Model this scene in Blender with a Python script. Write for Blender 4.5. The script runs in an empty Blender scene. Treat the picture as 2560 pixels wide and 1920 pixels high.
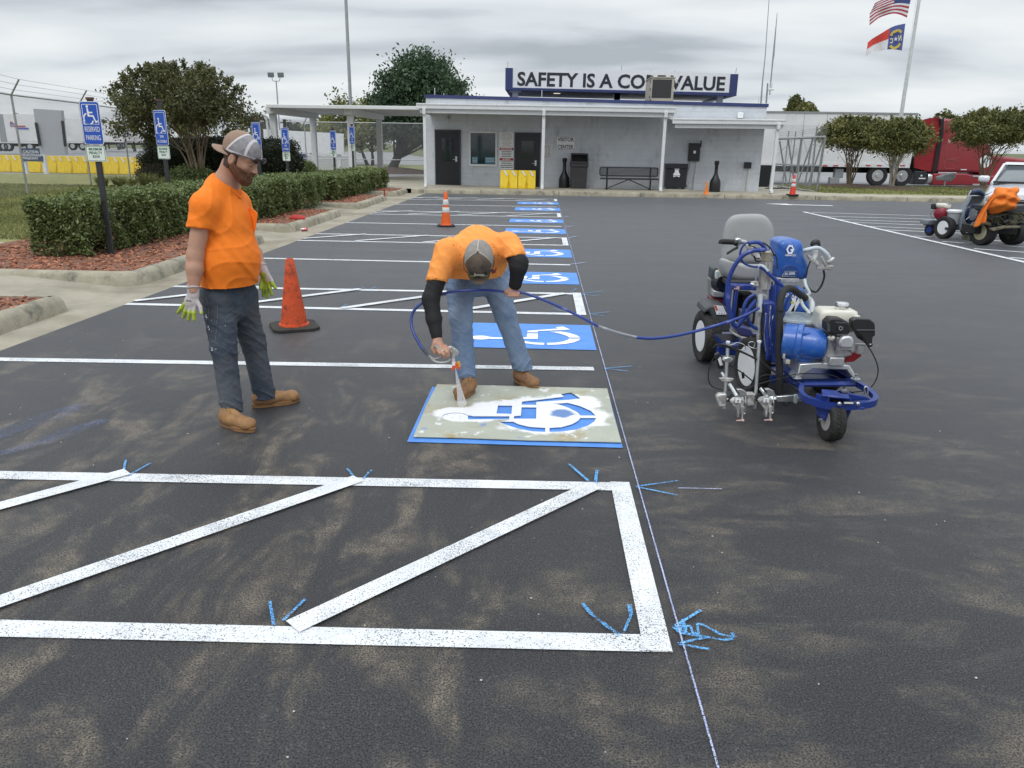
import bpy, bmesh, math, random
import numpy as np
from mathutils import Vector, Matrix
from math import sin, cos, pi, radians
random.seed(7); RNG = np.random.default_rng(11)
SC = bpy.context.scene
COL = SC.collection

# ---------------------------------------------------------------- camera
CH = 1.7
_f, _p, _r, _y = 1922.0, 0.301, 0.0151, -0.0342
_fw = Vector((sin(_y)*cos(_p), cos(_y)*cos(_p), -sin(_p)))
_rt0 = Vector((cos(_y), -sin(_y), 0)); _up0 = _rt0.cross(_fw)
_rt = cos(_r)*_rt0 + sin(_r)*_up0; _up = -sin(_r)*_rt0 + cos(_r)*_up0
cd = bpy.data.cameras.new('camera'); cam = bpy.data.objects.new('camera', cd); COL.objects.link(cam)
cam.matrix_world = Matrix(((_rt.x, _up.x, -_fw.x, 0), (_rt.y, _up.y, -_fw.y, 0), (_rt.z, _up.z, -_fw.z, CH), (0, 0, 0, 1)))
cd.sensor_width = 36; cd.lens = 36*_f/2560; cd.clip_end = 3000; cd.clip_start = 0.05
SC.camera = cam
SC.view_settings.view_transform = 'Standard'; SC.view_settings.look = 'None'
SC.view_settings.gamma = 1; SC.view_settings.use_curve_mapping = False
SC.view_settings.exposure = 0.0

# ---------------------------------------------------------------- sky and sun
SUN_EL, SUN_ROT = radians(52), radians(200)
W = bpy.data.worlds.new('World'); SC.world = W; W.use_nodes = True
nt = W.node_tree; N = nt.nodes; L = nt.links; N.clear()
out = N.new('ShaderNodeOutputWorld')
sky = N.new('ShaderNodeTexSky'); sky.sky_type = 'NISHITA'; sky.sun_disc = False
sky.sun_elevation = SUN_EL; sky.sun_rotation = SUN_ROT
bgs = N.new('ShaderNodeBackground'); bgs.inputs[1].default_value = 0.1; L.new(sky.outputs[0], bgs.inputs[0])
tc = N.new('ShaderNodeTexCoord'); sp = N.new('ShaderNodeSeparateXYZ'); L.new(tc.outputs['Generated'], sp.inputs[0])
def wm(op, a, b=None, c=None):
    n = N.new('ShaderNodeMath'); n.operation = op
    for i, v in enumerate((a, b, c)):
        if v is None: continue
        if isinstance(v, (int, float)): n.inputs[i].default_value = v
        else: L.new(v, n.inputs[i])
    return n.outputs[0]
zz = wm('MAXIMUM', sp.outputs[2], 0.0)
den = wm('ADD', zz, 0.15)
cx = N.new('ShaderNodeCombineXYZ'); L.new(wm('DIVIDE', sp.outputs[0], den), cx.inputs[0]); L.new(wm('DIVIDE', sp.outputs[1], den), cx.inputs[1])
mp = N.new('ShaderNodeMapping'); L.new(cx.outputs[0], mp.inputs[0]); mp.inputs['Scale'].default_value = (0.62, 1.1, 1); mp.inputs['Rotation'].default_value = (0, 0, radians(-9)); mp.inputs['Location'].default_value = (3.1, 1.7, 0)
n1 = N.new('ShaderNodeTexNoise'); L.new(mp.outputs[0], n1.inputs['Vector']); n1.inputs['Scale'].default_value = 1.1; n1.inputs['Detail'].default_value = 5.5; n1.inputs['Roughness'].default_value = 0.45; n1.inputs['Distortion'].default_value = 0.2
cr = N.new('ShaderNodeValToRGB'); L.new(n1.outputs[0], cr.inputs[0])
e = cr.color_ramp.elements; e[0].position = .36; e[0].color = (.44, .48, .53, 1); e[1].position = .66; e[1].color = (.88, .91, .93, 1)
m_ = e.new(.49); m_.color = (.71, .76, .80, 1)
ss = N.new('ShaderNodeMapRange'); L.new(zz, ss.inputs[0]); ss.interpolation_type = 'SMOOTHSTEP'
ss.inputs[1].default_value = .24; ss.inputs[2].default_value = 1; ss.inputs[3].default_value = 1.0; ss.inputs[4].default_value = 2.3
bgc = N.new('ShaderNodeBackground'); L.new(cr.outputs[0], bgc.inputs[0]); L.new(ss.outputs[0], bgc.inputs[1])
mx = N.new('ShaderNodeMixShader'); mx.inputs[0].default_value = .95
L.new(bgs.outputs[0], mx.inputs[1]); L.new(bgc.outputs[0], mx.inputs[2]); L.new(mx.outputs[0], out.inputs[0])
sl = bpy.data.lights.new('sun', 'SUN'); sl.energy = 0.9; sl.angle = radians(20); sl.color = (1, .97, .92)
so = bpy.data.objects.new('sun', sl); COL.objects.link(so)
_sd = Vector((sin(SUN_ROT)*cos(SUN_EL), cos(SUN_ROT)*cos(SUN_EL), sin(SUN_EL)))
so.rotation_euler = _sd.to_track_quat('Z', 'Y').to_euler()

# ---------------------------------------------------------------- photo pixel -> point in the world (surveying helpers)
def ray(u, v): return (u-1280)*_rt + (960-v)*_up + _f*_fw
def G(u, v, z=0.0):
    d = ray(u, v); return Vector((0, 0, CH)) + d*((z-CH)/d.z)
def A(u, v, Y):
    d = ray(u, v); return Vector((0, 0, CH)) + d*(Y/d.y)
def AP(u, v, Y0, k, X0=0):           # vertical plane  Y = Y0 + k*(X-X0)
    d = ray(u, v); t = (Y0-k*X0)/(d.y-k*d.x); return Vector((0, 0, CH)) + d*t
def crop(x0, y0, s): return lambda X, Y: (x0+X/s, y0+Y/s)

# ---------------------------------------------------------------- materials
MATS = {}
def mat(name, col, rough=.55, metal=0, var=.12, vs=6, bump=0, bs=40, spec=.5, dirt=None, ds=3, dlo=.5, dhi=.7, coat=0, col2=None, em=None, sub=0, stretch=None, bd=.01):
    if name in MATS: return MATS[name]
    m = bpy.data.materials.new(name); m.use_nodes = True; n = m.node_tree.nodes; l = m.node_tree.links
    b = n['Principled BSDF']; b.inputs['Roughness'].default_value = rough; b.inputs['Metallic'].default_value = metal
    b.inputs['Specular IOR Level'].default_value = spec
    if coat: b.inputs['Coat Weight'].default_value = coat; b.inputs['Coat Roughness'].default_value = .08
    if sub: b.inputs['Subsurface Weight'].default_value = sub; b.inputs['Subsurface Radius'].default_value = (.012, .005, .003)
    t = n.new('ShaderNodeTexCoord'); vec = t.outputs['Object']
    if stretch:
        mpp = n.new('ShaderNodeMapping'); l.new(vec, mpp.inputs[0]); mpp.inputs['Scale'].default_value = stretch; vec = mpp.outputs[0]
    z = n.new('ShaderNodeTexNoise'); z.inputs['Scale'].default_value = vs; z.inputs['Detail'].default_value = 5; z.inputs['Roughness'].default_value = .6; l.new(vec, z.inputs['Vector'])
    r = n.new('ShaderNodeMix'); r.data_type = 'RGBA'
    c = Vector(col); c2 = Vector(col2) if col2 else c*(1+var)
    c1 = c if col2 else c*(1-var)
    r.inputs[6].default_value = (*c1, 1); r.inputs[7].default_value = (*[min(1, q) for q in c2], 1)
    mr = n.new('ShaderNodeMapRange'); mr.inputs[1].default_value = .3; mr.inputs[2].default_value = .7; l.new(z.outputs[0], mr.inputs[0]); l.new(mr.outputs[0], r.inputs[0])
    o = r.outputs[2]
    if dirt:
        z2 = n.new('ShaderNodeTexNoise'); z2.inputs['Scale'].default_value = ds; z2.inputs['Detail'].default_value = 8; z2.inputs['Roughness'].default_value = .7; l.new(vec, z2.inputs['Vector'])
        m2 = n.new('ShaderNodeMapRange'); m2.inputs[1].default_value = dlo; m2.inputs[2].default_value = dhi; l.new(z2.outputs[0], m2.inputs[0])
        x = n.new('ShaderNodeMix'); x.data_type = 'RGBA'; l.new(m2.outputs[0], x.inputs[0]); l.new(o, x.inputs[6]); x.inputs[7].default_value = (*dirt, 1); o = x.outputs[2]
    l.new(o, b.inputs['Base Color'])
    if bump:
        z3 = n.new('ShaderNodeTexNoise'); z3.inputs['Scale'].default_value = bs; z3.inputs['Detail'].default_value = 4; l.new(vec, z3.inputs['Vector'])
        bp = n.new('ShaderNodeBump'); bp.inputs['Strength'].default_value = bump; bp.inputs['Distance'].default_value = bd; l.new(z3.outputs[0], bp.inputs['Height']); l.new(bp.outputs[0], b.inputs['Normal'])
    if em: b.inputs['Emission Color'].default_value = (*em[0], 1); b.inputs['Emission Strength'].default_value = em[1]
    MATS[name] = m; return m
def NT(m): return m.node_tree.nodes, m.node_tree.links
def nmath(n, l, op, *a, clamp=False):
    q = n.new('ShaderNodeMath'); q.operation = op; q.use_clamp = clamp
    for i, v in enumerate(a):
        if isinstance(v, (int, float)): q.inputs[i].default_value = v
        else: l.new(v, q.inputs[i])
    return q.outputs[0]
def nnoise(n, l, vec, s, d=4, r=.6, dist=0):
    z = n.new('ShaderNodeTexNoise'); z.inputs['Scale'].default_value = s; z.inputs['Detail'].default_value = d; z.inputs['Roughness'].default_value = r; z.inputs['Distortion'].default_value = dist; l.new(vec, z.inputs['Vector']); return z.outputs[0]
def nmap(n, l, vec, sc=(1, 1, 1), rot=(0, 0, 0), loc=(0, 0, 0)):
    z = n.new('ShaderNodeMapping'); z.inputs['Scale'].default_value = sc; z.inputs['Rotation'].default_value = rot; z.inputs['Location'].default_value = loc; l.new(vec, z.inputs[0]); return z.outputs[0]
def nrange(n, l, v, a, b, c=0, d=1, smooth=False):
    z = n.new('ShaderNodeMapRange'); l.new(v, z.inputs[0])
    if smooth: z.interpolation_type = 'SMOOTHSTEP'
    for i, k in enumerate((a, b, c, d)): z.inputs[i+1].default_value = k
    return z.outputs[0]
def nmix(n, l, f, a, b):
    z = n.new('ShaderNodeMix'); z.data_type = 'RGBA'
    if isinstance(f, (int, float)): z.inputs[0].default_value = f
    else: l.new(f, z.inputs[0])
    for i, v in ((6, a), (7, b)):
        if isinstance(v, tuple): z.inputs[i].default_value = (*v, 1)
        else: l.new(v, z.inputs[i])
    return z.outputs[2]

# ---------------------------------------------------------------- mesh helpers
class MB:
    def __init__(s): s.v = []; s.f = []; s.m = []; s.cur = 0
    def add(s, vs, fs, m=None):
        o = len(s.v); s.v += [tuple(p) for p in vs]; s.f += [tuple(i+o for i in f) for f in fs]; s.m += [s.cur if m is None else m]*len(fs); return s
    def box(s, c, size, rot=None, m=None, taper=1):
        c = Vector(c); x, y, z = [q/2 for q in size]; R = rot if rot else Matrix.Identity(3)
        ps = [(-x, -y, -z), (x, -y, -z), (x, y, -z), (-x, y, -z), (-x*taper, -y*taper, z), (x*taper, -y*taper, z), (x*taper, y*taper, z), (-x*taper, y*taper, z)]
        return s.add([c + R @ Vector(p) for p in ps], [(3, 2, 1, 0), (4, 5, 6, 7), (0, 1, 5, 4), (1, 2, 6, 5), (2, 3, 7, 6), (3, 0, 4, 7)], m)
    def b2(s, a, b, m=None):            # box from two corners
        a = Vector(a); b = Vector(b); return s.box((a+b)/2, [abs(q) for q in (b-a)], None, m)
    def slab(s, pts, ext, m=None):      # polygon extruded along ext
        n = len(pts); P = [Vector(p) for p in pts]; e = Vector(ext)
        nn = Vector((0, 0, 0))
        for i in range(n): nn += (P[i]).cross(P[(i+1) % n])
        if nn.dot(e) < 0: P = P[::-1]
        return s.add(P + [p+e for p in P], [tuple(range(n))[::-1], tuple(range(n, 2*n))] + [(i, (i+1) % n, (i+1) % n+n, i+n) for i in range(n)], m)
    def face(s, pts, m=None): return s.add(pts, [tuple(range(len(pts)))], m)
    def tube(s, pts, r, n=10, m=None, cap=True, sy=1.0, up=None):
        P = [Vector(p) for p in pts]; k = len(P); R = r if isinstance(r, (list, tuple)) else [r]*k
        T = []
        for i in range(k):
            t = (P[min(i+1, k-1)] - P[max(i-1, 0)]); T.append(t.normalized() if t.length > 1e-9 else Vector((0, 0, 1)))
        u = Vector(up) if up else (Vector((0, 0, 1)) if abs(T[0].z) < .9 else Vector((1, 0, 0)))
        vs = []
        x = (u - T[0]*u.dot(T[0])).normalized()
        for i in range(k):
            x = (x - T[i]*x.dot(T[i])).normalized(); y = T[i].cross(x)
            for j in range(n):
                a = 2*pi*j/n; vs.append(P[i] + (x*cos(a)*R[i] + y*sin(a)*R[i]*sy))
        fs = [(i*n+j, i*n+(j+1) % n, (i+1)*n+(j+1) % n, (i+1)*n+j) for i in range(k-1) for j in range(n)]
        if cap: fs += [tuple(range(n))[::-1], tuple(range((k-1)*n, k*n))]
        return s.add(vs, fs, m)
    def cyl(s, a, b, r, r2=None, n=20, m=None): return s.tube([a, b], [r, r if r2 is None else r2], n, m)
    def lathe(s, prof, c=(0, 0, 0), axis=(0, 0, 1), n=32, m=None, close=False):
        ax = Vector(axis).normalized(); u = Vector((1, 0, 0)) if abs(ax.x) < .9 else Vector((0, 1, 0)); x = (u-ax*u.dot(ax)).normalized(); y = ax.cross(x); c = Vector(c)
        vs = [c + ax*h + (x*cos(2*pi*j/n)+y*sin(2*pi*j/n))*r for r, h in prof for j in range(n)]
        k = len(prof); fs = [(i*n+j, i*n+(j+1) % n, (i+1)*n+(j+1) % n, (i+1)*n+j) for i in range(k-1) for j in range(n)]
        if close: fs += [((k-1)*n+j, (k-1)*n+(j+1) % n, (j+1) % n, j) for j in range(n)]
        elif True: fs += [tuple(range(n))[::-1], tuple(range((k-1)*n, k*n))]
        return s.add(vs, fs, m)
    def ball(s, c, r, n=12, m=None, rot=None):
        c = Vector(c); r = Vector(r) if not isinstance(r, (int, float)) else Vector((r, r, r)); R = rot or Matrix.Identity(3)
        vs = []; k = max(6, n//2+2)
        for i in range(k+1):
            t = pi*i/k
            for j in range(n): a = 2*pi*j/n; vs.append(c + R @ Vector((r.x*sin(t)*cos(a), r.y*sin(t)*sin(a), r.z*cos(t))))
        return s.add(vs, [(i*n+j, (i+1)*n+j, (i+1)*n+(j+1) % n, i*n+(j+1) % n) for i in range(k) for j in range(n)], m)
    def build(s, name, mats, parent=None, bevel=0, smooth=35, sub=0, origin=None):
        me = bpy.data.meshes.new(name); vs = s.v
        o = bpy.data.objects.new(name, me)
        if origin is not None:
            og = Vector(origin); vs = [tuple(Vector(v)-og) for v in vs]; o.location = og
        me.from_pydata(vs, [], s.f); fin(me, mats if isinstance(mats, (list, tuple)) else [mats], s.m, smooth)
        COL.objects.link(o)
        if parent is not None: setpar(o, parent)
        if bevel:
            b = o.modifiers.new('bevel', 'BEVEL'); b.width = bevel; b.segments = 2; b.limit_method = 'ANGLE'; b.angle_limit = radians(40)
        if sub:
            b = o.modifiers.new('sub', 'SUBSURF'); b.levels = sub; b.render_levels = sub
        return o
def wmat(q):
    m = Matrix.Translation(q.location) @ q.rotation_euler.to_matrix().to_4x4() @ Matrix.Diagonal((*q.scale, 1))
    return wmat(q.parent) @ q.matrix_parent_inverse @ m if q.parent else m
def setpar(o, p):
    o.parent = p; o.matrix_parent_inverse = wmat(p).inverted()
def fin(me, mats, mi, smooth):
    for m in mats: me.materials.append(m)
    if len(mats) > 1: me.polygons.foreach_set('material_index', mi)
    bm = bmesh.new(); bm.from_mesh(me); bmesh.ops.remove_doubles(bm, verts=bm.verts, dist=1e-6); bmesh.ops.recalc_face_normals(bm, faces=bm.faces); bm.to_mesh(me); bm.free()
    if smooth:
        me.polygons.foreach_set('use_smooth', [True]*len(me.polygons)); me.set_sharp_from_angle(angle=radians(smooth))
def tag(o, label=None, cat=None, group=None, kind=None):
    if label: o['label'] = label
    if cat: o['category'] = cat
    if group: o['group'] = group
    if kind: o['kind'] = kind
    return o
def empty(name, loc=(0, 0, 0), rz=0, label=None, cat=None, group=None):
    o = bpy.data.objects.new(name, None); o.location = loc; o.rotation_euler = (0, 0, rz); o.empty_display_size = .1; COL.objects.link(o)
    return tag(o, label, cat, group)
def copy_tree(o, parent=None):
    c = o.copy(); COL.objects.link(c)
    if parent is not None: c.parent = parent
    for ch in [k for k in bpy.data.objects if k.parent == o]: copy_tree(ch, c)
    return c
def smooth_path(pts, n=8):
    P = [Vector(p) for p in pts]; o = []
    Q = [P[0]*2-P[1]] + P + [P[-1]*2-P[-2]]
    for i in range(1, len(Q)-2):
        for k in range(n):
            t = k/n; a, b, c, d = Q[i-1:i+3]
            o.append(.5*((2*b)+(c-a)*t+(2*a-5*b+4*c-d)*t*t+(3*b-a-3*c+d)*t**3))
    o.append(P[-1]); return o
_DG = None
def curve_mesh(splines, ext=.001, kind='2D'):
    cu = bpy.data.curves.new('tmp', 'CURVE'); cu.dimensions = '2D'; cu.fill_mode = 'BOTH'; cu.extrude = ext
    for s in splines:
        p = cu.splines.new('POLY'); p.points.add(len(s)-1); p.use_cyclic_u = True
        for i, q in enumerate(s): p.points[i].co = (q[0], q[1], 0, 1)
    o = bpy.data.objects.new('tmp', cu); COL.objects.link(o)
    dg = bpy.context.evaluated_depsgraph_get(); me = bpy.data.meshes.new_from_object(o.evaluated_get(dg)); bpy.data.objects.remove(o); bpy.data.curves.remove(cu)
    return me
def text_mesh(s, size=1, ext=.002, off=0, sp=1.0, align='CENTER', line=1.0):
    cu = bpy.data.curves.new('tmp', 'FONT'); cu.body = s; cu.size = size; cu.extrude = ext; cu.offset = off; cu.space_character = sp; cu.align_x = align; cu.align_y = 'CENTER'; cu.space_line = line; cu.resolution_u = 3
    o = bpy.data.objects.new('tmp', cu); COL.objects.link(o)
    dg = bpy.context.evaluated_depsgraph_get(); me = bpy.data.meshes.new_from_object(o.evaluated_get(dg)); bpy.data.objects.remove(o); bpy.data.curves.remove(cu)
    return me
def mesh_tris(me): return [tuple(v.co) for v in me.vertices], [tuple(p.vertices) for p in me.polygons]
def put_mesh(mb, me, M, m=None):
    mb.add([M @ v.co for v in me.vertices], [tuple(p.vertices) for p in me.polygons], m); bpy.data.meshes.remove(me)
def frame(o, x, y):     # 4x4 with origin o, x axis, y axis (approx)
    x = Vector(x).normalized(); z = x.cross(Vector(y)).normalized(); y = z.cross(x)
    return Matrix(((x.x, y.x, z.x, o[0]), (x.y, y.y, z.y, o[1]), (x.z, y.z, z.z, o[2]), (0, 0, 0, 1)))
def put_text(mb, s, o, x, y, width, height=None, ext=.002, off=0, m=None, line=1.0, sp=1.0):
    me = text_mesh(s, 1, 0.5, off, sp, line=line)
    co = np.empty(len(me.vertices)*3); me.vertices.foreach_get('co', co); co = co.reshape(-1, 3)
    lo = co.min(0); hi = co.max(0); c = (lo+hi)/2; w, h = hi[0]-lo[0], hi[1]-lo[1]
    sx = width/w; sy = (height/h) if height else sx
    S = Matrix.Diagonal((sx, sy, ext, 1)) @ Matrix.Translation((-c[0], -c[1], 0))
    put_mesh(mb, me, frame(o, x, y) @ S, m)
print('lib ok')
# ================================================================ GROUND
def ground_mat_asphalt():
    m = mat('asphalt', (.04, .041, .045), rough=.62, spec=.5); n, l = NT(m); b = n['Principled BSDF']
    t = n.new('ShaderNodeTexCoord').outputs['Object']
    sx = n.new('ShaderNodeSeparateXYZ'); l.new(t, sx.inputs[0])
    # aggregate
    vo = n.new('ShaderNodeTexVoronoi'); vo.inputs['Scale'].default_value = 135; l.new(t, vo.inputs['Vector'])
    ag = nnoise(n, l, t, 150, 4, .75)
    base = nmix(n, l, nrange(n, l, ag, .40, .66), (.005, .0052, .006), (.078, .078, .083))
    sv = n.new('ShaderNodeSeparateColor'); l.new(vo.outputs['Color'], sv.inputs[0])
    base = nmix(n, l, nrange(n, l, sv.outputs[0], .93, .99, 0, .35), base, (.12, .12, .12))
    # mottling and lane-like variation
    w1 = nrange(n, l, nnoise(n, l, nmap(n, l, t, (.35, .9, 1)), 1.1, 5, .6, .4), .35, .65)
    mt = n.new('ShaderNodeMix'); mt.data_type = 'RGBA'; mt.blend_type = 'MULTIPLY'; mt.inputs[0].default_value = 1
    l.new(base, mt.inputs[6]); l.new(nmix(n, l, w1, (.78, .78, .80), (1.18, 1.17, 1.16)), mt.inputs[7]); base = mt.outputs[2]
    # pale dust tracked over the near part of the lot
    d1 = nnoise(n, l, nmap(n, l, t, (1.25, .55, 1), (0, 0, radians(38))), 2.4, 6, .62, .7)
    d2 = nnoise(n, l, nmap(n, l, t, (.55, 1.35, 1), (0, 0, radians(6)), (4, 2, 0)), 2.4, 6, .62, .7)
    side = nrange(n, l, sx.outputs[0], -.6, .9)
    dd = n.new('ShaderNodeMix'); l.new(side, dd.inputs[0]); l.new(d1, dd.inputs[2]); l.new(d2, dd.inputs[3])
    near = nrange(n, l, sx.outputs[1], 4.2, 7.5, 1, .14, True)
    gr = nrange(n, l, nnoise(n, l, t, 140, 3, .75), .45, .55)
    f = nmath(n, l, 'MULTIPLY', nrange(n, l, dd.outputs[0], .46, .64, 0, 1.0, True), near)
    fine = nrange(n, l, nnoise(n, l, t, 5, 7, .75), .40, .60, .12, 1)
    f = nmath(n, l, 'MULTIPLY', nmath(n, l, 'MULTIPLY', f, gr), fine)
    f = nmath(n, l, 'MULTIPLY', f, nrange(n, l, side, 0, 1, 1.0, .6))
    base = nmix(n, l, nmath(n, l, 'MULTIPLY', f, .95, clamp=True), base, (.26, .215, .155))
    l.new(base, b.inputs['Base Color'])
    l.new(nrange(n, l, w1, 0, 1, .42, .56), b.inputs['Roughness'])
    b.inputs['Sheen Weight'].default_value = .6; b.inputs['Sheen Roughness'].default_value = .22; b.inputs['Sheen Tint'].default_value = (.8, .82, .88, 1); b.inputs['Specular IOR Level'].default_value = .3
    bp = n.new('ShaderNodeBump'); bp.inputs['Strength'].default_value = .55; bp.inputs['Distance'].default_value = .004
    l.new(ag, bp.inputs['Height']); l.new(bp.outputs[0], b.inputs['Normal'])
    return m
def paint_mat(name, c1, c2, hole=.0, ns=150, edge=None, rough=.6):
    """paint that lets the aggregate show through; hole 0..1"""
    m = bpy.data.materials.new(name); m.use_nodes = True; n, l = NT(m); b = n['Principled BSDF']; b.inputs['Roughness'].default_value = rough
    t = n.new('ShaderNodeTexCoord').outputs['Object']
    l.new(nmix(n, l, nrange(n, l, nnoise(n, l, t, 5, 6, .7), .35, .65), c1, c2), b.inputs['Base Color'])
    bp = n.new('ShaderNodeBump'); bp.inputs['Strength'].default_value = .5; bp.inputs['Distance'].default_value = .003
    l.new(nnoise(n, l, t, 180, 3, .6), bp.inputs['Height']); l.new(bp.outputs[0], b.inputs['Normal'])
    if hole:
        a = nnoise(n, l, t, ns, 3, .75); g = nnoise(n, l, t, 2.3, 4, .6)
        th = nrange(n, l, g, .3, .7, hole-.05, hole+.05)
        al = nrange(n, l, nmath(n, l, 'SUBTRACT', a, th), 0, .05)
        l.new(al, b.inputs['Alpha'])
    MATS[name] = m; return m
M_ASPH = ground_mat_asphalt()
M_WHITE = paint_mat('white_paint', (.60, .62, .65), (.80, .82, .84), .385, 150)
M_WHITE2 = paint_mat('fresh_white_paint', (.82, .84, .86), (.93, .94, .95), .26, 140)
M_BLUE = paint_mat('blue_paint', (.07, .235, .66), (.10, .29, .74), .27)
M_CHALK = paint_mat('blue_chalk', (.07, .33, .72), (.15, .45, .85), .45, 150)
M_CHALKL = paint_mat('chalk_line', (.34, .40, .66), (.52, .58, .82), .44, 160)
M_SMUDGE = paint_mat('blue_overspray', (.16, .22, .5), (.25, .32, .6), .575, 150)
M_CONC = mat('concrete', (.33, .30, .235), rough=.85, var=.22, vs=1.3, bump=.3, bs=60, dirt=(.17, .145, .10), ds=.9, dlo=.45, dhi=.75)
M_CURB = mat('curb_concrete', (.34, .31, .235), rough=.85, var=.25, vs=3, bump=.45, bs=45, dirt=(.10, .095, .075), ds=3.2, dlo=.50, dhi=.70)
M_SIDE = mat('sidewalk_concrete', (.40, .365, .29), rough=.85, var=.15, vs=1.2, bump=.25, bs=60, dirt=(.25, .23, .185), ds=.8, dlo=.5, dhi=.8)
M_YARD = mat('pale_asphalt', (.25, .255, .265), rough=.8, var=.12, vs=.5, bump=.2, bs=60)
M_ROAD = mat('old_asphalt', (.20, .20, .205), rough=.8, var=.15, vs=.6)
M_SOIL = mat('pine_straw', (.10, .065, .045), rough=.95, var=.3, vs=14, bump=.8, bs=40)
M_MULCH = mat('red_mulch_bed', (.21, .10, .065), rough=.9, var=.45, vs=30, bump=1.0, bs=35, bd=.03)
def sheet(name, pts, m, z, kind='structure', label=None, th=0):
    b = MB()
    if th: b.slab([(x, y, z-th) for x, y in pts], (0, 0, th))
    else: b.face([(x, y, z) for x, y in pts])
    return tag(b.build(name, m, smooth=0), label, kind=kind)
LOTX = lambda y: -4.5 + .013*(y-5)
sheet('terrain', [(-900, -200), (900, -200), (900, 1500), (-900, 1500)], mat('far_grass', (.11, .125, .05), rough=.95, var=.25, vs=.2), -.05)
sheet('truck_yard', [(-120, 28), (-8, 34), (-3.5, 44), (-3.5, 60), (-30, 160), (-200, 160), (-200, 28)], M_YARD, -.012)
sheet('back_road', [(-40, 46), (8, 42), (60, 36), (60, 44), (5, 66), (-60, 120), (-60, 70)], M_ROAD, -.02)
sheet('truck_lane', [(8.6, 36.5), (90, 34.5), (120, 90), (8, 90)], M_YARD, -.008)
sheet('parking_lot', [(LOTX(-4), -4), (70, -4), (70, 28.4), (LOTX(28.4), 28.4)], M_ASPH, 0, label='dark new asphalt of the parking lot')
# concrete apron with the gutter along the curb
b = MB()
for y0, y1 in [(-4, 7.7), (7.7, 9.05), (9.05, 13.6), (13.6, 15.1), (15.1, 19), (19, 20.9), (20.9, 24.8), (24.8, 26.5), (26.5, 28.4)]:
    for q0, q1 in [(y0, y1)]:
        b.face([(-5.05, q0, -.006), (LOTX(q0)+.06, q0, -.003), (LOTX(q1)+.06, q1, -.003), (-5.05, q1, -.006)])
        b.face([(-6.6, q0, .12), (-5.05, q0, -.006), (-5.05, q1, -.006), (-6.6, q1, .12)])
        b.face([(-8.1, q0, .146), (-6.6, q0, .12), (-6.6, q1, .12), (-8.1, q1, .146)])
tag(b.build('gutter', M_CONC, smooth=0), 'stained concrete gutter and pads between the planters', kind='structure')
sheet('side_path', [(-10.2, -4), (-8.1, -4), (-8.1, 11.7), (-10.2, 12.2)], M_SIDE, .146, label='pale concrete path by the near hedge')
# ---- grass (left lawn) and right island
M_GRASS = mat('lawn_grass', (.20, .20, .075), rough=.95, var=.3, vs=2.5, bump=.8, bs=90, col2=(.30, .28, .11), dirt=(.16, .18, .06), ds=.9, dlo=.45, dhi=.7)
def lawn(name, pts, z, cell=.6):
    b = MB(); b.face([(x, y, z) for x, y in pts]); return tag(b.build(name, M_GRASS, smooth=0), kind='structure')
lawn('lawn', [(-60, -4), (-10.2, -4), (-10.2, 12.2), (-8.1, 11.7), (-8.1, 33), (-12, 34.5), (-20, 36), (-60, 30)], .142)
sheet('far_lawn', [(-19, 50), (2, 46), (2, 62), (-5, 66), (-16, 64)], mat('far_lawn_grass', (.19, .20, .075), rough=.95, var=.2, vs=.6), .05, label='sloping lawn beyond the back road')
sheet('shrub_bed', [(-14, 26), (-8.4, 22), (-8.2, 33), (-14.5, 33.5)], M_SOIL, .15)
# ---- planters
def planter(y0, y1, xl=-8.1, xr=-4.86, near=True, far=True):
    e = MB(); w = .16; h = .15
    def rail(pts):
        prof = [(0, -.02), (.03, .10), (.06, .14), (.11, .158), (w, .158), (w, -.02)]
        vs = []; 
        for p, nrm in pts:
            for d, z in prof: vs.append((p[0]+nrm[0]*d, p[1]+nrm[1]*d, z))
        k = len(prof); fs = [(i*k+j, i*k+j+1, (i+1)*k+j+1, (i+1)*k+j) for i in range(len(pts)-1) for j in range(k-1)]
        fs += [tuple(range(k)), tuple(range((len(pts)-1)*k, len(pts)*k))]; e.add(vs, fs)
    R = .32
    pts = []
    if near:
        pts.append(((xl, y0), (0, 1))); pts.append(((xr-R, y0), (0, 1)))
        for i in range(1, 6):
            a = -pi/2+pi/2*i/6; pts.append(((xr-R+R*cos(a), y0+R+R*sin(a)), (-cos(a), -sin(a))))
        pts.append(((xr, y0+R), (-1, 0)))
    else: pts.append(((xr, y0), (-1, 0)))
    R2 = .12
    pts.append(((xr, y1-R2), (-1, 0)))
    for i in range(1, 5):
        a = pi/2*i/5; pts.append(((xr-R2+R2*cos(a), y1-R2+R2*sin(a)), (-cos(a), -sin(a))))
    pts.append(((xr-R2, y1), (0, -1))); pts.append(((xl, y1), (0, -1)))
    rail(pts)
    o = tag(e.build('curb', M_CURB, smooth=50), kind='structure')
    i = .15
    sheet('mulch_bed', [(xl-.2, y0+i), (xr-i-.12, y0+i), (xr-i, y0+i+.14), (xr-i, y1-i), (xl-.2, y1-i)], M_MULCH, .148)
PL = [(-3, 7.72), (9.05, 13.6), (15.1, 18.98), (20.9, 24.78), (26.5, 28.75)]
for i, (a_, b_) in enumerate(PL): planter(a_, b_, near=i > 0)
sheet('mulch_strip', [(-8.1, 9.2), (-6.5, 9.2), (-6.5, 31.5), (-8.1, 31.5)], M_MULCH, .1475)
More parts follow.
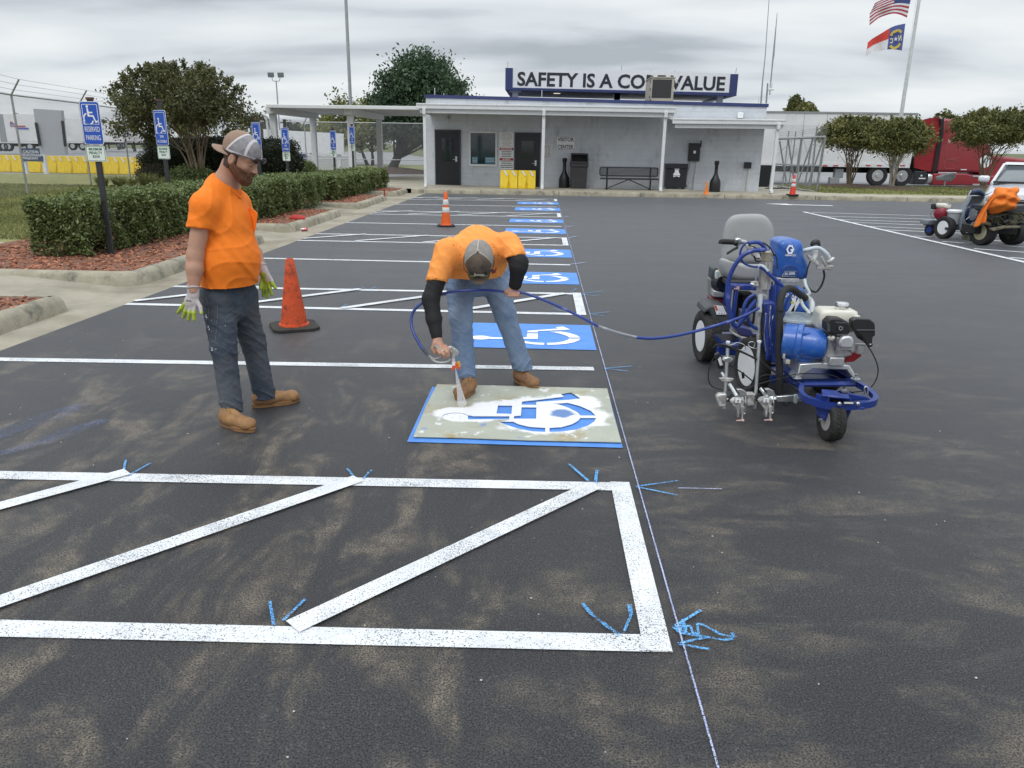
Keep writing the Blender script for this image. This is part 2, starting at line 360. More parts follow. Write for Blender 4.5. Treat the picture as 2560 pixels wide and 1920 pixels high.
# mulch chips
def chips(name, boxes, count, smin, smax, m, z=.15, seed=3, label=None):
    r = np.random.default_rng(seed); tot = sum((x1-x0)*(y1-y0) for x0, x1, y0, y1, w in boxes for _ in range(1))
    vs, fs = [], []
    ws = np.array([(x1-x0)*(y1-y0)*w for x0, x1, y0, y1, w in boxes]); ws /= ws.sum()
    base = np.array([(-1, -.5, -.4), (1, -.35, -.4), (.8, .5, -.4), (-.9, .45, -.4), (-.8, -.35, .4), (.85, -.3, .3), (.6, .4, .45), (-.7, .3, .25)])
    fc = [(3, 2, 1, 0), (4, 5, 6, 7), (0, 1, 5, 4), (1, 2, 6, 5), (2, 3, 7, 6), (3, 0, 4, 7)]
    cols = []
    for k in range(count):
        bx = boxes[r.choice(len(boxes), p=ws)]; c = np.array([r.uniform(bx[0], bx[1]), r.uniform(bx[2], bx[3]), z+r.uniform(0, .015)])
        s = r.uniform(smin, smax)*np.array([1, r.uniform(.4, .9), r.uniform(.3, .7)]); a, t, q = r.uniform(0, 6.28), r.normal(0, .35), r.normal(0, .35)
        R = np.array(Matrix.Rotation(a, 3, 'Z') @ Matrix.Rotation(t, 3, 'X') @ Matrix.Rotation(q, 3, 'Y'))
        p = (base*s*(1+r.normal(0, .12, (8, 3)))) @ R.T + c; o = len(vs)*1; vs += [tuple(x) for x in p]; fs += [tuple(i+o for i in f) for f in fc]; cols += [r.uniform(.35, 1.5)]*6
    me = bpy.data.meshes.new(name); me.from_pydata(vs, [], fs); me.materials.append(m)
    at = me.color_attributes.new('tone', 'FLOAT_COLOR', 'CORNER'); at.data.foreach_set('color', np.repeat(np.repeat(np.array(cols), 4), 4).astype(np.float32))
    o = bpy.data.objects.new(name, me); COL.objects.link(o); return tag(o, label, kind='stuff')
def tone_mat(name, col, rough=.9, spec=.3, trans=0, col2=None):
    m = bpy.data.materials.new(name); m.use_nodes = True; n, l = NT(m); b = n['Principled BSDF']; b.inputs['Roughness'].default_value = rough; b.inputs['Specular IOR Level'].default_value = spec
    a = n.new('ShaderNodeAttribute'); a.attribute_name = 'tone'
    if col2:
        l.new(nmix(n, l, nrange(n, l, a.outputs['Fac'], .3, 1.6), col, col2), b.inputs['Base Color'])
    else:
        v = n.new('ShaderNodeVectorMath'); v.operation = 'SCALE'; v.inputs[0].default_value = col; l.new(a.outputs['Fac'], v.inputs['Scale']); l.new(v.outputs[0], b.inputs['Base Color'])
    MATS[name] = m; return m
M_CHIP = tone_mat('red_mulch_chip', (.38, .165, .10))
chips('mulch', [(-6.9, -5.02, -2, 7.5, 1.4), (-8.1, -5.02, 9.22, 13.4, 1.0), (-6.9, -5.02, 15.3, 18.8, .8), (-6.9, -5.02, 21.1, 24.6, .5), (-7.0, -5.02, 26.7, 28.5, .4)], 7500, .018, .042, M_CHIP, label='red wood mulch chips spread over the planter beds')
for u, v in [(206, 716), (133, 788), (146, 784), (95, 801)]:
    p = G(u, v, .0); o = chips('mulch_chip', [(p.x-.01, p.x+.01, p.y-.01, p.y+.01, 1)], 1, .028, .034, M_CHIP, z=p.z+.012, seed=int(u)); del o['kind']
    tag(o, {206: 'lone mulch chip on the pale concrete pad between two planters', 133: 'left one of two paired mulch chips in the gutter by the planter end', 146: 'right one of two paired mulch chips in the gutter by the planter end', 95: 'lone mulch chip lying against the nearest curb'}[u], 'mulch chip', 'stray mulch chips in the gutter')
# ---- building sidewalk and long front curb
YC = 28.4
b = MB()
prof = [(0, -.01), (.02, .12), (.05, .15), (.16, .154), (.16, -.01)]
segs = [(-4.72, -4.3), (-4.28, -2.2), (-2.18, .6), (.62, 3.5), (3.52, 6.5), (6.52, 9.7), (9.72, 12.9), (12.92, 16), (16.02, 19.5), (19.52, 24), (24.02, 70)]
for x0, x1 in segs:
    vs = [(x, YC+d, z) for x in (x0, x1) for d, z in prof]; k = 5
    b.add(vs, [(j, j+1, j+1+k, j+k) for j in range(4)]+[(0, 1, 2, 3, 4), (5, 6, 7, 8, 9)])
tag(b.build('front_curb', M_CURB, smooth=50), 'long concrete curb in front of the building', kind='structure')
sheet('sidewalk', [(-8.1, 28.55), (-4.6, 28.55), (12.5, 28.55), (12.5, 33.6), (9, 36.5), (9, 50), (-3.6, 50), (-8.1, 36)], M_SIDE, .149, label='concrete walk under the building canopy')
sheet('pavement', [(12.45, 28.55), (70, 28.55), (70, 29.9), (12.45, 29.9)], M_SIDE, .150)
b = MB()
for i in range(14):
    t = i/13
isl = [(10.3, 30.9), (11.3, 30.2), (13, 29.9), (70, 29.9), (70, 35.2), (13, 37), (11, 34.5), (10.2, 32.5)]
b.face([(x, y, .153) for x, y in isl])
tag(b.build('grass_island', M_GRASS, smooth=0), 'grass strip between the front walk and the truck lane', kind='structure')
# ================================================================ MARKINGS
def strip(p, q, w, z=.004, m=None, name='parking_stripe', b=None):
    p = Vector((p[0], p[1], 0)); q = Vector((q[0], q[1], 0)); d = (q-p).normalized(); n = Vector((-d.y, d.x, 0))*w/2
    b = b if b is not None else MB(); k = max(1, int((q-p).length/.5))
    for i in range(k):
        a0 = p+(q-p)*i/k; a1 = p+(q-p)*(i+1)/k
        b.face([(*(a0-n).xy, z), (*(a1-n).xy, z), (*(a1+n).xy, z), (*(a0+n).xy, z)])
    return b
def mark(b, name, m, label): return tag(b.build(name, m, smooth=0), label, kind='structure')
XR = .50
mid = lambda a: (a[0], a[1])
ROW = [((1655, 1610), (0, 1572)), ((1580, 1218.5), (0, 1189)), ((1496, 923), (0, 899)), ((1464, 786.5), (452, 763.5)), ((1458, 735.5), (440, 716.5)), ((1432, 663), (654, 646)), ((1424, 613.8), (760, 601.7)), ((1419, 595.6), (790, 584.7)), ((1408, 566.6), (866, 556.8)), ((1405, 543.3), (935, 535.4)), ((1402, 534), (952, 527.4)), ((1397.5, 517.5), (994.6, 511)), ((1395, 503.5), (1035, 498.5)), ((1393, 498.5), (1044, 493.7))]
YS = []
for i, (a_, c_) in enumerate(ROW):
    ga = G(*a_); gc = G(*c_); yl = gc.y + (gc.y-ga.y)/(gc.x-ga.x)*(LOTX(gc.y)-gc.x); yr = ga.y; YS.append((yl, yr))
    single = i in (2, 5, 8, 11)
    mark(strip((LOTX(yl), yl), (XR-.05 if single else XR, yr), .10, .004+.0004*(i % 2)), 'parking_stripe', M_WHITE, 'white stall line crossing the asphalt')
for j, (i0, i1) in enumerate([(0, 1), (3, 4), (6, 7), (9, 10), (12, 13)]):
    yb = YS[i0][1]; yt = YS[i1][1]; w = .10
    mark(strip((XR-.05, yb-.05), (XR-.05, yt+.05), w, .008), 'parking_stripe', M_WHITE, 'white end bar closing the hatched aisle')
    k = 0; x = .30
    while x > LOTX(yt)-.9:
        x0 = x-1.15; p = (x0-.02, yb+.01); q_ = (x+.01, yt-.01)
        lx = LOTX(yb)+.02
        if p[0] < lx:
            t = (lx-p[0])/(q_[0]-p[0])
            if t < .95: p = (lx, p[1]+(q_[1]-p[1])*t)
            else: break
        mark(strip(p, q_, .095, .012), 'parking_stripe', M_WHITE, 'white diagonal line inside the hatched aisle'); x -= 1.24
# wheelchair symbols, traced once on the stencil
T4 = lambda X, Y: G(1000+X*.2622, 940+Y*.2622, .012)
SYM = [[(530+130*cos(t), 392+42*sin(t)) for t in np.linspace(.45, 2*pi-.42, 26)] + [(700, 385), (1045, 386), (1040, 415), (655, 418)],
 [(935, 283), (1070, 285), (1062, 366), (920, 362)],
 [(1160, 300), (1300, 302), (1298, 412), (1085, 412), (1088, 384), (1152, 380)],
 [(1165, 246), (1300, 231), (1560, 200), (1533, 174), (1630, 160), (1725, 218), (1600, 232), (1300, 252), (1298, 280), (1160, 278)],
 [(1445, 268), (1600, 258), (1720, 290), (1820, 335), (1868, 382), (1720, 382), (1690, 350), (1600, 305), (1510, 275)],
 [(1720, 402), (1872, 402), (1852, 440), (1790, 480), (1680, 515), (1560, 533), (1425, 538), (1425, 497), (1540, 490), (1640, 462), (1700, 428)],
 [(938, 438), (1080, 438), (1130, 462), (1230, 486), (1385, 497), (1385, 538), (1260, 533), (1120, 505), (1010, 470)]]
PX0, PX1, PY0, PY1 = -.738, .512, 4.305, 5.372
def symloc():
    o = []
    for s in SYM:
        o.append([((p.x-PX0)/(PX1-PX0), (p.y-PY0)/(PY1-PY0)) for p in [T4(*q) for q in s]])
    return o
SL = symloc()
SQ = [None, (813, 875), (682.5, 712), (624.9, 645), (574, 585.8), (550, 558.7), (521, 528.4), (507, 512.7)]
SQLAB = ['nearest', 'second', 'third', 'fourth', 'fifth', 'sixth', 'seventh', 'farthest']
for i, s in enumerate(SQ):
    if s is None: x0, x1, y0, y1 = PX0-.028, PX1+.003, PY0-.06, PY1-.03
    else: x0, x1 = PX0-.01, PX1; y1, y0 = G(1430, s[0]).y, G(1430, s[1]).y
    b = MB(); nx = 5
    for k in range(nx): b.face([(x0+(x1-x0)*k/nx, y0, .0165), (x0+(x1-x0)*(k+1)/nx, y0, .0165), (x0+(x1-x0)*(k+1)/nx, y1, .0165), (x0+(x1-x0)*k/nx, y1, .0165)] if s is not None else [(x0+(x1-x0)*k/nx, y0, .0045), (x0+(x1-x0)*(k+1)/nx, y0, .0045), (x0+(x1-x0)*(k+1)/nx, y1, .0045), (x0+(x1-x0)*k/nx, y1, .0045)])
    for v in range(len(b.v)): b.v[v] = (b.v[v][0], b.v[v][1], .0045)
    mark(b, 'painted_square', M_BLUE, 'blue square painted under a wheelchair symbol')
    if s is not None:
        me = curve_mesh([[(x0+(x1-x0)*a, y0+(y1-y0)*c) for a, c in q] for q in SL], 0)
        b = MB(); put_mesh(b, me, Matrix.Translation((0, 0, .0085))); mark(b, 'wheelchair_symbol', M_WHITE2, 'white wheelchair symbol painted on a blue square')
# chalk line, arrows, scribbles
def chalk(pts, w=.012, m=None, z=.010, name='chalk_mark', label='blue chalk layout mark on the asphalt'):
    b = MB(); P = [G(*p) for p in pts]
    for i, (p, q_) in enumerate(zip(P[:-1], P[1:])): strip(p, q_, w*(1-.35*(i % 2)), z+.0004*i, b=b)
    return mark(b, name, m or M_CHALK, label)
P_ = lambda x, y: (x*2560/2212, y*2560/2212)
b = MB(); strip((.545, 1.2), (.512, 28.3), .0065, .013, b=b); mark(b, 'chalk_line', M_CHALKL, 'snapped blue chalk line along the stall ends')
c3 = crop(1380, 1150, 3.318)
for pts, w in [([(140, 45), (300, 185)], .016), ([(372, 95), (360, 200)], .016), ([(695, 232), (1045, 184)], .012), ([(700, 235), (1040, 305)], .012),
          ([(250, 1205), (330, 1300), (420, 1370), (560, 1475)], .017), ([(640, 1215), (655, 1300), (590, 1460)], .017),
          ([(1005, 1400), (1235, 1262)], .012), ([(1005, 1400), (1060, 1450), (1085, 1340), (1110, 1450), (1020, 1400), (1150, 1400), (1160, 1455), (1215, 1470), (1200, 1380), (1250, 1390), (1340, 1440), (1400, 1475), (1520, 1495), (1490, 1460)], .014), ([(1060, 1450), (1300, 1490), (1420, 1512), (1500, 1500)], .014),
          ([(1045, 1540), (1270, 1490)], .012), ([(1050, 1545), (1305, 1588)], .012)]:
    chalk([c3(*p) for p in pts], w)
for pts in [[(272, 997), (266, 1030)], [(325, 1004), (278, 1030)], [(750, 1015), (768, 1038)], [(803, 1018), (785, 1037)], [(583, 1303), (592, 1355)], [(660, 1298), (612, 1345)],
            [(1303, 798), (1365, 793)], [(1303, 798), (1357, 804)], [(1270, 680), (1318, 675)], [(1270, 680), (1305, 684)], [(1255, 637), (1300, 630)], [(1255, 637), (1295, 641)], [(1195, 668), (1212, 673)], [(1232, 633), (1245, 625)], [(740, 665), (750, 658)], [(780, 620), (790, 626)], [(812, 620), (800, 627)]]:
    chalk([P_(*p) for p in pts], .012)
chalk([c3(1045, 245), c3(1410, 252)], .007, M_CHALKL)
for pts in [[(1232, 572), (1265, 568)], [(1222, 492), (1240, 488)], [(1228, 515), (1245, 511)], [(1218, 470), (1228, 468)], [(1215, 455), (1228, 454)]]: chalk([P_(*p) for p in pts], .03, M_CHALKL)
def smudge(pts, ws):
    b = MB(); P = [G(*P_(*p)) for p in pts]
    for i in range(len(P)-1):
        d = (P[i+1]-P[i]).normalized(); n = Vector((-d.y, d.x, 0)); a0, a1 = ws[i]/2, ws[i+1]/2
        b.face([(*(P[i]-n*a0).xy, .006), (*(P[i+1]-n*a1).xy, .006), (*(P[i+1]+n*a1).xy, .006), (*(P[i]+n*a0).xy, .006)])
    mark(b, 'overspray', M_SMUDGE, 'faint blue overspray on the asphalt')
smudge([(-30, 952), (60, 917), (120, 898), (190, 872)], [.12, .16, .20, .06]); smudge([(-30, 990), (80, 960), (150, 935), (230, 908)], [.08, .10, .16, .06])
# right-hand hatched bay and arrow
def FW(a, b_, w, z=.004): mark(strip(G(*a), G(*b_), w, z), 'parking_stripe', M_WHITE, 'white stripe in the hatched area on the right')
pA, pB = G(2008, 530), G(2560, 656); dB = (pB-pA)
mark(strip(pA, pA+dB*1.4, .12, .008), 'parking_stripe', M_WHITE, 'white outer line bounding the hatched area on the right')
for (u, v), (u2, v2) in [((2030, 531.5), (2560, 547)), ((2060, 541), (2560, 554)), ((2095, 549), (2560, 563.5)), ((2130, 556), (2560, 573)), ((2175, 566), (2560, 584)), ((2215, 575), (2560, 590)), ((2285, 590), (2560, 606)), ((2355, 604), (2560, 618)), ((2435, 622), (2560, 631)), ((2525, 644), (2560, 647))]:
    p, q_ = G(u, v), G(u2, v2); mark(strip(p, p+(q_-p)*1.6, .09, .004), 'parking_stripe', M_WHITE, 'thin white stripe inside the hatched area on the right')
b = MB(); b.face([(7.25, 25.95, .006), (8.0, 25.45, .006), (8.0, 25.62, .006), (9.3, 25.42, .006), (9.3, 25.62, .006), (8.0, 25.8, .006), (8.0, 26.05, .006)]); mark(b, 'painted_arrow', M_WHITE2, 'white arrow painted on the asphalt before the curb')
# small stones and flecks
b = MB(); r = np.random.default_rng(5)
for k in range(230):
    y = 1.5+9*r.random()**1.6; x = r.uniform(-4.3, 4.5); s = r.uniform(.002, .0055); b.ball((x, y, s*.5), (s, s*r.uniform(.6, 1), s*.6), 5)
tag(b.build('pebbles', mat('pale_pebble', (.5, .49, .46), rough=.8)), 'tiny pale stones scattered on the asphalt', kind='stuff')
# ================================================================ BUILDING
C3 = crop(1020, 140, 4.0963); C4 = crop(1500, 140, 4.0963); C2 = crop(600, 180, 4.424); C5 = crop(1960, 220, 3.6867)
WY0, WK, WX0 = 31.7, -.09, -4.3
O_ = AP(*C3(197, 1310), WY0, WK, WX0); O_.z = 0
SX = Vector((1, WK, 0)).normalized(); SN = Vector((WK, -1, 0)).normalized()   # along the wall, toward the camera
def wc(p): d = AP(*p, WY0, WK, WX0)-O_; return d.dot(SX), d.z
def wp(s, z, off=0): return O_ + SX*s + SN*off + Vector((0, 0, z))
def wrect(c, x0, y0, x1, y1):
    q = [wc(c(x0, y0)), wc(c(x1, y0)), wc(c(x0, y1)), wc(c(x1, y1))]
    return (q[0][0]+q[2][0])/2, (q[2][1]+q[3][1])/2, (q[1][0]+q[3][0])/2, (q[0][1]+q[1][1])/2   # s0,z0,s1,z1
def wbox(b, s0, z0, s1, z1, o0, o1, m=None):
    return b.slab([wp(s0, z0, o0), wp(s1, z0, o0), wp(s1, z1, o0), wp(s0, z1, o0)], SN*(o1-o0), m)
def wall_mat():
    m = mat('painted_block', (.60, .63, .68), rough=.8, var=.08, vs=1.5, bump=0); n, l = NT(m); b = n['Principled BSDF']
    t = n.new('ShaderNodeTexCoord').outputs['Object']; s = n.new('ShaderNodeSeparateXYZ'); l.new(t, s.inputs[0]); c = n.new('ShaderNodeCombineXYZ'); l.new(s.outputs[0], c.inputs[0]); l.new(s.outputs[2], c.inputs[1])
    br = n.new('ShaderNodeTexBrick'); l.new(c.outputs[0], br.inputs['Vector']); br.inputs['Scale'].default_value = 1; br.inputs['Brick Width'].default_value = .4; br.inputs['Row Height'].default_value = .2; br.inputs['Mortar Size'].default_value = .012; br.inputs['Color1'].default_value = (1, 1, 1, 1); br.inputs['Color2'].default_value = (.94, .94, .94, 1); br.inputs['Mortar'].default_value = (.4, .4, .4, 1)
    ns = nnoise(n, l, t, 16, 5, .7, .6); h = nmath(n, l, 'ADD', nmath(n, l, 'MULTIPLY', br.outputs['Color'], .5), nmath(n, l, 'MULTIPLY', ns, 1.2))
    bp = n.new('ShaderNodeBump'); bp.inputs['Strength'].default_value = .8; bp.inputs['Distance'].default_value = .022; l.new(h, bp.inputs['Height']); l.new(bp.outputs[0], b.inputs['Normal'])
    sc = nrange(n, l, nnoise(n, l, nmap(n, l, t, (1.2, 1, .5)), 2, 6, .7), .55, .8); 
    old = b.inputs['Base Color'].links[0].from_socket
    l.new(nmix(n, l, sc, old, (.34, .35, .37)), b.inputs['Base Color']); return m
M_WALL = wall_mat()
M_NAVY = mat('navy_metal', (.028, .042, .14), rough=.45, var=.1)
M_WMET = mat('white_metal', (.72, .73, .74), rough=.45, var=.05, dirt=(.45, .44, .40), ds=4, dlo=.6, dhi=.85)
M_SOFF = mat('soffit_metal', (.52, .52, .51), rough=.55, var=.06, stretch=(1, .1, 1), vs=4)
M_BLK = mat('black_paint', (.012, .013, .018), rough=.4, var=.3)
M_BLKR = mat('black_rubber', (.018, .018, .019), rough=.75, var=.3, vs=30)
M_GLASSD = mat('dark_glass', (.012, .02, .024), rough=.06, spec=.6, var=.4, vs=1)
M_STEEL = mat('bright_steel', (.62, .63, .63), rough=.3, metal=.85, var=.12, vs=20)
M_GALV = mat('galvanized_steel', (.36, .37, .38), rough=.45, metal=.5, var=.2, vs=20)
M_SIGNW = mat('sign_white', (.78, .79, .80), rough=.5, var=.04)
M_INK = mat('sign_ink', (.02, .023, .03), rough=.5, var=.1)
M_TAN = mat('tan_metal', (.46, .42, .33), rough=.5, var=.1)
M_YEL = mat('yellow_plastic', (.80, .56, .02), rough=.5, var=.1, dirt=(.5, .34, .03), ds=3, dlo=.6, dhi=.9)
M_ORNG = mat('cone_orange', (.82, .13, .02), rough=.5, var=.12)
M_REFL = mat('reflective_white', (.72, .72, .70), rough=.45, var=.06)
s_r = (wc(C4(1715, 490))[0]+wc(C4(1615, 1395))[0])/2
zt0 = wc(C3(195, 395))[1]; zt1 = wc(C4(1715, 490))[1]; zt = (zt0+zt1)/2; Dp = 12
bld = empty('visitor_building', O_, 0, 'low grey painted block building with a flat roof, white canopy and navy roof edge', 'building')
b = MB()
def bx(b, s0, z0, s1, z1a, z1b, o0, o1, m=None):   # box whose top follows za..zb
    vs = [wp(s, z, o) for o in (o0, o1) for s, z in ((s0, z0), (s1, z0), (s1, z1b), (s0, z1a))]
    return b.add(vs, [(0, 1, 2, 3), (7, 6, 5, 4), (0, 4, 5, 1), (1, 5, 6, 2), (2, 6, 7, 3), (3, 7, 4, 0)], m)
bx(b, 0, 0, s_r, zt0-.12, zt1-.12, -Dp, 0)
b.build('wall', M_WALL, bld, smooth=0)
bm_ = MB(); vs = [wp(s, z, o) for o in (-Dp-.05, .05) for s, z in ((-.05, zt0-.115), (s_r+.05, zt1-.115), (s_r+.05, zt1), (-.05, zt0))]
bm_.add(vs, [(0, 1, 2, 3), (7, 6, 5, 4), (0, 4, 5, 1), (1, 5, 6, 2), (2, 6, 7, 3), (3, 7, 4, 0)]); bm_.build('roof_edge', M_NAVY, bld)
def door(c, dr, gl, hx, hy, lev):
    s0, z0, s1, z1 = wrect(c, *dr)
    b = MB(); wbox(b, s0, .1, s1, z1, .02, .05); d = b.build('door', M_BLK, bld, bevel=.005)
    b = MB(); 
    for a_, b_, c_, d_ in ((s0-.05, .1, s0-.002, z1+.05), (s1+.002, .1, s1+.05, z1+.05), (s0-.05, z1+.002, s1+.05, z1+.05)): wbox(b, a_, b_, c_, d_, .0, .065)
    b.build('door_frame', mat('dark_frame', (.05, .055, .07), rough=.5), bld)
    g = wrect(c, *gl); b = MB(); wbox(b, *g, .048, .054); b.build('pane', M_GLASSD, d)
    b = MB(); w = .025
    for q in ((g[0]-w, g[1]-w, g[2]+w, g[1]), (g[0]-w, g[3], g[2]+w, g[3]+w), (g[0]-w, g[1], g[0], g[3]), (g[2], g[1], g[2]+w, g[3])): wbox(b, *q, .05, .062)
    b.build('pane_frame', M_BLK, d)
    h = wc(c(hx, (hy[0]+hy[1])/2)); b = MB(); wbox(b, h[0]-.035, h[1]-.10, h[0]+.035, h[1]+.10, .05, .065); b.cyl(wp(h[0], h[1]-.02, .06), wp(h[0], h[1]-.02, .11), .012); b.cyl(wp(h[0]+.01, h[1]-.02, .11), wp(h[0]-.13, h[1]-.02, .11), .011); b.build('handle', M_STEEL, d)
    return d, g
door(C3, (292, 768, 530, 1308), (348, 842, 472, 1078), 497, (1030, 1080), 1)
d2, g2 = door(C3, (1103, 798, 1343, 1345), (1162, 870, 1288, 1050), 1308, (1065, 1128), 1)
# window
f = wrect(C3, 627, 772, 912, 1130); g = wrect(C3, 643, 788, 897, 1108)
b = MB()
for q in ((f[0], f[1], f[2], g[1]), (f[0], g[3], f[2], f[3]), (f[0], g[1], g[0], g[3]), (g[2], g[1], f[2], g[3])): wbox(b, *q, .0, .06)
wf = b.build('window', M_WMET, bld, bevel=.004)
b = MB(); wbox(b, *g, .005, .02); b.build('pane', mat('window_glass', (.012, .03, .04), rough=.05, spec=.7, var=.6, vs=1.2), wf)
for q in (wrect(C3, 655, 1032, 715, 1100), wrect(C3, 790, 1035, 893, 1102)): b = MB(); wbox(b, *q, .021, .024); b.build('notice', mat('blue_notice', (.10, .22, .30), rough=.5), wf)
lb_ = {0: MB(), 1: MB()}
for q0, q1, y in ((800, 885, 1048), (800, 880, 1062), (800, 885, 1076), (662, 710, 1050), (662, 705, 1066), (662, 708, 1082)): wbox(lb_[int(q0 > 700)], *wrect(C3, q0, y, q1, y+5), .024, .026)
for q in lb_.values(): q.build('notice_line', mat('pale_ink', (.5, .6, .65)), wf)
# upper wall lamp etc
b = MB(); wbox(b, *wrect(C4, 1405, 580, 1462, 640), 0, .16); b.build('wall_lamp', mat('white_lens', (.85, .87, .88), rough=.3), bld, bevel=.02)
h = wc(C3(415, 630)); b = MB(); b.lathe([(.0, 0), (.05, 0), (.065, .04), (.05, .08), (0, .09)], wp(h[0], h[1], .02), SN, 12); b.build('door_lamp', M_GALV, bld)
# canopies
def canopy(name, tl, tr, bl, br_, Yf, sa, sb, ztop):
    P = [A(*tl, Yf), A(*tr, Yf), A(*br_, Yf), A(*bl, Yf)]
    zl0, zl1 = P[3].z, P[0].z; zr0, zr1 = P[2].z, P[1].z; xl, xr = (P[0].x+P[3].x)/2, (P[1].x+P[2].x)/2
    c = MB()
    hh = zl1-zl0
    # gutter (upper) and beam (lower), butting
    def bar(x0, x1, y0, y1, f0, f1):
        vs = []
        for x, za, zb in ((x0, zl0, zl1), (x1, zr0, zr1)):
            for y in (y0, y1):
                for f_ in (f0, f1): vs.append((x, y, za+(zb-za)*f_))
        c.add(vs, [(0, 1, 3, 2), (4, 6, 7, 5), (0, 4, 5, 1), (2, 3, 7, 6), (1, 5, 7, 3), (0, 2, 6, 4)])
    bar(xl, xr, Yf-.10, Yf+.03, .45, 1.0); bar(xl+.12, xr-.06, Yf-.0, Yf+.12, 0, .447); bar(xl+.02, xr-.02, Yf-.12, Yf-.102, .85, 1.02)
    o = c.build(name, M_WMET, bld, bevel=.01)
    yb = WY0 + WK*(xl-WX0); yb2 = WY0 + WK*(xr-WX0)
    d = MB(); vs = []
    for z0_, z1_ in ((.55, .93),):
        vs = [(xl+.1, Yf+.125, zl0+hh*.5), (xr-.05, Yf+.125, zr0+hh*.5), (xr-.05, yb2-.01, zr0+hh*.5+.12), (xl+.1, yb-.01, zl0+hh*.5+.12)]
    d.slab(vs, (0, 0, .10)); d.build('canopy_roof', M_SOFF, bld)
    return xl, xr, zl0, zr0
YF = 29.15
c1 = canopy('canopy_edge', C3(75, 485), C4(772, 527), C3(100, 582), C4(785, 632), YF, 0, 0, 0)
c2 = canopy('canopy_edge', C4(740, 640), C4(1915, 655), C4(735, 737), C4(1885, 748), YF+.05, 0, 0, 0)
for (tp, bt) in ((C3(172, 560), C3(180, 1345)), (C3(1395, 575), C3(1370, 1378)), (C4(680, 595), C4(608, 1390)), (C4(1825, 715), C4(1742, 1412))):
    pb = A(*bt, YF+.02); pt = A(*tp, YF+.02); x = (pb.x+pt.x)/2; b = MB()
    b.box((x, YF+.0, (.15+pt.z)/2), (.11, .09, pt.z-.15)); b.box((x, YF-.06, pt.z-.02), (.115, .13, .22)); b.box((x+.0, YF-.06, .22), (.11, .16, .10)); b.build('post', M_WMET, bld, bevel=.012)
# side fascia return at left of canopy
b = MB(); b.slab([(c1[0]+.12, YF+.125, c1[2]), (c1[0]+.12, 36, c1[2]+.02), (c1[0]+.12, 36, c1[2]+.26), (c1[0]+.12, YF+.125, c1[2]+.16)], (.08, 0, 0)); b.build('canopy_side', M_WMET, bld)
# wall notices (each hangs on the wall)
def plate(name, rect, m, label, cat, off=.01, th=.012, parts=None):
    b = MB(); wbox(b, *rect, off, off+th); o = b.build(name, m); return tag(o, label, cat)
r_ = wrect(C3, 1512, 820, 1718, 965)
o = plate('wall_sign', r_, M_SIGNW, 'white VISITOR CENTER sign with a thin black border on the grey wall', 'sign')
b = MB(); w = .012; q = (r_[0]+.02, r_[1]+.02, r_[2]-.02, r_[3]-.02)
for k in ((q[0], q[1], q[2], q[1]+w), (q[0], q[3]-w, q[2], q[3]), (q[0], q[1]+w, q[0]+w, q[3]-w), (q[2]-w, q[1]+w, q[2], q[3]-w)): wbox(b, *k, .0235, .026)
cx_, cz_ = (q[0]+q[2])/2, (q[1]+q[3])/2
put_text(b, 'VISITOR', wp(cx_, cz_+.135, .024), SX, (0, 0, 1), (q[2]-q[0])*.86, .145, .003, .022); put_text(b, 'CENTER', wp(cx_, cz_-.135, .024), SX, (0, 0, 1), (q[2]-q[0])*.82, .145, .003, .022)
b.build('lettering', M_INK, o)
r_ = wrect(C3, 937, 782, 1083, 1160); o = plate('notice_board', r_, M_SIGNW, 'tall white notice with red NOTICE and AVISO bands beside the second door', 'sign')
b = MB(); ra = wrect(C3, 941, 940, 1080, 965); rb = wrect(C3, 940, 1046, 1078, 1071)
wbox(b, *ra, .0225, .0245); wbox(b, *rb, .0225, .0245); b.build('red_band', mat('red_ink', (.38, .02, .03)), o)
b = MB()
for q, t_ in ((ra, 'NOTICE'), (rb, 'AVISO')): put_text(b, t_, wp((q[0]+q[2])/2, (q[1]+q[3])/2, .026), SX, (0, 0, 1), (q[2]-q[0])*(.8 if t_ == 'NOTICE' else .62), (q[3]-q[1])*.66, .002, .02)
b.build('band_lettering', M_SIGNW, o)
b = MB(); rr = random.Random(4)
for y in list(range(790, 932, 13)):
    w0 = rr.uniform(.55, .95); cxx = 1010; hw = 62*w0
    x = cxx-hw
    while x < cxx+hw: ww = rr.uniform(6, 16); wbox(b, *wrect(C3, x, y, min(x+ww, cxx+hw), y+5), .0225, .0235, 0); x += ww+4
for y in list(range(974, 1040, 17))+list(range(1080, 1155, 19)):
    hw = rr.uniform(48, 62); x = 1010-hw
    while x < 1010+hw: ww = rr.uniform(7, 18); wbox(b, *wrect(C3, x, y, min(x+ww, 1010+hw), y+8), .0225, .0235, 1); x += ww+3.5
b.build('small_print', [mat('faded_ink', (.32, .25, .26)), M_INK], o)
r_ = wrect(C3, 1356, 896, 1493, 1041); o = plate('site_map', r_, mat('paper_white', (.60, .61, .62), rough=.7), 'faded white map board behind the second canopy post', 'sign')
b = MB()
for q in ((1415, 935, 1420, 1005), (1442, 930, 1449, 1010), (1400, 925, 1455, 929), (1402, 1010, 1422, 1014), (1436, 1000, 1446, 1018), (1398, 1028, 1458, 1032)): wbox(b, *wrect(C3, *q), .0225, .0235)
b.build('map_drawing', mat('faded_ink', (.3, .25, .26)), o)
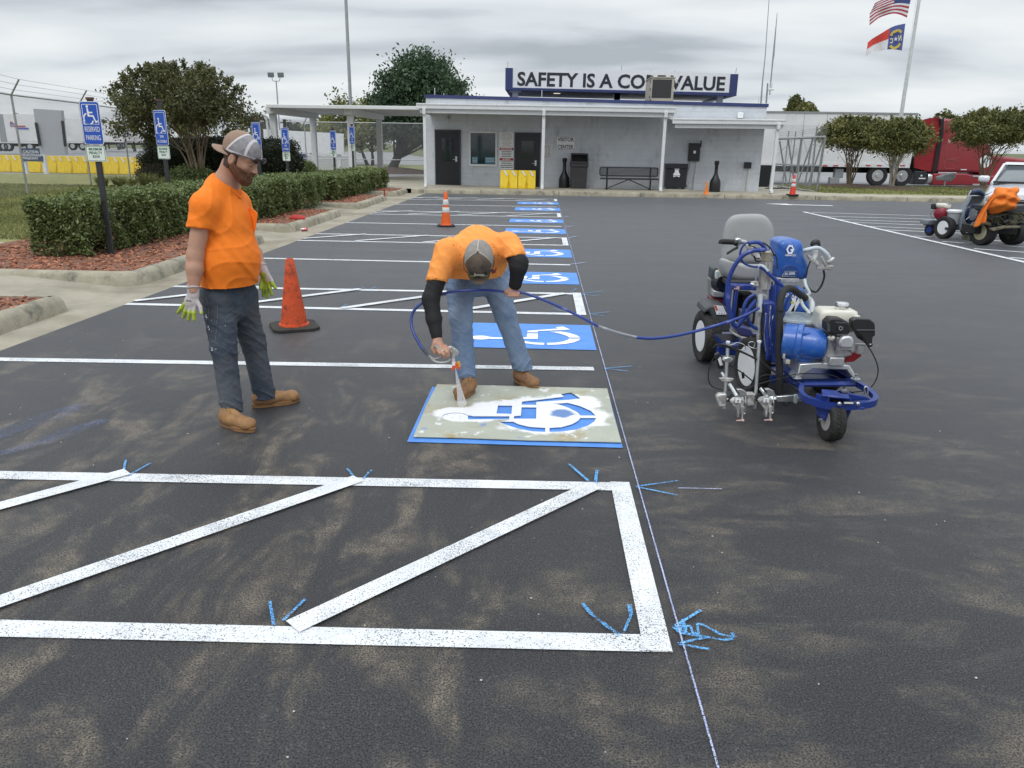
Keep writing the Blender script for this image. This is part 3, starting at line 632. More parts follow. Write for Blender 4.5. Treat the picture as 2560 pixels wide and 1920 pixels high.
# electrical boxes
s0, z0, s1, z1 = wrect(C4, 903, 893, 1020, 1075); o = tag(MB().build('x', M_BLK), 'tall black electrical disconnect box with a white label high on the wall', 'electrical box'); bpy.data.objects.remove(o)
e_ = empty('electrical_box', wp(s0, z0), 0, 'tall black electrical switch box with a small white label on the grey wall', 'electrical box')
b = MB(); wbox(b, s0, z0, s1, z1, .0, .17); b.build('box', M_BLK, e_, bevel=.012)
b = MB(); wbox(b, s0+.06, z0+.22, s1-.05, z1-.08, .171, .19); b.build('cover', M_BLK, e_, bevel=.006)
b = MB(); wbox(b, *wrect(C4, 952, 970, 976, 998), .191, .193); b.build('label_plate', M_SIGNW, e_)
b = MB(); wbox(b, s1+.002, z0+.5, s1+.04, z0+.75, .05, .12); b.build('switch_lever', M_BLK, e_)
def wpath(c, pts, off): return [wp(*wc(c(*p)), off) for p in pts]
b = MB(); b.tube(smooth_path(wpath(C4, [(915, 1075), (913, 1130), (895, 1190), (882, 1260), (878, 1310), (892, 1330)], .06), 4), .022, 8); b.tube(smooth_path(wpath(C4, [(978, 1075), (972, 1150), (955, 1270), (945, 1380)], .05), 3), .014, 8); b.build('conduit', M_GALV, e_)
s0, z0, s1, z1 = wrect(C4, 1472, 1087, 1545, 1150)
e_ = empty('meter_box', wp(s0, z0), 0, 'small black box with four thin conduits running down to the walk', 'electrical box')
b = MB(); wbox(b, s0, z0, s1, z1, 0, .14); b.build('box', M_BLK, e_, bevel=.01)
for k in range(4):
    x = s0+.05+k*(s1-s0-.1)/3; b = MB(); b.cyl(wp(x, z0, .06), wp(x-.02, .12, .06), .013, n=8); b.build('conduit', M_WMET if k != 2 else M_TAN, e_)
# AC unit
Ya = 33.6
P = lambda x, y, Y=Ya: A(*C4(x, y), Y)
a0, a1 = P(517, 460), P(766, 226)
ac = empty('rooftop_unit', (a0.x, Ya, a0.z), 0, 'beige rooftop air conditioning unit standing in front of the slogan sign', 'air conditioner')
b = MB(); b.b2((a0.x, Ya, a0.z-.1), (a1.x, Ya+1.9, a1.z)); b.build('casing', M_TAN, ac, bevel=.03)
g0, g1 = P(528, 428), P(738, 242); b = MB(); b.b2((g0.x, Ya-.012, g0.z), (g1.x, Ya-.002, g1.z)); b.build('coil_grille', mat('coil_black', (.035, .037, .035), rough=.6, var=.2, vs=60), ac)
b = MB(); b.b2((a0.x-.03, Ya-.03, a1.z), (a1.x+.03, Ya+1.93, a1.z+.04)); b.build('top_panel', M_TAN, ac, bevel=.01)
b = MB()
for k in range(3):
    z = a0.z+.12+k*.3; b.b2((a0.x-.02, Ya+.2, z), (a0.x-.002, Ya+.34, z+.08)); 
b.b2((a0.x-.03, Ya-.02, a0.z-.04), (a0.x+.02, Ya+.04, a0.z+.05)); b.build('lifting_lug', mat('dark_frame', (.05, .055, .07)), ac)
b = MB(); b.tube(smooth_path([P(775, 235, 34), P(810, 300, 34), P(790, 345, 34), P(770, 370, 34)], 4), .012, 6); b.build('cable', M_WMET, ac)
# roof slogan sign
Ys = 36.5
P3 = lambda x, y, Y=Ys: A(*C3(x, y), Y); P4 = lambda x, y, Y=Ys: A(*C4(x, y), Y)
tl, tr, bl, br_ = P3(993, 121), P4(1421, 185), P3(1000, 346), P4(1396, 409)
sg = empty('roof_sign', (tl.x, Ys, 3.5), 0, 'long raised white sign reading SAFETY IS A CORE VALUE with navy ends', 'sign')
xl, xr = (tl.x+bl.x)/2, (tr.x+br_.x)/2; dd = Vector((0, 6, 0)); th = .25
b = MB(); wl = P3(1072, 200).x-xl; wr = xr-P4(1331, 280).x
b.slab([(xl, Ys, bl.z), (xl+wl, Ys, bl.z+.005), (xl+wl, Ys, tl.z), (xl, Ys, tl.z)], (0, 6, 0))
b.slab([(xr-wr, Ys, br_.z), (xr, Ys, br_.z), (xr, Ys, tr.z), (xr-wr, Ys, tr.z)], (0, 6, 0))
b.slab([(xl+wl, Ys+.002, bl.z), (xr-wr, Ys+.002, br_.z), (xr-wr, Ys+.002, br_.z+.13), (xl+wl, Ys+.002, bl.z+.10)], (0, .3, 0))
b.build('frame', M_NAVY, sg)
b = MB(); b.slab([(xl+wl+.003, Ys+.03, bl.z+.10), (xr-wr-.003, Ys+.03, br_.z+.13), (xr-wr-.003, Ys+.03, tr.z+.02), (xl+wl+.003, Ys+.03, tl.z-.02)], (0, .12, 0)); b.build('panel', M_SIGNW, sg)
ta, tb = P3(1120, 235), P4(1282, 287); hh = (P3(1130, 163).z-P3(1130, 307).z + P4(1260, 217).z-P4(1260, 357).z)/2
b = MB(); put_text(b, 'SAFETY IS A CORE VALUE', (ta+tb)/2+Vector((0, .028, .01)), tb-ta, (0, 0, 1), (tb-ta).length, hh*1.04, .02, .028); b.build('lettering', M_INK, sg)
b = MB(); b.slab([(xl+.25, Ys+.31, bl.z+.06), (xr-.25, Ys+.31, br_.z+.08), (xr-.25, Ys+5.9, br_.z+.08), (xl+.25, Ys+5.9, bl.z+.06)], (0, 0, .06)); b.build('soffit', M_SOFF, sg)
for c, x, y in ((C3, 1100, 380), (C3, 2140, 415), (C4, 175, 415), (C4, 1225, 445)):
    p = A(*c(x, y), Ys+.8); b = MB(); b.b2((p.x-.13, Ys+.7, 2.6), (p.x+.13, Ys+.9, bl.z+.055)); b.b2((p.x-.26, Ys+.55, bl.z-.06), (p.x+.26, Ys+.69, bl.z+.02)); b.build('column', M_WMET, sg)
for c, x, y in ((C3, 1525, 392), (C3, 1985, 404), (C4, 20, 404), (C4, 1060, 432)):
    p = A(*c(x, y), Ys+2.5); b = MB(); b.lathe([(0, 0), (.16, 0), (.18, .03), (0, .035)], (p.x, Ys+2.5, bl.z+.018), (0, 0, 1), 14); b.build('downlight', mat('lamp_white', (.9, .9, .85), em=((1, .96, .85), .8)), sg)
for c, x, y0, y1 in ((C3, 1020, 60, 118), (C4, 218, 88, 150), (C4, 520, 145, 180), (C4, 762, 150, 182), (C4, 1390, 120, 180)):
    p0, p1 = A(*c(x, y1), Ys+.1), A(*c(x+3, y0), Ys+.1); b = MB(); b.cyl(p0, (p0.x+.01, p0.y, p1.z), .012, n=6); b.build('lightning_rod', M_GALV, sg)
# antennas on the roof
Yn = 33.0
def mast(name, pts, r, label, cat, Y=Yn, m=None): 
    b = MB(); b.tube([A(*p, Y) for p in pts], r, 8); return tag(b.build(name, m or M_GALV), label, cat)
mast('antenna', [C4(1648, 485), C4(1665, 260), C4(1692, 0), (1924, -20)], [.035, .025, .018, .012], 'tall thin whip antenna at the right end of the roof', 'antenna')
an = empty('radio_mast', A(*C4(1702, 485), Yn+.5), 0, 'short mast with white radio equipment beside the whip antenna', 'antenna')
b = MB(); b.tube([A(*C4(1702, 485), Yn+.5), A(*C4(1718, 280), Yn+.5)], .035, 8); b.tube([A(*C4(1745, 300), Yn+.5), A(*C4(1757, 180), Yn+.5), A(*C4(1770, 40), Yn+.5), A(*C4(1776, 0), Yn+.5), (A(1943, 32, Yn+.5))], [.03, .025, .03, .04, .01], 8); b.build('mast', M_GALV, an)
b = MB(); 
for x0, y0, x1, y1 in ((1740, 270, 1765, 325), (1712, 335, 1780, 352), (1735, 352, 1750, 395), (1714, 280, 1726, 345)):
    p, q = A(*C4(x0, y1), Yn+.5), A(*C4(x1, y0), Yn+.5); b.b2((p.x, p.y-.08, p.z), (q.x, p.y+.08, q.z))
b.build('equipment', M_WMET, an, bevel=.01)
for c, x, y0, y1 in ((C3, 275, 328, 395), (C3, 367, 380, 398), (C3, 1370, 350, 420), (C4, 1622, 425, 486)):
    p0 = A(*c(x, y1+6), 32.2); p1 = A(*c(x, y0), 32.2); b = MB(); b.cyl(p0, (p0.x, p0.y, p1.z), .014, n=6); b.build('lightning_rod', M_WMET, bld)
# ================================================================ CARPORT to the left
cp = empty('carport', (-8, 36, 0), 0, 'white flat-roofed carport joined to the left of the building', 'carport')
p0, p1 = A(*C2(285, 362), 33.2), A(*C2(1975, 372), 33.2); q0, q1 = A(*C2(285, 402), 33.2), A(*C2(1975, 412), 33.2)
z1c, z0c = (p0.z+p1.z)/2, (q0.z+q1.z)/2
b = MB(); b.b2((p0.x, 33.2, z0c), (p1.x, 33.34, z1c)); b.b2((p0.x, 33.345, z0c+.0), (p0.x+.12, 40.6, z1c)); b.b2((p0.x, 40.61, z0c), (p1.x, 40.72, z1c)); b.build('fascia', M_WMET, cp, bevel=.015)
b = MB(); b.b2((p0.x+.125, 33.345, z1c-.10), (p1.x, 40.6, z1c-.05)); b.build('roof', M_SOFF, cp)
PXs = ((-11.45, 34.0), (-11.45, 39.9), (-8.15, 34.0), (-8.15, 39.9))
for x, y in PXs: b = MB(); b.b2((x-.13, y-.13, 0), (x+.13, y+.13, z1c-.35)); b.build('column', M_WMET, cp, bevel=.01)
b = MB(); b.b2((-11.62, 33.6, z1c-.345), (-11.28, 40.4, z1c-.105)); b.b2((-8.32, 33.6, z1c-.345), (-7.98, 40.4, z1c-.105)); b.build('beam', M_WMET, cp)
b = MB(); b.tube(smooth_path([(-12.0, 33.4, z0c), (-11.95, 33.45, z0c-.25), (-11.6, 33.6, z0c-.5), (-11.6, 33.7, .1)], 4), .05, 8); b.build('downpipe', M_WMET, cp)
# ================================================================ THINGS ON THE WALK
def gz(p, z=.15): return G(*p, z)
# yellow barriers
def barrier(w, h, name='plastic_barrier', label='', group=None, full=True):
    e = empty(name, (0, 0, 0), 0, label, 'barrier', group); b = MB(); d = .30; t = .13
    zs = [(0, d), (.12, d), (.20, .24), (h-.1, t), (h, t*.9)]
    # profile across depth, front has two tapered forklift grooves
    nx = 25; cols = []
    for i in range(nx):
        x = -w/2+w*i/(nx-1); gd = []
        for z, dep in zs:
            u = abs((x/w+.5)-.5); half = .07*(1-min(1, z/(h*.55)))  if z > .1 else .07
            g_ = .07 if (u < half and z < h*.55) else 0
            gd.append((x, -dep/2+g_, z))
        for z, dep in zs[::-1]: gd.append((x, dep/2, z))
        cols.append(gd)
    k = len(zs)*2; vs = [p for c in cols for p in c]
    fs = [(i*k+j, (i+1)*k+j, (i+1)*k+(j+1) % k, i*k+(j+1) % k) for i in range(nx-1) for j in range(k)] + [tuple(range(k))[::-1], tuple(range((nx-1)*k, nx*k))]
    b.add(vs, fs); b.build('body', M_YEL, e, bevel=.012)
    b = MB()
    for x in (-w*.33, w*.13):
        for q in (0,):
            y0_, y1_ = -t/2-.008, -t/2-.03; b.slab([(x, -t*.45-.012, h-.015), (x+.07, -t*.45-.012, h-.015), (x+.19, -.094, h-.19), (x+.12, -.094, h-.19)], (0, -.004, 0))
    b.build('reflective_mark', M_REFL, e); return e
by = (29.85)
pL, pM, pR = gz(C3(920, 1375)), gz(C3(1110, 1376)), gz(C3(1303, 1380))
bw = (pR.x-pL.x)/2
bp0 = barrier(bw-.02, .66, label='yellow plastic barrier on the walk under the notice board'); bp0.location = (pL.x+bw/2, by, .15)
bp1 = copy_tree(bp0); bp1.location = (pL.x+bw*1.5, by, .15); tag(bp1, 'yellow plastic barrier on the walk in front of the second door')
for o in (bp0, bp1): o['group'] = 'yellow barriers on the building walk'
# row by the yard
r0, r1 = A(*crop(0, 200, 6.9125)(0, 1560), 40.6), A(*crop(0, 200, 6.9125)(2190, 1645), 38.5)
r0 = G(-60, 428, .0); r1 = G(362, 437, .0)
dv = (r1-r0); nb = max(8, round(dv.length/.86)); 
for i in range(nb):
    o = copy_tree(bp0); p = r0+dv*(i+.5)/nb; o.location = (p.x, p.y, .0); o.rotation_euler = (0, 0, math.atan2(dv.y, dv.x)); o.scale = (dv.length/nb/bw*1.03, 1.0, 1.28)
    o['group'] = 'yellow barriers in a row behind the fence'; o['label'] = (['leftmost', 'second', 'third', 'fourth', 'fifth', 'sixth', 'seventh', 'eighth', 'ninth', 'tenth', 'eleventh', 'twelfth', 'thirteenth', 'fourteenth'][i])+' yellow barrier counted from the left in the row along the truck yard'
# wet floor sign lying down
p = gz(C3(690, 1328)); o = empty('floor_sign', (p.x, p.y, .15), 0, 'folded yellow caution sign lying on its side by the wall', 'sign')
b = MB(); L0, L1 = -.42, .36
b.add([(L0, -.02, .02), (L1, -.02, 0), (L1, -.02, .36), (L0, -.02, .20), (L0, .02, .02), (L1, .02, 0), (L1, .02, .36), (L0, .02, .20)], [(0, 1, 2, 3), (7, 6, 5, 4), (0, 4, 5, 1), (1, 5, 6, 2), (2, 6, 7, 3), (3, 7, 4, 0)]); b.build('panel', M_YEL, o, bevel=.008)
b = MB(); 
for x in (-.22, -.16, -.10, .03, .09, .15, .21): b.b2((x, -.026, .09), (x+.04, -.0205, .19))
b.build('lettering', M_INK, o)
# bottle-shaped ashtrays
def ash(p, label):
    b = MB(); b.lathe([(.0, 0), (.20, 0), (.205, .02), (.20, .30), (.185, .40), (.12, .52), (.075, .62), (.06, .72), (.062, .95), (.085, .99), (.09, 1.08), (.07, 1.11), (0, 1.12)], (p.x, p.y, .15), n=28)
    o = b.build('ash_urn', mat('black_plastic', (.013, .013, .015), rough=.45, var=.2), origin=(p.x, p.y, .15)); o.scale = (1, 1, 1.0); return tag(o, label, 'ash urn', 'bottle-shaped ash urns by the wall')
ash(gz(C3(1597, 1352)) + Vector((0, .15, 0)), 'black bottle-shaped ash urn standing left of the trash bin'); ash(gz(C4(1177, 1392))+Vector((0, .1, 0)), 'black bottle-shaped ash urn behind the small orange cone')
# trash bin
p = gz(C3(1745, 1358)); o = empty('trash_bin', (p.x, p.y+.2, .15), 0, 'dark grey trash bin with an open hooded top against the wall', 'trash bin'); x, y = p.x, p.y+.2
b = MB(); b.box((x, y, .15+.40), (.58, .5, .8), taper=1.1); b.build('bin', mat('charcoal_plastic', (.035, .033, .036), rough=.6, var=.15), o, bevel=.02)
b = MB(); b.box((x, y, .15+.86), (.70, .6, .12)); b.build('rim', mat('charcoal_plastic', (.035, .033, .036)), o, bevel=.02)
b = MB(); z = .15+.93
for sx_ in (-1, 1): b.slab([(x+sx_*.34, y-.29, z), (x+sx_*.34, y+.29, z), (x+sx_*.32, y+.25, z+.33), (x+sx_*.32, y-.22, z+.33)], (-sx_*.04, 0, 0))
b.slab([(x-.33, y-.23, z+.31), (x+.33, y-.23, z+.31), (x+.33, y+.26, z+.33), (x-.33, y+.26, z+.33)], (0, 0, .04)); b.b2((x-.34, y-.3, z), (x+.34, y-.27, z+.07)); b.b2((x-.30, y+.22, z), (x+.30, y+.25, z+.31)); b.build('hood', mat('charcoal_plastic', (.035, .033, .036)), o, bevel=.01)
# bench
pa, pb = gz(C4(82, 1360)), gz(C4(500, 1374)); sb0, sb1 = gz(C4(10, 1372)), gz(C4(590, 1372)); yb_ = 30.3
k = yb_/pa.y; xa, xb_ = sb0.x*k, sb1.x*k; xm = (xa+xb_)/2; o = empty('bench', (xm, yb_, .15), 0, 'long black metal park bench with mesh seat against the grey wall', 'bench')
M_BM = mat('black_bench_metal', (.02, .021, .028), rough=.4)
def ring(b, pts, r): b.tube(pts+[pts[0], pts[1]], r, 8, cap=False)
def rr_rect(x0, x1, z0, z1, y, rad, ymap=None):
    o_ = []
    for cx_, cz_, a0 in ((x1-rad, z1-rad, 0), (x0+rad, z1-rad, 90), (x0+rad, z0+rad, 180), (x1-rad, z0+rad, 270)):
        for t in range(0, 91, 30): a = radians(a0+t); o_.append((cx_+rad*cos(a), y, cz_+rad*sin(a)))
    return o_
b = MB(); ring(b, rr_rect(xa, xb_, .65, .96, yb_+.05, .07), .024)
for x in np.arange(xa+.05, xb_, .032): b.cyl((x, yb_+.05, .65), (x, yb_+.05, .96), .007, n=4)
for z in np.arange(.68, .95, .045): b.cyl((xa+.02, yb_+.05, z), (xb_-.02, yb_+.05, z), .0045, n=4)
b.build('backrest', M_BM, o)
b = MB(); b.b2((xa, yb_-.35, .53), (xb_, yb_+.0, .585)); b.build('seat', M_BM, o, bevel=.008)
for x in (xa+.27, xb_-.27):
    b = MB(); b.tube([(x, yb_+.05, .96), (x, yb_+.05, .6), (x, yb_-.1, .50), (x, yb_-.1, .15)], .032, 8); b.b2((x-.03, yb_-.28, .15), (x+.03, yb_+.28, .185)); b.build('leg', M_BM, o)
b = MB(); b.cyl((xa+.3, yb_-.1, .2), (xm, yb_-.1, .53), .018, n=8); b.cyl((xb_-.3, yb_-.1, .2), (xm, yb_-.1, .53), .018, n=8); b.build('brace', M_BM, o)
# black cabinet with bell emblem
p0, p1 = gz(C4(668, 1366)), gz(C4(866, 1366)); yk = 30.2; k = yk/p0.y; x0, x1 = p0.x*k, p1.x*k; o = empty('cabinet', ((x0+x1)/2, yk, .15), 0, 'squat black cabinet with a white bell emblem beside the bench', 'cabinet')
b = MB(); b.b2((x0, yk, .27), (x1, yk+.45, .95)); b.b2((x0-.02, yk-.03, .951), (x1+.02, yk+.47, 1.13)); b.build('body', M_BLK, o, bevel=.015)
b = MB(); b.b2((x0+.05, yk+.02, .15), (x0+.15, yk+.12, .269)); b.b2((x1-.15, yk+.02, .15), (x1-.05, yk+.12, .269)); b.build('foot', M_BLK, o)
b = MB(); cx_ = (x0+x1)/2+.0; me = curve_mesh([[(-.07, .10), (.07, .10), (.08, .02), (.13, -.05), (.13, -.09), (-.13, -.09), (-.13, -.05), (-.08, .02)], [(-.09, .12), (-.09, .16), (.09, .16), (.09, .12)], [(-.12, -.13), (-.11, -.16), (-.05, -.13), (.05, -.13), (.11, -.16), (.12, -.13), (.10, -.105), (-.10, -.105)]], .002)
put_mesh(b, me, frame((cx_, yk-.005, .80), (1, 0, 0), (0, 0, 1))); b.build('bell_emblem', M_SIGNW, o)
b = MB(); b.b2((x0-.1, yk-.12, .152), (x1+.1, yk-.02, .20)); tag(b.build('wood_plank', M_TAN), 'short wooden plank on the walk in front of the black cabinet', 'plank')
# mat behind the cabinet, bin by the right corner
p = gz(C4(1660, 1350)); b = MB(); b.box((p.x+.3, p.y+1.2, .15+.45), (.5, .5, .9), taper=1.12); tag(b.build('waste_bin', M_BLK, bevel=.02), 'black bin behind the right corner of the building', 'trash bin')
# cones
def cone(p, h, wbase, col, bands, label, name='traffic_cone', z=0, basecol=None, dirty=False, rz=.3, bt=.035, group=None):
    o = empty(name, (p.x, p.y, z), rz, label, 'traffic cone', group); r0 = wbase*.30; r1 = wbase*.085
    b = MB()
    if bt > 0:
        q = wbase/2; k = q*.72; b.slab([(x_*1., y_*1., 0) for x_, y_ in ((-q, -k), (-k, -q), (k, -q), (q, -k), (q, k), (k, q), (-k, q), (-q, k))], (0, 0, bt))
        bb = b.build('base', basecol or M_BLKR, None, bevel=.006); bb.parent = o
    b = MB(); rad = lambda z_: r0+(r1-r0)*(z_-bt)/(h-bt); b.lathe([(r0*1.12, bt), (r0*1.1, bt+.015)]+[(rad(z_), z_) for z_ in np.linspace(bt+.02, h-.01, 6)]+[(r1*.85, h), (r1*.7, h-.01), (r1*.6, h-.06)], n=28); c = b.build('cone_body', col, None); c.parent = o
    for z0_, z1_ in bands:
        b = MB(); b.lathe([(rad(z0_)+.003, z0_), (rad(z0_)+.005, z0_+.004), (rad(z1_)+.005, z1_-.004), (rad(z1_)+.003, z1_)], n=28); c = b.build('reflective_band', M_REFL, None); c.parent = o
    return o
M_DC = mat('dirty_cone_orange', (.60, .075, .015), rough=.6, var=.25, vs=8, dirt=(.06, .025, .018), ds=9, dlo=.50, dhi=.68)
hc = A(*P_(602, 557), 7.15).z
cone(Vector((-2.34, 7.12, 0)), hc, .43, M_DC, [], 'grimy orange cone with a wide black base beside the standing man', z=.0, rz=.45, basecol=mat('dirty_rubber', (.028, .028, .024), rough=.85, var=.4, vs=12), bt=.03)
p = G(1115, 566); cone(p, .73, .37, M_ORNG, [(.30, .405), (.455, .57)], 'orange cone with two white bands behind the bending man', rz=.2)
p = gz(C4(1093, 1418)); cone(p+Vector((0, .1, 0)), .45, .25, mat('light_orange', (.85, .24, .03), rough=.5), [], 'small plain orange cone on the kerb before the ash urn', z=.15, basecol=mat('light_orange', (.85, .24, .03)), bt=.015)
p = gz(C4(1983, 1428)); cone(p+Vector((0, .15, 0)), .70, .36, mat('cone_red', (.75, .06, .03), rough=.5), [(.30, .40), (.46, .56)], 'red-orange cone with white bands by the open gate', z=.15)
# ================================================================ VEGETATION
def leaf_mesh(name, pts, size, m, parent=None, r=None, up=.0, tone=None, elong=1.6):
    """pts (N,3): one small folded leaf (two triangles) at each"""
    r = r or RNG; n = len(pts); pts = np.asarray(pts)
    nr = r.normal(size=(n, 3)); nr[:, 2] = np.abs(nr[:, 2])+up; nr /= np.linalg.norm(nr, axis=1)[:, None]
    a = np.cross(nr, r.normal(size=(n, 3))); a /= np.linalg.norm(a, axis=1)[:, None]; b = np.cross(nr, a)
    s = size*r.uniform(.6, 1.35, (n, 1))
    v = np.stack([pts-a*s*elong*.5, pts+b*s*.36, pts+a*s*elong*.5, pts-b*s*.36], 1).reshape(-1, 3)
    me = bpy.data.meshes.new(name); me.vertices.add(4*n); me.vertices.foreach_set('co', v.ravel())
    me.loops.add(4*n); me.loops.foreach_set('vertex_index', np.arange(4*n)); me.polygons.add(n); me.polygons.foreach_set('loop_start', np.arange(0, 4*n, 4)); me.polygons.foreach_set('loop_total', np.full(n, 4))
    me.update(); me.materials.append(m)
    t = tone if tone is not None else np.zeros(n)+1; t = t*r.uniform(.6, 1.4, n)
    at = me.color_attributes.new('tone', 'FLOAT_COLOR', 'CORNER'); c = np.repeat(t, 4)[:, None]*np.ones((1, 4)); at.data.foreach_set('color', c.astype(np.float32).ravel())
    o = bpy.data.objects.new(name, me); COL.objects.link(o)
    if parent is not None: setpar(o, parent)
    return o
def leafmat(name, c1, c2, rough=.55):
    m = tone_mat(name, c1, rough=rough, spec=.35, col2=c2); n, l = NT(m); b = n['Principled BSDF']
    tr = n.new('ShaderNodeBsdfTranslucent'); l.new(b.inputs['Base Color'].links[0].from_socket, tr.inputs[0]); mxs = n.new('ShaderNodeMixShader'); mxs.inputs[0].default_value = .25
    o = [k for k in n if k.type == 'OUTPUT_MATERIAL'][0]; l.new(b.outputs[0], mxs.inputs[1]); l.new(tr.outputs[0], mxs.inputs[2]); l.new(mxs.outputs[0], o.inputs[0]); return m
LM_HEDGE = leafmat('hedge_leaf', (.05, .082, .028), (.25, .30, .11), .42)
LM_MYRT = leafmat('myrtle_leaf', (.050, .060, .028), (.165, .165, .07))
LM_MYRT2 = leafmat('green_myrtle_leaf', (.055, .075, .025), (.23, .225, .075))
LM_CEDAR = leafmat('cedar_needle', (.025, .055, .028), (.085, .14, .07))
LM_DARK = leafmat('yew_leaf', (.010, .016, .011), (.045, .055, .025))
LM_PALE = leafmat('pale_leaf', (.10, .12, .035), (.26, .27, .08))
LM_GRAS = leafmat('grass_blade', (.12, .14, .045), (.33, .33, .13), .6)
M_BARK = mat('myrtle_bark', (.20, .155, .105), rough=.8, var=.25, vs=9, bump=.3, bs=30, dirt=(.11, .08, .055), ds=6)
M_BARKP = mat('pale_myrtle_bark', (.36, .32, .26), rough=.75, var=.2, vs=9, bump=.3)
M_BARKD = mat('dark_bark', (.045, .038, .032), rough=.9, var=.3, vs=9, bump=.5)
M_COREG = mat('hedge_shade_core', (.022, .030, .014), rough=.95, var=.4, vs=20, bump=.6, bs=25)  # dark green with the shade inside the foliage put into the colour
def clumps(center, rad, n, crad, per, r, shell=.55, flat=0, zmin=-1.0):
    C = []
    while len(C) < n:
        p = r.normal(size=3); p /= np.linalg.norm(p); p *= r.uniform(shell, 1.0)**.7
        if p[2] < zmin: continue
        p = p*(1+.10*math.sin(p[0]*5/np.linalg.norm(p)+rad[0]*9)+.09*math.sin(p[2]*7/np.linalg.norm(p)+p[1]*6)); C.append(np.array(center)+p*np.array(rad))
    P, T = [], []
    for c in C:
        k = int(per*r.uniform(.5, 1.4)); q = r.normal(size=(k, 3))*crad*r.uniform(.6, 1.25)*np.array([1, 1, .75]); P.append(c+q); T.append(np.full(k, r.uniform(.4, 1.6)))
    return np.vstack(P), np.concatenate(T), C
def tree(name, base, crown_c, crown_r, ntr, spread, m, bark, label, cat='tree', nclump=90, crad=.28, per=120, leaf=.07, tr=.04, seed=1, group=None, zmin=-.75, shell=.55, sprigs=0, pull=.8, rise=.55, cover=None, extra=None):
    r = np.random.default_rng(seed); o = empty(name, base, 0, label, cat, group)
    P, T, C = clumps(crown_c, crown_r, nclump, crad, per, r, zmin=zmin, shell=shell)
    if sprigs:
        for k in range(sprigs):     # upright shoots standing out of the crown's top
            a = r.uniform(0, 2*pi); q = r.uniform(.1, 1.0)**.6; x, y = q*cos(a), q*sin(a); z = math.sqrt(max(0, 1-q*q))
            p0 = np.array(crown_c)+np.array([x, y, z*.95])*np.array(crown_r); d = np.array([x*.6, y*.6, 1.0]); d /= np.linalg.norm(d); Lg = r.uniform(.25, .75)*crad*2.2
            t = r.uniform(0, 1, int(per*.45)); s_ = p0+np.outer(t*Lg, d)+r.normal(size=(len(t), 3))*crad*.18; P = np.vstack([P, s_]); T = np.concatenate([T, np.full(len(t), r.uniform(.7, 1.5))])
    if extra is not None:
        for c_, r_, n_ in extra: P2, T2, C2_ = clumps(c_, r_, n_, crad, per, r); P = np.vstack([P, P2]); T = np.concatenate([T, T2]); C += C2_
    leaf_mesh('crown', P, leaf, m, o, r, tone=T)
    B = Vector(base); b = MB(); ends = []
    for k in range(ntr):
        a = 2*pi*(k+.3*r.random())/ntr; tgt = Vector(crown_c)+Vector((cos(a)*crown_r[0]*spread*r.uniform(.5, 1), sin(a)*crown_r[1]*spread*r.uniform(.5, 1), -crown_r[2]*r.uniform(0, .35)))
        s0 = B+Vector((cos(a), sin(a), 0))*tr*(1.2 if ntr > 1 else 0); mid_ = s0.lerp(tgt, .5)+Vector((-(tgt.x-s0.x)*.12, -(tgt.y-s0.y)*.12, 0)) + Vector(r.normal(size=3)*.04)
        path = smooth_path([s0-Vector((0, 0, .05)), s0.lerp(mid_, .5)+Vector(r.normal(size=3)*.02), mid_, tgt], 4); ends.append(path)
        tk = MB(); tk.tube(path, [tr*(1-.72*i/(len(path)-1))*r.uniform(.92, 1.08) for i in range(len(path))], 8); tk.build('trunk', bark, o)
    b = MB()
    for c in C[:min(len(C), 70)]:
        pth = ends[r.integers(len(ends))]; j = int(len(pth)*r.uniform(rise, .95)); s_ = pth[min(j, len(pth)-1)]; c = Vector(c); b.tube([s_, s_.lerp(c, .5)+Vector(r.normal(size=3)*.08), c], [tr*.28, tr*.18, tr*.07], 5)
    b.build('limbs', bark, o); return o
def AX(u, v, Y): p = A(u, v, Y); return p
# --- big crape myrtle on the left
Ym = 27.5
c_ = A(455, 288, Ym); base = A(500, 461, Ym); base.z = .15
R0 = (A(637, 288, Ym).x-A(285, 288, Ym).x)/2
tree('crape_myrtle', base, (c_.x, Ym, 2.92), (R0*.86, 1.9, 1.13), 9, .55, LM_MYRT, M_BARK, 'wide multi-stemmed crape myrtle with bronze tinted leaves on the left', nclump=210, crad=.19, per=95, leaf=.075, tr=.05, seed=4, sprigs=130, zmin=-.5, shell=.35, extra=[((A(345, 330, Ym).x, Ym, 2.15), (.9, .9, .45), 22), ((A(590, 340, Ym).x, Ym, 2.35), (.7, .9, .5), 20)])
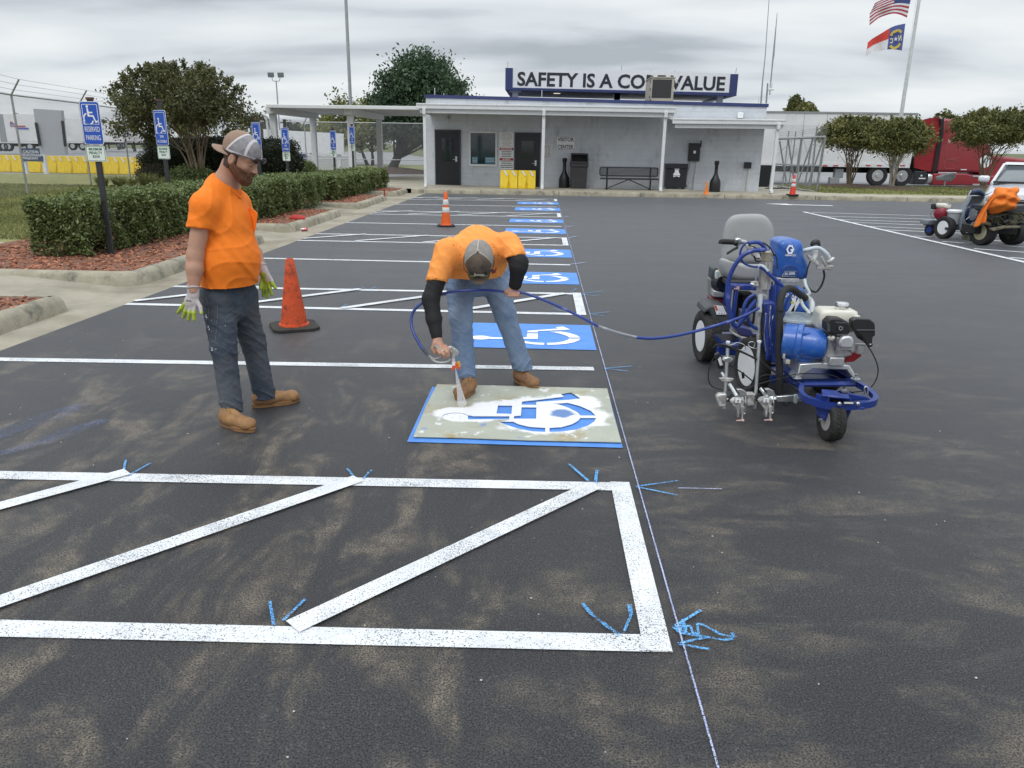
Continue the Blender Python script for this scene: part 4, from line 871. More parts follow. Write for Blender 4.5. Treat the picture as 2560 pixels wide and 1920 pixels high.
# --- dark clipped hedge behind it
def bush(name, c, r3, m, label, n=9000, leaf=.05, seed=1, boxy=3, cat='shrub', group=None, jit=.05, core=M_COREG, rot=0):
    r = np.random.default_rng(seed); o = empty(name, (c[0], c[1], c[2]-r3[2]), 0, label, cat, group)
    d = r.normal(size=(n, 3)); d /= np.linalg.norm(d, axis=1)[:, None]
    k = (np.abs(d)**boxy).sum(1)**(-1/boxy); p = d*k[:, None]
    lump = 1+.05*np.sin(p[:, 0]*7+seed)*np.cos(p[:, 2]*6)+.04*np.sin(p[:, 1]*11+p[:, 0]*9)
    p = p*lump[:, None]*(1-np.abs(r.normal(size=(n, 1)))*.07); R = np.array(Matrix.Rotation(rot, 3, 'Z'))
    q = (p*np.array(r3)+r.normal(size=(n, 3))*jit) @ R.T+np.array(c); tn = .5+.6*(p[:, 2]*.5+.5)*r.uniform(.7, 1.3, n)
    leaf_mesh('foliage', q, leaf, m, o, r, tone=1.0*r.uniform(.6, 1.3, n))
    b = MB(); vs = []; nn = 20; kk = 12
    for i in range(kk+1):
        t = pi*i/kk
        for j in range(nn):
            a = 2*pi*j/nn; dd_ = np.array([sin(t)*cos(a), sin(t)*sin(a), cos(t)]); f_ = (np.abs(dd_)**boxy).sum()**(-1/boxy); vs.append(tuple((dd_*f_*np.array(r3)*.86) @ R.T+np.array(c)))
    b.add(vs, [(i*nn+j, (i+1)*nn+j, (i+1)*nn+(j+1) % nn, i*nn+(j+1) % nn) for i in range(kk) for j in range(nn)]); b.build('shade_core', core, o); return o  # closed dark core standing in for the shaded inside of the bush
xa_, xb2 = A(364, 380, 30).x, A(735, 400, 30).x
bush('clipped_hedge', ((xa_+xb2)/2, 30.3, .93), ((xb2-xa_)/2, 1.0, .83), LM_DARK, 'tall dark clipped hedge behind the crape myrtle', n=42000, leaf=.055, seed=2, boxy=7, cat='hedge')
p = G(757, 455, .15); bush('round_shrub', (p.x, p.y+.4, .52), (.48, .5, .40), LM_HEDGE, 'small round green shrub at the right end of the clipped hedge', n=6000, leaf=.045, seed=3, boxy=2.3)
p = G(388, 462, .15); bush('low_shrub', (p.x, p.y, .45), (.62, .5, .36), leafmat('brown_leaf', (.03, .028, .02), (.09, .075, .045)), 'low brownish shrub at the left corner of the clipped hedge', n=5000, leaf=.04, seed=5, boxy=2)
p = G(510, 463, .15); bush('round_shrub', (p.x, p.y-.9, .42), (.75, .5, .42), LM_HEDGE, 'low green shrub at the foot of the crape myrtle', n=7000, leaf=.045, seed=6, boxy=2.2)
def tuft(p, rad, h, n, m, label, seed, cat='plant', name='grass_clump', group=None):
    r = np.random.default_rng(seed); vs = []
    for k in range(n):
        a = r.uniform(0, 2*pi); q = rad*.35*math.sqrt(r.random()); x, y = p[0]+q*cos(a), p[1]+q*sin(a); a2 = a+r.normal(0, .5); hh_ = h*r.uniform(.5, 1.1); out_ = rad*r.uniform(.3, 1); w_ = .008
        tx, ty = cos(a2), sin(a2); b0 = np.array([x, y, p[2]]); b1 = b0+np.array([tx*out_*.4, ty*out_*.4, hh_*.7]); b2_ = b0+np.array([tx*out_, ty*out_, hh_]); s_ = np.array([-ty, tx, 0])*w_
        vs.append((b0-s_, b0+s_, b1+s_, b1-s_)); vs.append((b1-s_, b1+s_, b2_, b2_))
    me = bpy.data.meshes.new(name); V = np.array(vs).reshape(-1, 3); me.from_pydata([tuple(v) for v in V], [], [(4*i, 4*i+1, 4*i+2, 4*i+3) for i in range(len(vs))]); me.materials.append(m)
    at = me.color_attributes.new('tone', 'FLOAT_COLOR', 'CORNER'); c = np.repeat(r.uniform(.4, 1.5, len(vs)), 4)[:, None]*np.ones((1, 4)); at.data.foreach_set('color', c.astype(np.float32).ravel())
    o = bpy.data.objects.new(name, me); COL.objects.link(o); return tag(o, label, cat, group)
for k, (u, v, rd) in enumerate([(257, 468, .35), (300, 466, .45), (322, 470, .5), (370, 468, .5), (405, 470, .45), (795, 455, .35)]):
    p = G(u, v, .15); lab = ['smallest', 'second', 'third', 'fourth', 'fifth']
    tuft((p.x, p.y, .15), rd, .38 if k != 3 else .5, 260, LM_GRAS, ('grassy clump '+lab[k]+' from the left in the row before the clipped hedge') if k < 5 else 'grassy clump to the right of the small round shrub', 30+k, group='grass clumps by the clipped hedge')
# --- long parking hedges
def hedge(x0, x1, y0, y1, h, n, seed, label, leaf=.052):
    r = np.random.default_rng(seed); o = empty('hedge', ((x0+x1)/2, (y0+y1)/2, .15), 0, label, 'hedge', 'low clipped hedges behind the planters')
    cx_, cy_, cz_ = (x0+x1)/2, (y0+y1)/2, .15+h/2; rx, ry, rz_ = (x1-x0)/2, (y1-y0)/2, h/2
    # box surface sampling weighted to faces the light reaches
    A_ = {'top': 4*rx*ry, 'sx': 4*ry*rz_, 'sy': 4*rx*rz_}; tot = A_['top']+2*A_['sx']+2*A_['sy']; P, T = [], []
    for f_, ar in (('t', A_['top']), ('x+', A_['sx']), ('x-', A_['sx']), ('y+', A_['sy']), ('y-', A_['sy'])):
        k = int(n*ar/tot); a = r.uniform(-1, 1, k); b_ = r.uniform(-1, 1, k); dpt = 1-np.abs(r.normal(0, .5, k))*.16/ (rx if f_[0] == 'x' else ry if f_[0] == 'y' else rz_)
        if f_ == 't': p = np.c_[a, b_, dpt]
        elif f_[0] == 'x': p = np.c_[(1 if f_[1] == '+' else -1)*dpt, a, b_]
        else: p = np.c_[a, (1 if f_[1] == '+' else -1)*dpt, b_]
        P.append(p)
    p = np.vstack(P); e_ = .10
    # round the edges
    q = p*np.array([rx, ry, rz_]); rd = .16; inner = np.clip(q, -np.array([rx, ry, rz_])+rd, np.array([rx, ry, rz_])-rd); dv_ = q-inner; ln = np.linalg.norm(dv_, axis=1); big = ln > rd; q[big] = inner[big]+dv_[big]/ln[big][:, None]*rd
    w = np.sin(q[:, 1]*2.7+seed)*.05+np.sin(q[:, 1]*6.1+q[:, 2]*5)*.04+np.sin(q[:, 1]*13+q[:, 0]*9+q[:, 2]*8)*.03
    q[:, 0] *= 1+w/rx; q[:, 2] += w*.7*(q[:, 2] > 0)+r.normal(size=len(q))*.02; q += r.normal(size=q.shape)*.022
    keep = ~((q[:, 2] < -rz_*.45) & (r.random(len(q)) < .55+.35*np.sin(q[:, 1]*4+seed))); q = q[keep]
    # sprigs
    ns = int((y1-y0)*26); sp_ = []
    for k in range(ns):
        x, y = r.uniform(-rx, rx), r.uniform(-ry, ry); s_ = np.array([x, y, rz_]) if r.random() < .6 else np.array([rx, y, r.uniform(-.2, 1)*rz_]); d = np.array([r.normal()*.3+(.7 if s_[2] != rz_ else 0), r.normal()*.3, 1]); d /= np.linalg.norm(d)
        for t in np.linspace(0, r.uniform(.05, .13), 7): sp_.append(s_+d*t+r.normal(size=3)*.012)
    q = np.vstack([q, np.array(sp_)])+np.array([cx_, cy_, cz_])
    leaf_mesh('foliage', q, leaf, LM_HEDGE, o, r, up=.3)
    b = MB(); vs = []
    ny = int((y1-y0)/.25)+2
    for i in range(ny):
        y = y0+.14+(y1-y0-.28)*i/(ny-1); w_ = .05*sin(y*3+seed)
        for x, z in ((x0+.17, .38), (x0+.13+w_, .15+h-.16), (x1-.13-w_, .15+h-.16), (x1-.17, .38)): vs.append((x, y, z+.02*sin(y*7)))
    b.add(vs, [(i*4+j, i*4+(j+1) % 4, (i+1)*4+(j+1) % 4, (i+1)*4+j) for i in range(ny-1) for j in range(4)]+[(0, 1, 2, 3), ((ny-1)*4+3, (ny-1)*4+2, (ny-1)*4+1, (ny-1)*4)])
    b.build('shade_core', M_COREG, o)  # solid core behind the leaves, coloured dark in place of inner shade
    b = MB(); 
    for k in range(int((y1-y0)*2.2)):
        y = y0+.2+k/2.2; x = cx_+r.uniform(-.2, .25)
        for j in range(4): b.tube([(x, y, .12), (x+r.normal()*.1, y+r.normal()*.12, .3), (x+r.normal()*.2, y+r.normal()*.2, .5)], [.014, .01, .006], 5)
    b.build('stems', M_BARKD, o); return o
hedge(-7.0, -6.1, 10.3, 15.0, .74, 85000, 3, 'nearest clipped hedge with the blue sign posts rising from it', leaf=.037)
hedge(-6.95, -5.75, 15.5, 20.9, .72, 52000, 4, 'middle clipped hedge seen behind the standing man', leaf=.044)
hedge(-6.95, -5.75, 21.6, 29.4, .62, 36000, 5, 'farthest clipped hedge running toward the building', leaf=.06)
# --- cedar, pale trees, far trees
Yc2 = 49.0
cc = A(1052, 245, Yc2)
tree('cedar_tree', (A(976, 423, Yc2).x, Yc2, 0.0), (A(1058, 230, Yc2).x, Yc2, 3.95), (2.95, 2.8, 2.62), 1, 0, LM_CEDAR, M_BARKD, 'big dark green cedar behind the left end of the building', nclump=330, crad=.40, per=105, leaf=.15, tr=.32, seed=8, zmin=-.75, rise=.3)
b = MB(); b.lathe([(0, .35), (1.2, .25), (2.6, .05), (2.8, -.02), (0, -.03)], (A(976, 423, Yc2).x, Yc2, 0), n=24); tag(b.build('soil_mound', M_SOIL), kind='structure')
tree('pale_tree', (A(925, 405, 62).x, 62, 0), (A(900, 325, 62).x, 62, 3.0), (3.1, 2.5, 1.9), 2, .4, LM_PALE, M_BARKD, 'pale yellow green tree seen under the carport roof', nclump=110, crad=.4, per=60, leaf=.2, tr=.15, seed=9)
tree('pale_tree', (A(845, 405, 70).x, 70, 0), (A(838, 332, 70).x, 70, 2.7), (2.4, 2.2, 1.4), 2, .4, LM_PALE, M_BARKD, 'thin pale tree just left of the carport front column', nclump=55, crad=.4, per=45, leaf=.2, tr=.12, seed=10)
tree('small_tree', (A(500, 400, 36).x, 36, 0.0), (A(480, 300, 36).x, 36, 2.6), (.9, .9, .9), 1, 0, LM_PALE, M_BARKD, 'young bright green tree showing through the crape myrtle', nclump=30, crad=.25, per=60, leaf=.12, tr=.05, seed=20)
def ft(u0, u1, vt, Y, m, seed, label, n=60, name='distant_tree', per=60, tr=.25):
    x0, x1 = A(u0, 350, Y).x, A(u1, 350, Y).x; zt_ = A((u0+u1)/2, vt, Y).z; R = (x1-x0)/2
    tree(name, ((x0+x1)/2, Y, 0), ((x0+x1)/2, Y, zt_*.58), (R*.95, R*.8, zt_*.40), 1, 0, m, M_BARKD, label, nclump=n, crad=R*.16, per=per, leaf=Y*.0042, tr=tr, seed=seed)
LM_FAR = leafmat('far_leaf', (.035, .05, .035), (.095, .12, .075))
ft(1955, 2035, 247, 62, LM_MYRT2, 11, 'round treetop showing above the white trailer', 130, per=90)
ft(2312, 2378, 276, 75, LM_MYRT2, 12, 'treetop just above the red truck roof', 90)
ft(633, 690, 300, 100, LM_FAR, 13, 'grey green tree left of the carport column', 60)
ft(708, 752, 307, 110, LM_FAR, 14, 'distant tree between the carport columns', 50)
ft(755, 800, 312, 115, LM_FAR, 15, 'distant tree just right of the fence post', 50)
ft(245, 275, 297, 130, LM_FAR, 16, 'distant tree above the brown container', 40)
ft(282, 306, 300, 135, LM_FAR, 17, 'distant tree above the middle white trailers', 40)
ft(316, 352, 290, 120, LM_FAR, 18, 'distant tree half hidden by the crape myrtle', 40)
ft(42, 62, 282, 150, LM_FAR, 19, 'tiny treetop above the lettered trailer', 30)
# --- three trees on the right
C5f = C5
def rt(c, bu, bv, cu, cv, hw, hh_, label, bark, seed, Y=None, ncl=150):
    g = G(*C5(bu, bv), .15); Y = Y or g.y; k = Y/1922; s_ = 1/3.6867
    cc_ = A(*C5(cu, cv), Y); bb_ = A(*C5(bu, bv), Y)
    tree('crape_myrtle', (bb_.x, Y, .15), (cc_.x, Y, cc_.z), (hw*s_*k*.93, hw*s_*k*.82, hh_*s_*k*.84), 8, .5, LM_MYRT2, bark, label, nclump=ncl, crad=.18, per=90, leaf=.08, tr=.042, seed=seed, sprigs=90, zmin=-.5, shell=.4)
    b = MB(); b.lathe([(0, .12), (.7, .10), (1.3, .02), (1.4, -.01), (0, -.02)], (bb_.x, Y, .155), n=24); tag(b.build('soil_ring', M_SOIL), kind='structure')
rt(0, 600, 885, 640, 445, 275, 165, 'multi-stemmed crape myrtle nearest the gate, in front of the white trailer', M_BARK, 21, 36.0)
rt(0, 988, 922, 1045, 480, 290, 175, 'pale barked crape myrtle before the trailer wheels', M_BARKP, 22, 34.5)
rt(0, 1845, 845, 1960, 400, 400, 185, 'largest right-hand crape myrtle standing in front of the red truck', M_BARK, 23, 36.5, 230)
# --- grass blades
def blades(name, regions, n, seed, z=.148, h=.05):
    r = np.random.default_rng(seed); V = []
    for x0, x1, y0, y1, w in regions:
        k = int(n*w); x = r.uniform(x0, x1, k); y = r.uniform(y0, y1, k); a = r.uniform(0, 2*pi, k); hh_ = h*r.uniform(.4, 1.2, k); wd = .006*r.uniform(.6, 1.4, k)*(1+y/12)
        lx, ly = r.normal(0, .02, k), r.normal(0, .02, k); s_ = np.c_[np.cos(a)*wd, np.sin(a)*wd, 0*a]; p = np.c_[x, y, np.full(k, z)]; t = p+np.c_[lx, ly, hh_]
        V.append(np.stack([p-s_, p+s_, t+s_*.3, t-s_*.3], 1))
    V = np.vstack(V); n = len(V); me = bpy.data.meshes.new(name); me.vertices.add(4*n); me.vertices.foreach_set('co', V.reshape(-1)); me.loops.add(4*n); me.loops.foreach_set('vertex_index', np.arange(4*n)); me.polygons.add(n); me.polygons.foreach_set('loop_start', np.arange(0, 4*n, 4)); me.polygons.foreach_set('loop_total', np.full(n, 4)); me.update(); me.materials.append(LM_GRAS)
    at = me.color_attributes.new('tone', 'FLOAT_COLOR', 'CORNER'); pt = .9+.4*np.sin(V[:, 0, 0]*1.3)*np.cos(V[:, 0, 1]*.9); c = np.repeat(pt*r.uniform(.5, 1.5, n), 4)[:, None]*np.ones((1, 4)); at.data.foreach_set('color', c.astype(np.float32).ravel())
    o = bpy.data.objects.new(name, me); COL.objects.link(o); tag(o, 'short mown lawn grass', kind='stuff')
blades('grass', [(-13, -8.2, 12.1, 20, .35), (-20, -10.2, 8, 20, .35), (-20, -8.5, 20, 27, .3), (10.6, 22, 30.3, 37, .15)], 90000, 9)
# ================================================================ SIGNS
BLUE = mat('sign_blue', (.015, .085, .47), rough=.45, var=.06)
M_GRN = mat('sign_green', (.02, .16, .10), rough=.5)
M_SPW = mat('sign_offwhite', (.70, .76, .72), rough=.5, var=.04)
M_POST = mat('charcoal_post', (.030, .031, .034), rough=.6, var=.2, vs=20)
ISA = [[(.02+.055*cos(t), .80+.055*sin(t)) for t in np.linspace(0, 2*pi, 14)[:-1]]]
def isa_mesh():
    # seated figure: head, body/leg band, wheel ring
    def band(P, w):
        P = [Vector((*p, 0)) for p in P]; L_, R_ = [], []
        for i in range(len(P)):
            t = (P[min(i+1, len(P)-1)]-P[max(i-1, 0)]).normalized(); nrm = Vector((-t.y, t.x, 0))*w/2; L_.append((P[i]+nrm)[:2]); R_.append((P[i]-nrm)[:2])
        return L_+R_[::-1]
    head = [(-.10+.062*cos(t), .86+.062*sin(t)) for t in np.linspace(0, 2*pi, 16)[:-1]]
    body = [(-.14, .78), (-.06, .78), (-.045, .62), (.14, .62), (.14, .555), (-.04, .555), (-.03, .47), (.17, .47), (.27, .20), (.35, .24), (.37, .17), (.24, .11), (.12, .40), (-.12, .40)]
    wheel = band([(-.12+.235*cos(t)+.02, .30+.255*sin(t)) for t in np.linspace(radians(108), radians(372-30), 26)], .065)
    return [head, body, wheel]
ISA = isa_mesh()
def rrect(x0, x1, z0, z1, rad):
    o_ = []
    for cx_, cz_, a0 in ((x1-rad, z1-rad, 0), (x0+rad, z1-rad, 90), (x0+rad, z0+rad, 180), (x1-rad, z0+rad, 270)):
        for t in range(0, 91, 30): a = radians(a0+t); o_.append((cx_+rad*cos(a), cz_+rad*sin(a)))
    return o_
def psign(y, kind, ztop, rz, label, x=-6.95, tilt=0, penalty=True, post_top=None, scale=1.0):
    e = empty('parking_sign', (x, y, .15), 0, label, 'sign', 'blue accessible parking signs'); w, h = .305*scale, .61*scale
    pt = post_top if post_top else ztop+.05
    b = MB(); b.b2((x-.035, y, .0), (x+.035, y+.05, pt)); b.build('post', M_POST, e, bevel=.004)
    b = MB(); b.b2((x-.04, y-.01, pt+.001), (x+.04, y+.06, pt+.03)); b.build('post_cap', mat('rust_cap', (.12, .05, .04), rough=.7), e)
    R = Matrix.Rotation(rz, 3, 'Z'); R2 = Matrix.Rotation(tilt, 3, 'Y')
    X = R @ Vector((1, 0, 0)); Z = Vector((0, 0, 1)); X = (X+Z*math.tan(-tilt)).normalized() if tilt else X
    O = Vector((x, y-.012, ztop-h/2)); F = frame(O, X, Z); off = lambda d: F @ Matrix.Translation((0, 0, d))
    def pl(pts, d, th, m, name, par): 
        me = curve_mesh(pts, th/2); bb = MB(); put_mesh(bb, me, off(d)); return bb.build(name, m, par)
    p = pl([rrect(-w/2, w/2, -h/2, h/2, .035)], 0, .003, M_SIGNW, 'sign_panel', e)
    pl([rrect(-w/2+.008, w/2-.008, -h/2+.008, h/2-.008, .03)], .003, .002, BLUE, 'blue_face', p)
    zs = -.02*scale if kind == 'res' else -.10*scale
    q = (-w/2+.03, w/2-.03, zs, h/2-.035); o1 = rrect(*q, .012); i1 = rrect(q[0]+.007, q[1]-.007, q[2]+.007, q[3]-.007, .008)
    k = .31*scale; 
    pl([o1, i1]+[[(a*k*.98-.005, zs-.012+b_*k) for a, b_ in s] for s in ISA], .0055, .002, M_SIGNW, 'wheelchair_symbol', p)
    bb = MB(); fz = F.to_3x3(); yv = fz @ Vector((0, 1, 0)); xv = fz @ Vector((1, 0, 0)); nz = fz @ Vector((0, 0, 1))
    T = lambda s, zz_, ww, hh_: put_text(bb, s, O+yv*zz_+nz*.006, xv, yv, ww, hh_*.85, .002, .0)
    if kind == 'res': T('RESERVED', -.085*scale, .23*scale, .085*scale); T('PARKING', -.205*scale, .225*scale, .085*scale)
    else: T('VAN', -.15*scale, .09*scale, .06*scale); T('ACCESSIBLE', -.235*scale, .235*scale, .055*scale)
    bb.build('lettering', M_SIGNW, p)
    if penalty:
        O2 = Vector((x, y-.012, ztop-h-.012-.115*scale)); F = frame(O2, X, Z); w2, h2 = .305*scale, .23*scale
        O = O2; nz_ = .006
        p2 = pl([rrect(-w2/2, w2/2, -h2/2, h2/2, .025)], 0, .003, M_SPW, 'penalty_plate', e)
        pl([rrect(-w2/2+.008, w2/2-.008, -h2/2+.008, h2/2-.008, .02), rrect(-w2/2+.013, w2/2-.013, -h2/2+.013, h2/2-.013, .018)], .003, .002, M_GRN, 'green_border', p2)
        bb = MB(); T = lambda s, zz_, ww, hh_: put_text(bb, s, O2+yv*zz_+nz*.004, xv, yv, ww, hh_, .002, .006)
        T('MAXIMUM', .065*scale, .20*scale, .038*scale); T('PENALTY', .012*scale, .20*scale, .038*scale); T('$250', -.043*scale, .11*scale, .038*scale); bb.build('lettering', M_GRN, p2)
def zof(v, Y, u): return A(u, v*2560/2212, Y).z
psign(10.64, 'res', zof(219, 10.64, 225), radians(-2), 'nearest blue RESERVED PARKING sign above a green bordered penalty plate', x=-6.04, scale=.90, post_top=zof(215, 10.64, 225))
psign(14.54, 'van', zof(238, 14.54, 410), radians(-22), 'second blue sign from the left, reading VAN ACCESSIBLE, before the crape myrtle', x=-6.98, post_top=zof(218, 14.54, 400)+.0)
psign(19.2, 'van', zof(264, 19.2, 640), radians(-30), 'third blue sign, partly hidden behind the cap of the standing man', x=-6.9)
psign(21.35, 'van', zof(276, 21.35, 712), radians(-32), 'fourth blue sign, standing before the end of the dark hedge', x=-6.9, post_top=zof(260, 21.35, 700))
psign(26.45, 'van', zof(282, 26.45, 830), radians(-38), 'fifth blue sign, in front of the white billboard', x=-6.95)
psign(29.1, 'van', zof(273, 29.1, 880), radians(-38), 'sixth and farthest blue sign, near the carport column', x=-6.95)
# ================================================================ FENCES
M_WIRE = mat('fence_wire', (.34, .35, .36), rough=.5, metal=.4)
def links(b, p, q, z0, z1, s=.052, w=.0035):
    p, q = Vector(p), Vector(q); d = (q-p); Lh = d.length; d.normalize(); n = Vector((-d.y, d.x, 0)); H = z1-z0; k = int((Lh+H)/s)
    for i in range(k):
        t = i*s
        for sg_ in (1, -1):
            a0, b0 = t, 0.0; a1, b1 = t-H, H
            if a0 > Lh: b0 = a0-Lh; a0 = Lh
            if a1 < 0: b1 = H+a1; a1 = 0
            if b1 <= b0: continue
            if sg_ < 0: a0, a1 = Lh-a0, Lh-a1
            P0 = p+d*a0; P1 = p+d*a1; o_ = d*w
            b.face([(P0.x-o_.x, P0.y-o_.y, z0+b0), (P0.x+o_.x, P0.y+o_.y, z0+b0), (P1.x+o_.x, P1.y+o_.y, z0+b1), (P1.x-o_.x, P1.y-o_.y, z0+b1)])
def fence(name, pts, z0, h, label, arms=True, rail2=None, s=.052, armd=(1, 0), r=.03, w=.0035, tone=None):
    e = empty(name, (*pts[0][:2], z0), 0, label, 'fence')
    for p in pts:
        b = MB(); b.cyl((*p, z0-.1), (*p, z0+h+.03), r, n=10)
        if arms: b.cyl((*p, z0+h), (p[0]+armd[0]*.42, p[1]+armd[1]*.42, z0+h+.40), r*.75, n=8)
        b.build('post', tone or M_GALV, e)
    b = MB(); b.tube([(*p, z0+h) for p in pts], r*.72, 8); b.build('top_rail', tone or M_GALV, e)
    if rail2: b = MB(); b.tube([(*p, z0+rail2) for p in pts], r*.7, 8); b.build('rail', tone or M_GALV, e)
    b = MB()
    for p, q in zip(pts[:-1], pts[1:]): links(b, (*p, 0), (*q, 0), z0+.03, z0+h+.04, s, w)
    b.build('chain_link', M_WIRE, e)
    if arms:
        for k in range(3):
            f_ = (k+1)/3; b = MB(); b.tube([(p[0]+armd[0]*.42*f_, p[1]+armd[1]*.42*f_, z0+h+.40*f_) for p in pts], .005, 4); b.build('barbed_wire', M_WIRE, e)
    return e
def lf(u, v, Y): p = A(u, v, Y); return (p.x, p.y)
fence('chain_link_fence', [lf(-110, 250, 18.3), lf(30, 250, 22.3), lf(200, 267, 26.8), lf(305, 280, 31.2), (-17.4, 37), (-17.8, 43.5)], .12, 2.72, 'tall galvanized chain link fence with barbed wire arms along the left lawn', armd=(.9, -.3))
bf = [(-17.8, 43.5), (A(762, 330, 43.5).x, 43.5), (A(886, 330, 43.5).x, 43.5), (-5.4, 43.5)]
fence('chain_link_fence', bf, 0, 2.75, 'chain link fence crossing behind the carport', arms=False, rail2=.85)
b = MB(); pz = A(762, 310, 43.5); b.cyl((pz.x, 43.5, 2.75), (pz.x+.35, 43.3, 3.3), .03, n=8); tag(b.build('fence_arm', M_GALV), 'dark bent arm on top of the rear fence post', 'fence arm')
fence('chain_link_fence', [(x, 55-.1*x) for x in np.linspace(-8, 2, 6)], .05, 1.9, 'low chain link fence far behind the cedar', arms=False, s=.09, w=.006)
# gate at the right of the building
gt = empty('gate', (10, 33, .15), 0, 'open galvanized cantilever gate with leaning brace bars right of the building', 'gate')
def gp(x, y, Y): return A(*C5(x, y), Y)
Yg = 31.5
GGR = mat('gate_steel', (.25, .26, .27), rough=.5, metal=.5, var=.2)
def bar(pts, r, Y=Yg, name='frame_bar', m=GGR):
    b = MB(); b.tube([gp(*p, Y) if len(p) == 2 else gp(*p) for p in pts], r, 8); return b.build(name, m, gt)
bar([(-80, 468), (120, 462), (380, 450)], .045, name='top_rail'); bar([(380, 450), (338, 700), (298, 952)], .045, name='end_post')
bar([(-80, 700), (120, 712), (330, 716)], .025, name='rail'); bar([(-60, 905), (150, 935), (300, 955)], .035, name='bottom_rail')
for a, c in (((40, 480), (95, 870)), ((160, 470), (115, 770)), ((270, 460), (125, 880)), ((262, 470), (190, 920)), ((360, 480), (215, 910)), ((110, 400), (40, 940)), ((308, 360), (240, 970)), ((-40, 490), (20, 860))):
    bar([a, c], .032 if a[1] > 420 else .022, Yg+.15)
for a, c in (((-60, 620), (75, 480)), ((75, 480), (-20, 900)), ((180, 470), (300, 940)), ((-50, 880), (110, 600))): bar([a, c], .006, Yg+.05, 'brace_wire')
b = MB(); pA_, pB_ = gp(-80, 700, Yg), gp(360, 700, Yg); links(b, (pA_.x, Yg+.02, 0), (pB_.x, Yg+.02, 0), .35, 2.6, .052, .003); b.build('chain_link', M_WIRE, gt)
e = empty('chain_link_fence', (9.5, 34.5, .1), 0, 'barbed wire topped fence behind the gate at the right corner of the building', 'fence')
for x, y0, y1 in ((45, 395, 900), (178, 385, 900), (305, 355, 880)):
    p0, p1 = gp(x-10, y1, 34.5), gp(x, y0, 34.5); b = MB(); b.cyl((p1.x, 34.5, .1), (p1.x, 34.5, p1.z), .03, n=8); b.build('post', M_GALV, e)
for k, (ya, yc) in enumerate(((408, 372), (425, 388), (442, 404))):
    b = MB(); b.tube([gp(-90, ya, 34.5), gp(120, ya-8, 34.5), gp(305, yc, 34.5)], .006, 4); b.build('barbed_wire', M_WIRE, e)
# ================================================================ LEFT YARD
CL = crop(0, 200, 6.9125)
M_TRW = mat('trailer_white', (.74, .74, .74), rough=.5, var=.07, vs=.7, dirt=(.42, .41, .39), ds=.8, dlo=.55, dhi=.85)
M_UNDER = mat('underbody_black', (.012, .012, .013), rough=.8)
def wheel(parent, c, ax, R, w, rimr=.55, rim=M_STEEL, tyre=M_BLKR, name='wheel', n=30, holes=0, tread=False):
    ax = Vector(ax).normalized(); c = Vector(c); b = MB()
    b.lathe([(R*rimr, -w*.40), (R*.82, -w*.5), (R*.95, -w*.46), (R, -w*.33), (R, w*.33), (R*.95, w*.46), (R*.82, w*.5), (R*rimr, w*.40)], c, ax, n, close=True)
    t = b.build(name, tyre, parent, smooth=40); r_ = MB()
    r_.lathe([(R*rimr*.999, -w*.42), (R*rimr*1.02, -w*.40), (R*rimr*.96, -w*.30), (R*rimr*.55, -w*.10), (R*rimr*.28, -w*.18), (R*rimr*.22, -w*.30), (0, -w*.31)], c, ax, n); r_.lathe([(0, w*.31), (R*rimr*.22, w*.30), (R*rimr*.28, w*.18), (R*rimr*.55, w*.10), (R*rimr*.96, w*.30), (R*rimr*1.02, w*.40)], c, ax, n)
    r_.build('rim', rim, t, smooth=30)
    if holes:
        for s_ in (-1, 1):
            h_ = MB(); u = Vector((0, 0, 1)); u = (u-ax*u.dot(ax)).normalized(); v_ = ax.cross(u)
            for k in range(holes): a = 2*pi*k/holes; q = c+ax*(s_*w*.235)+(u*cos(a)+v_*sin(a))*R*rimr*.72; h_.cyl(q-ax*.004, q+ax*.004, R*rimr*.09, n=8)
            h_.build('hand_hole', M_UNDER, t)
    return t
def trailer(u0, v0, u1, v1, Y, label, m=M_TRW, depth=2.5, name='trailer', wheels=(.78, .86), legs=True, group='trailers in the yard behind the fence', zb=0):
    p, q = A(*CL(u0, v1), Y), A(*CL(u1, v0), Y); e = empty(name, ((p.x+q.x)/2, Y, zb), 0, label, 'trailer', group)
    z0 = max(p.z, 1.0+zb); b = MB(); b.b2((p.x, Y, z0), (q.x, Y+depth, q.z)); b.build('body', m, e, bevel=.04)
    L_ = q.x-p.x; b = MB(); b.b2((p.x+.1, Y+.02, z0-.16), (q.x-.1, Y+.12, z0-.002)); b.build('side_rail', M_WMET, e)
    for f_ in wheels: wheel(e, (p.x+L_*f_, Y+.3, zb+.5), (0, 1, 0), .5, .3)
    if legs: b = MB(); b.b2((p.x+L_*.25, Y+.4, zb), (p.x+L_*.25+.15, Y+.55, z0)); b.build('landing_leg', M_UNDER, e)
    b = MB(); b.b2((p.x+.5, Y+.9, zb+.55), (q.x-.3, Y+1.5, z0-.17)); b.build('chassis', M_UNDER, e); return e, p, q
e, p, q = trailer(-330, 588, 640, 1078, 84, 'white trailer with red and blue lettering parked in the truck yard', wheels=(.35, .42, .78), zb=.3)
b = MB(); u = lambda x, y: A(*CL(x, y), 83.96)
def lr(x0, y0, x1, y1): a, c = u(x0, y1), u(x1, y0); b.b2((a.x, 83.95, a.z), (c.x, 83.99, c.z))
lr(175, 722, 215, 738); lr(175, 738, 190, 770); lr(228, 790, 435, 808); lr(270, 808, 284, 855); b.build('red_lettering', mat('logo_red', (.45, .05, .06)), e)
b = MB(); lr(195, 750, 270, 768); lr(175, 785, 210, 803); lr(290, 826, 490, 850); b.build('blue_lettering', mat('logo_blue', (.10, .12, .42)), e)
b = MB(); lr(15, 590, 40, 1060); b.build('door_frame', M_GALV, e)
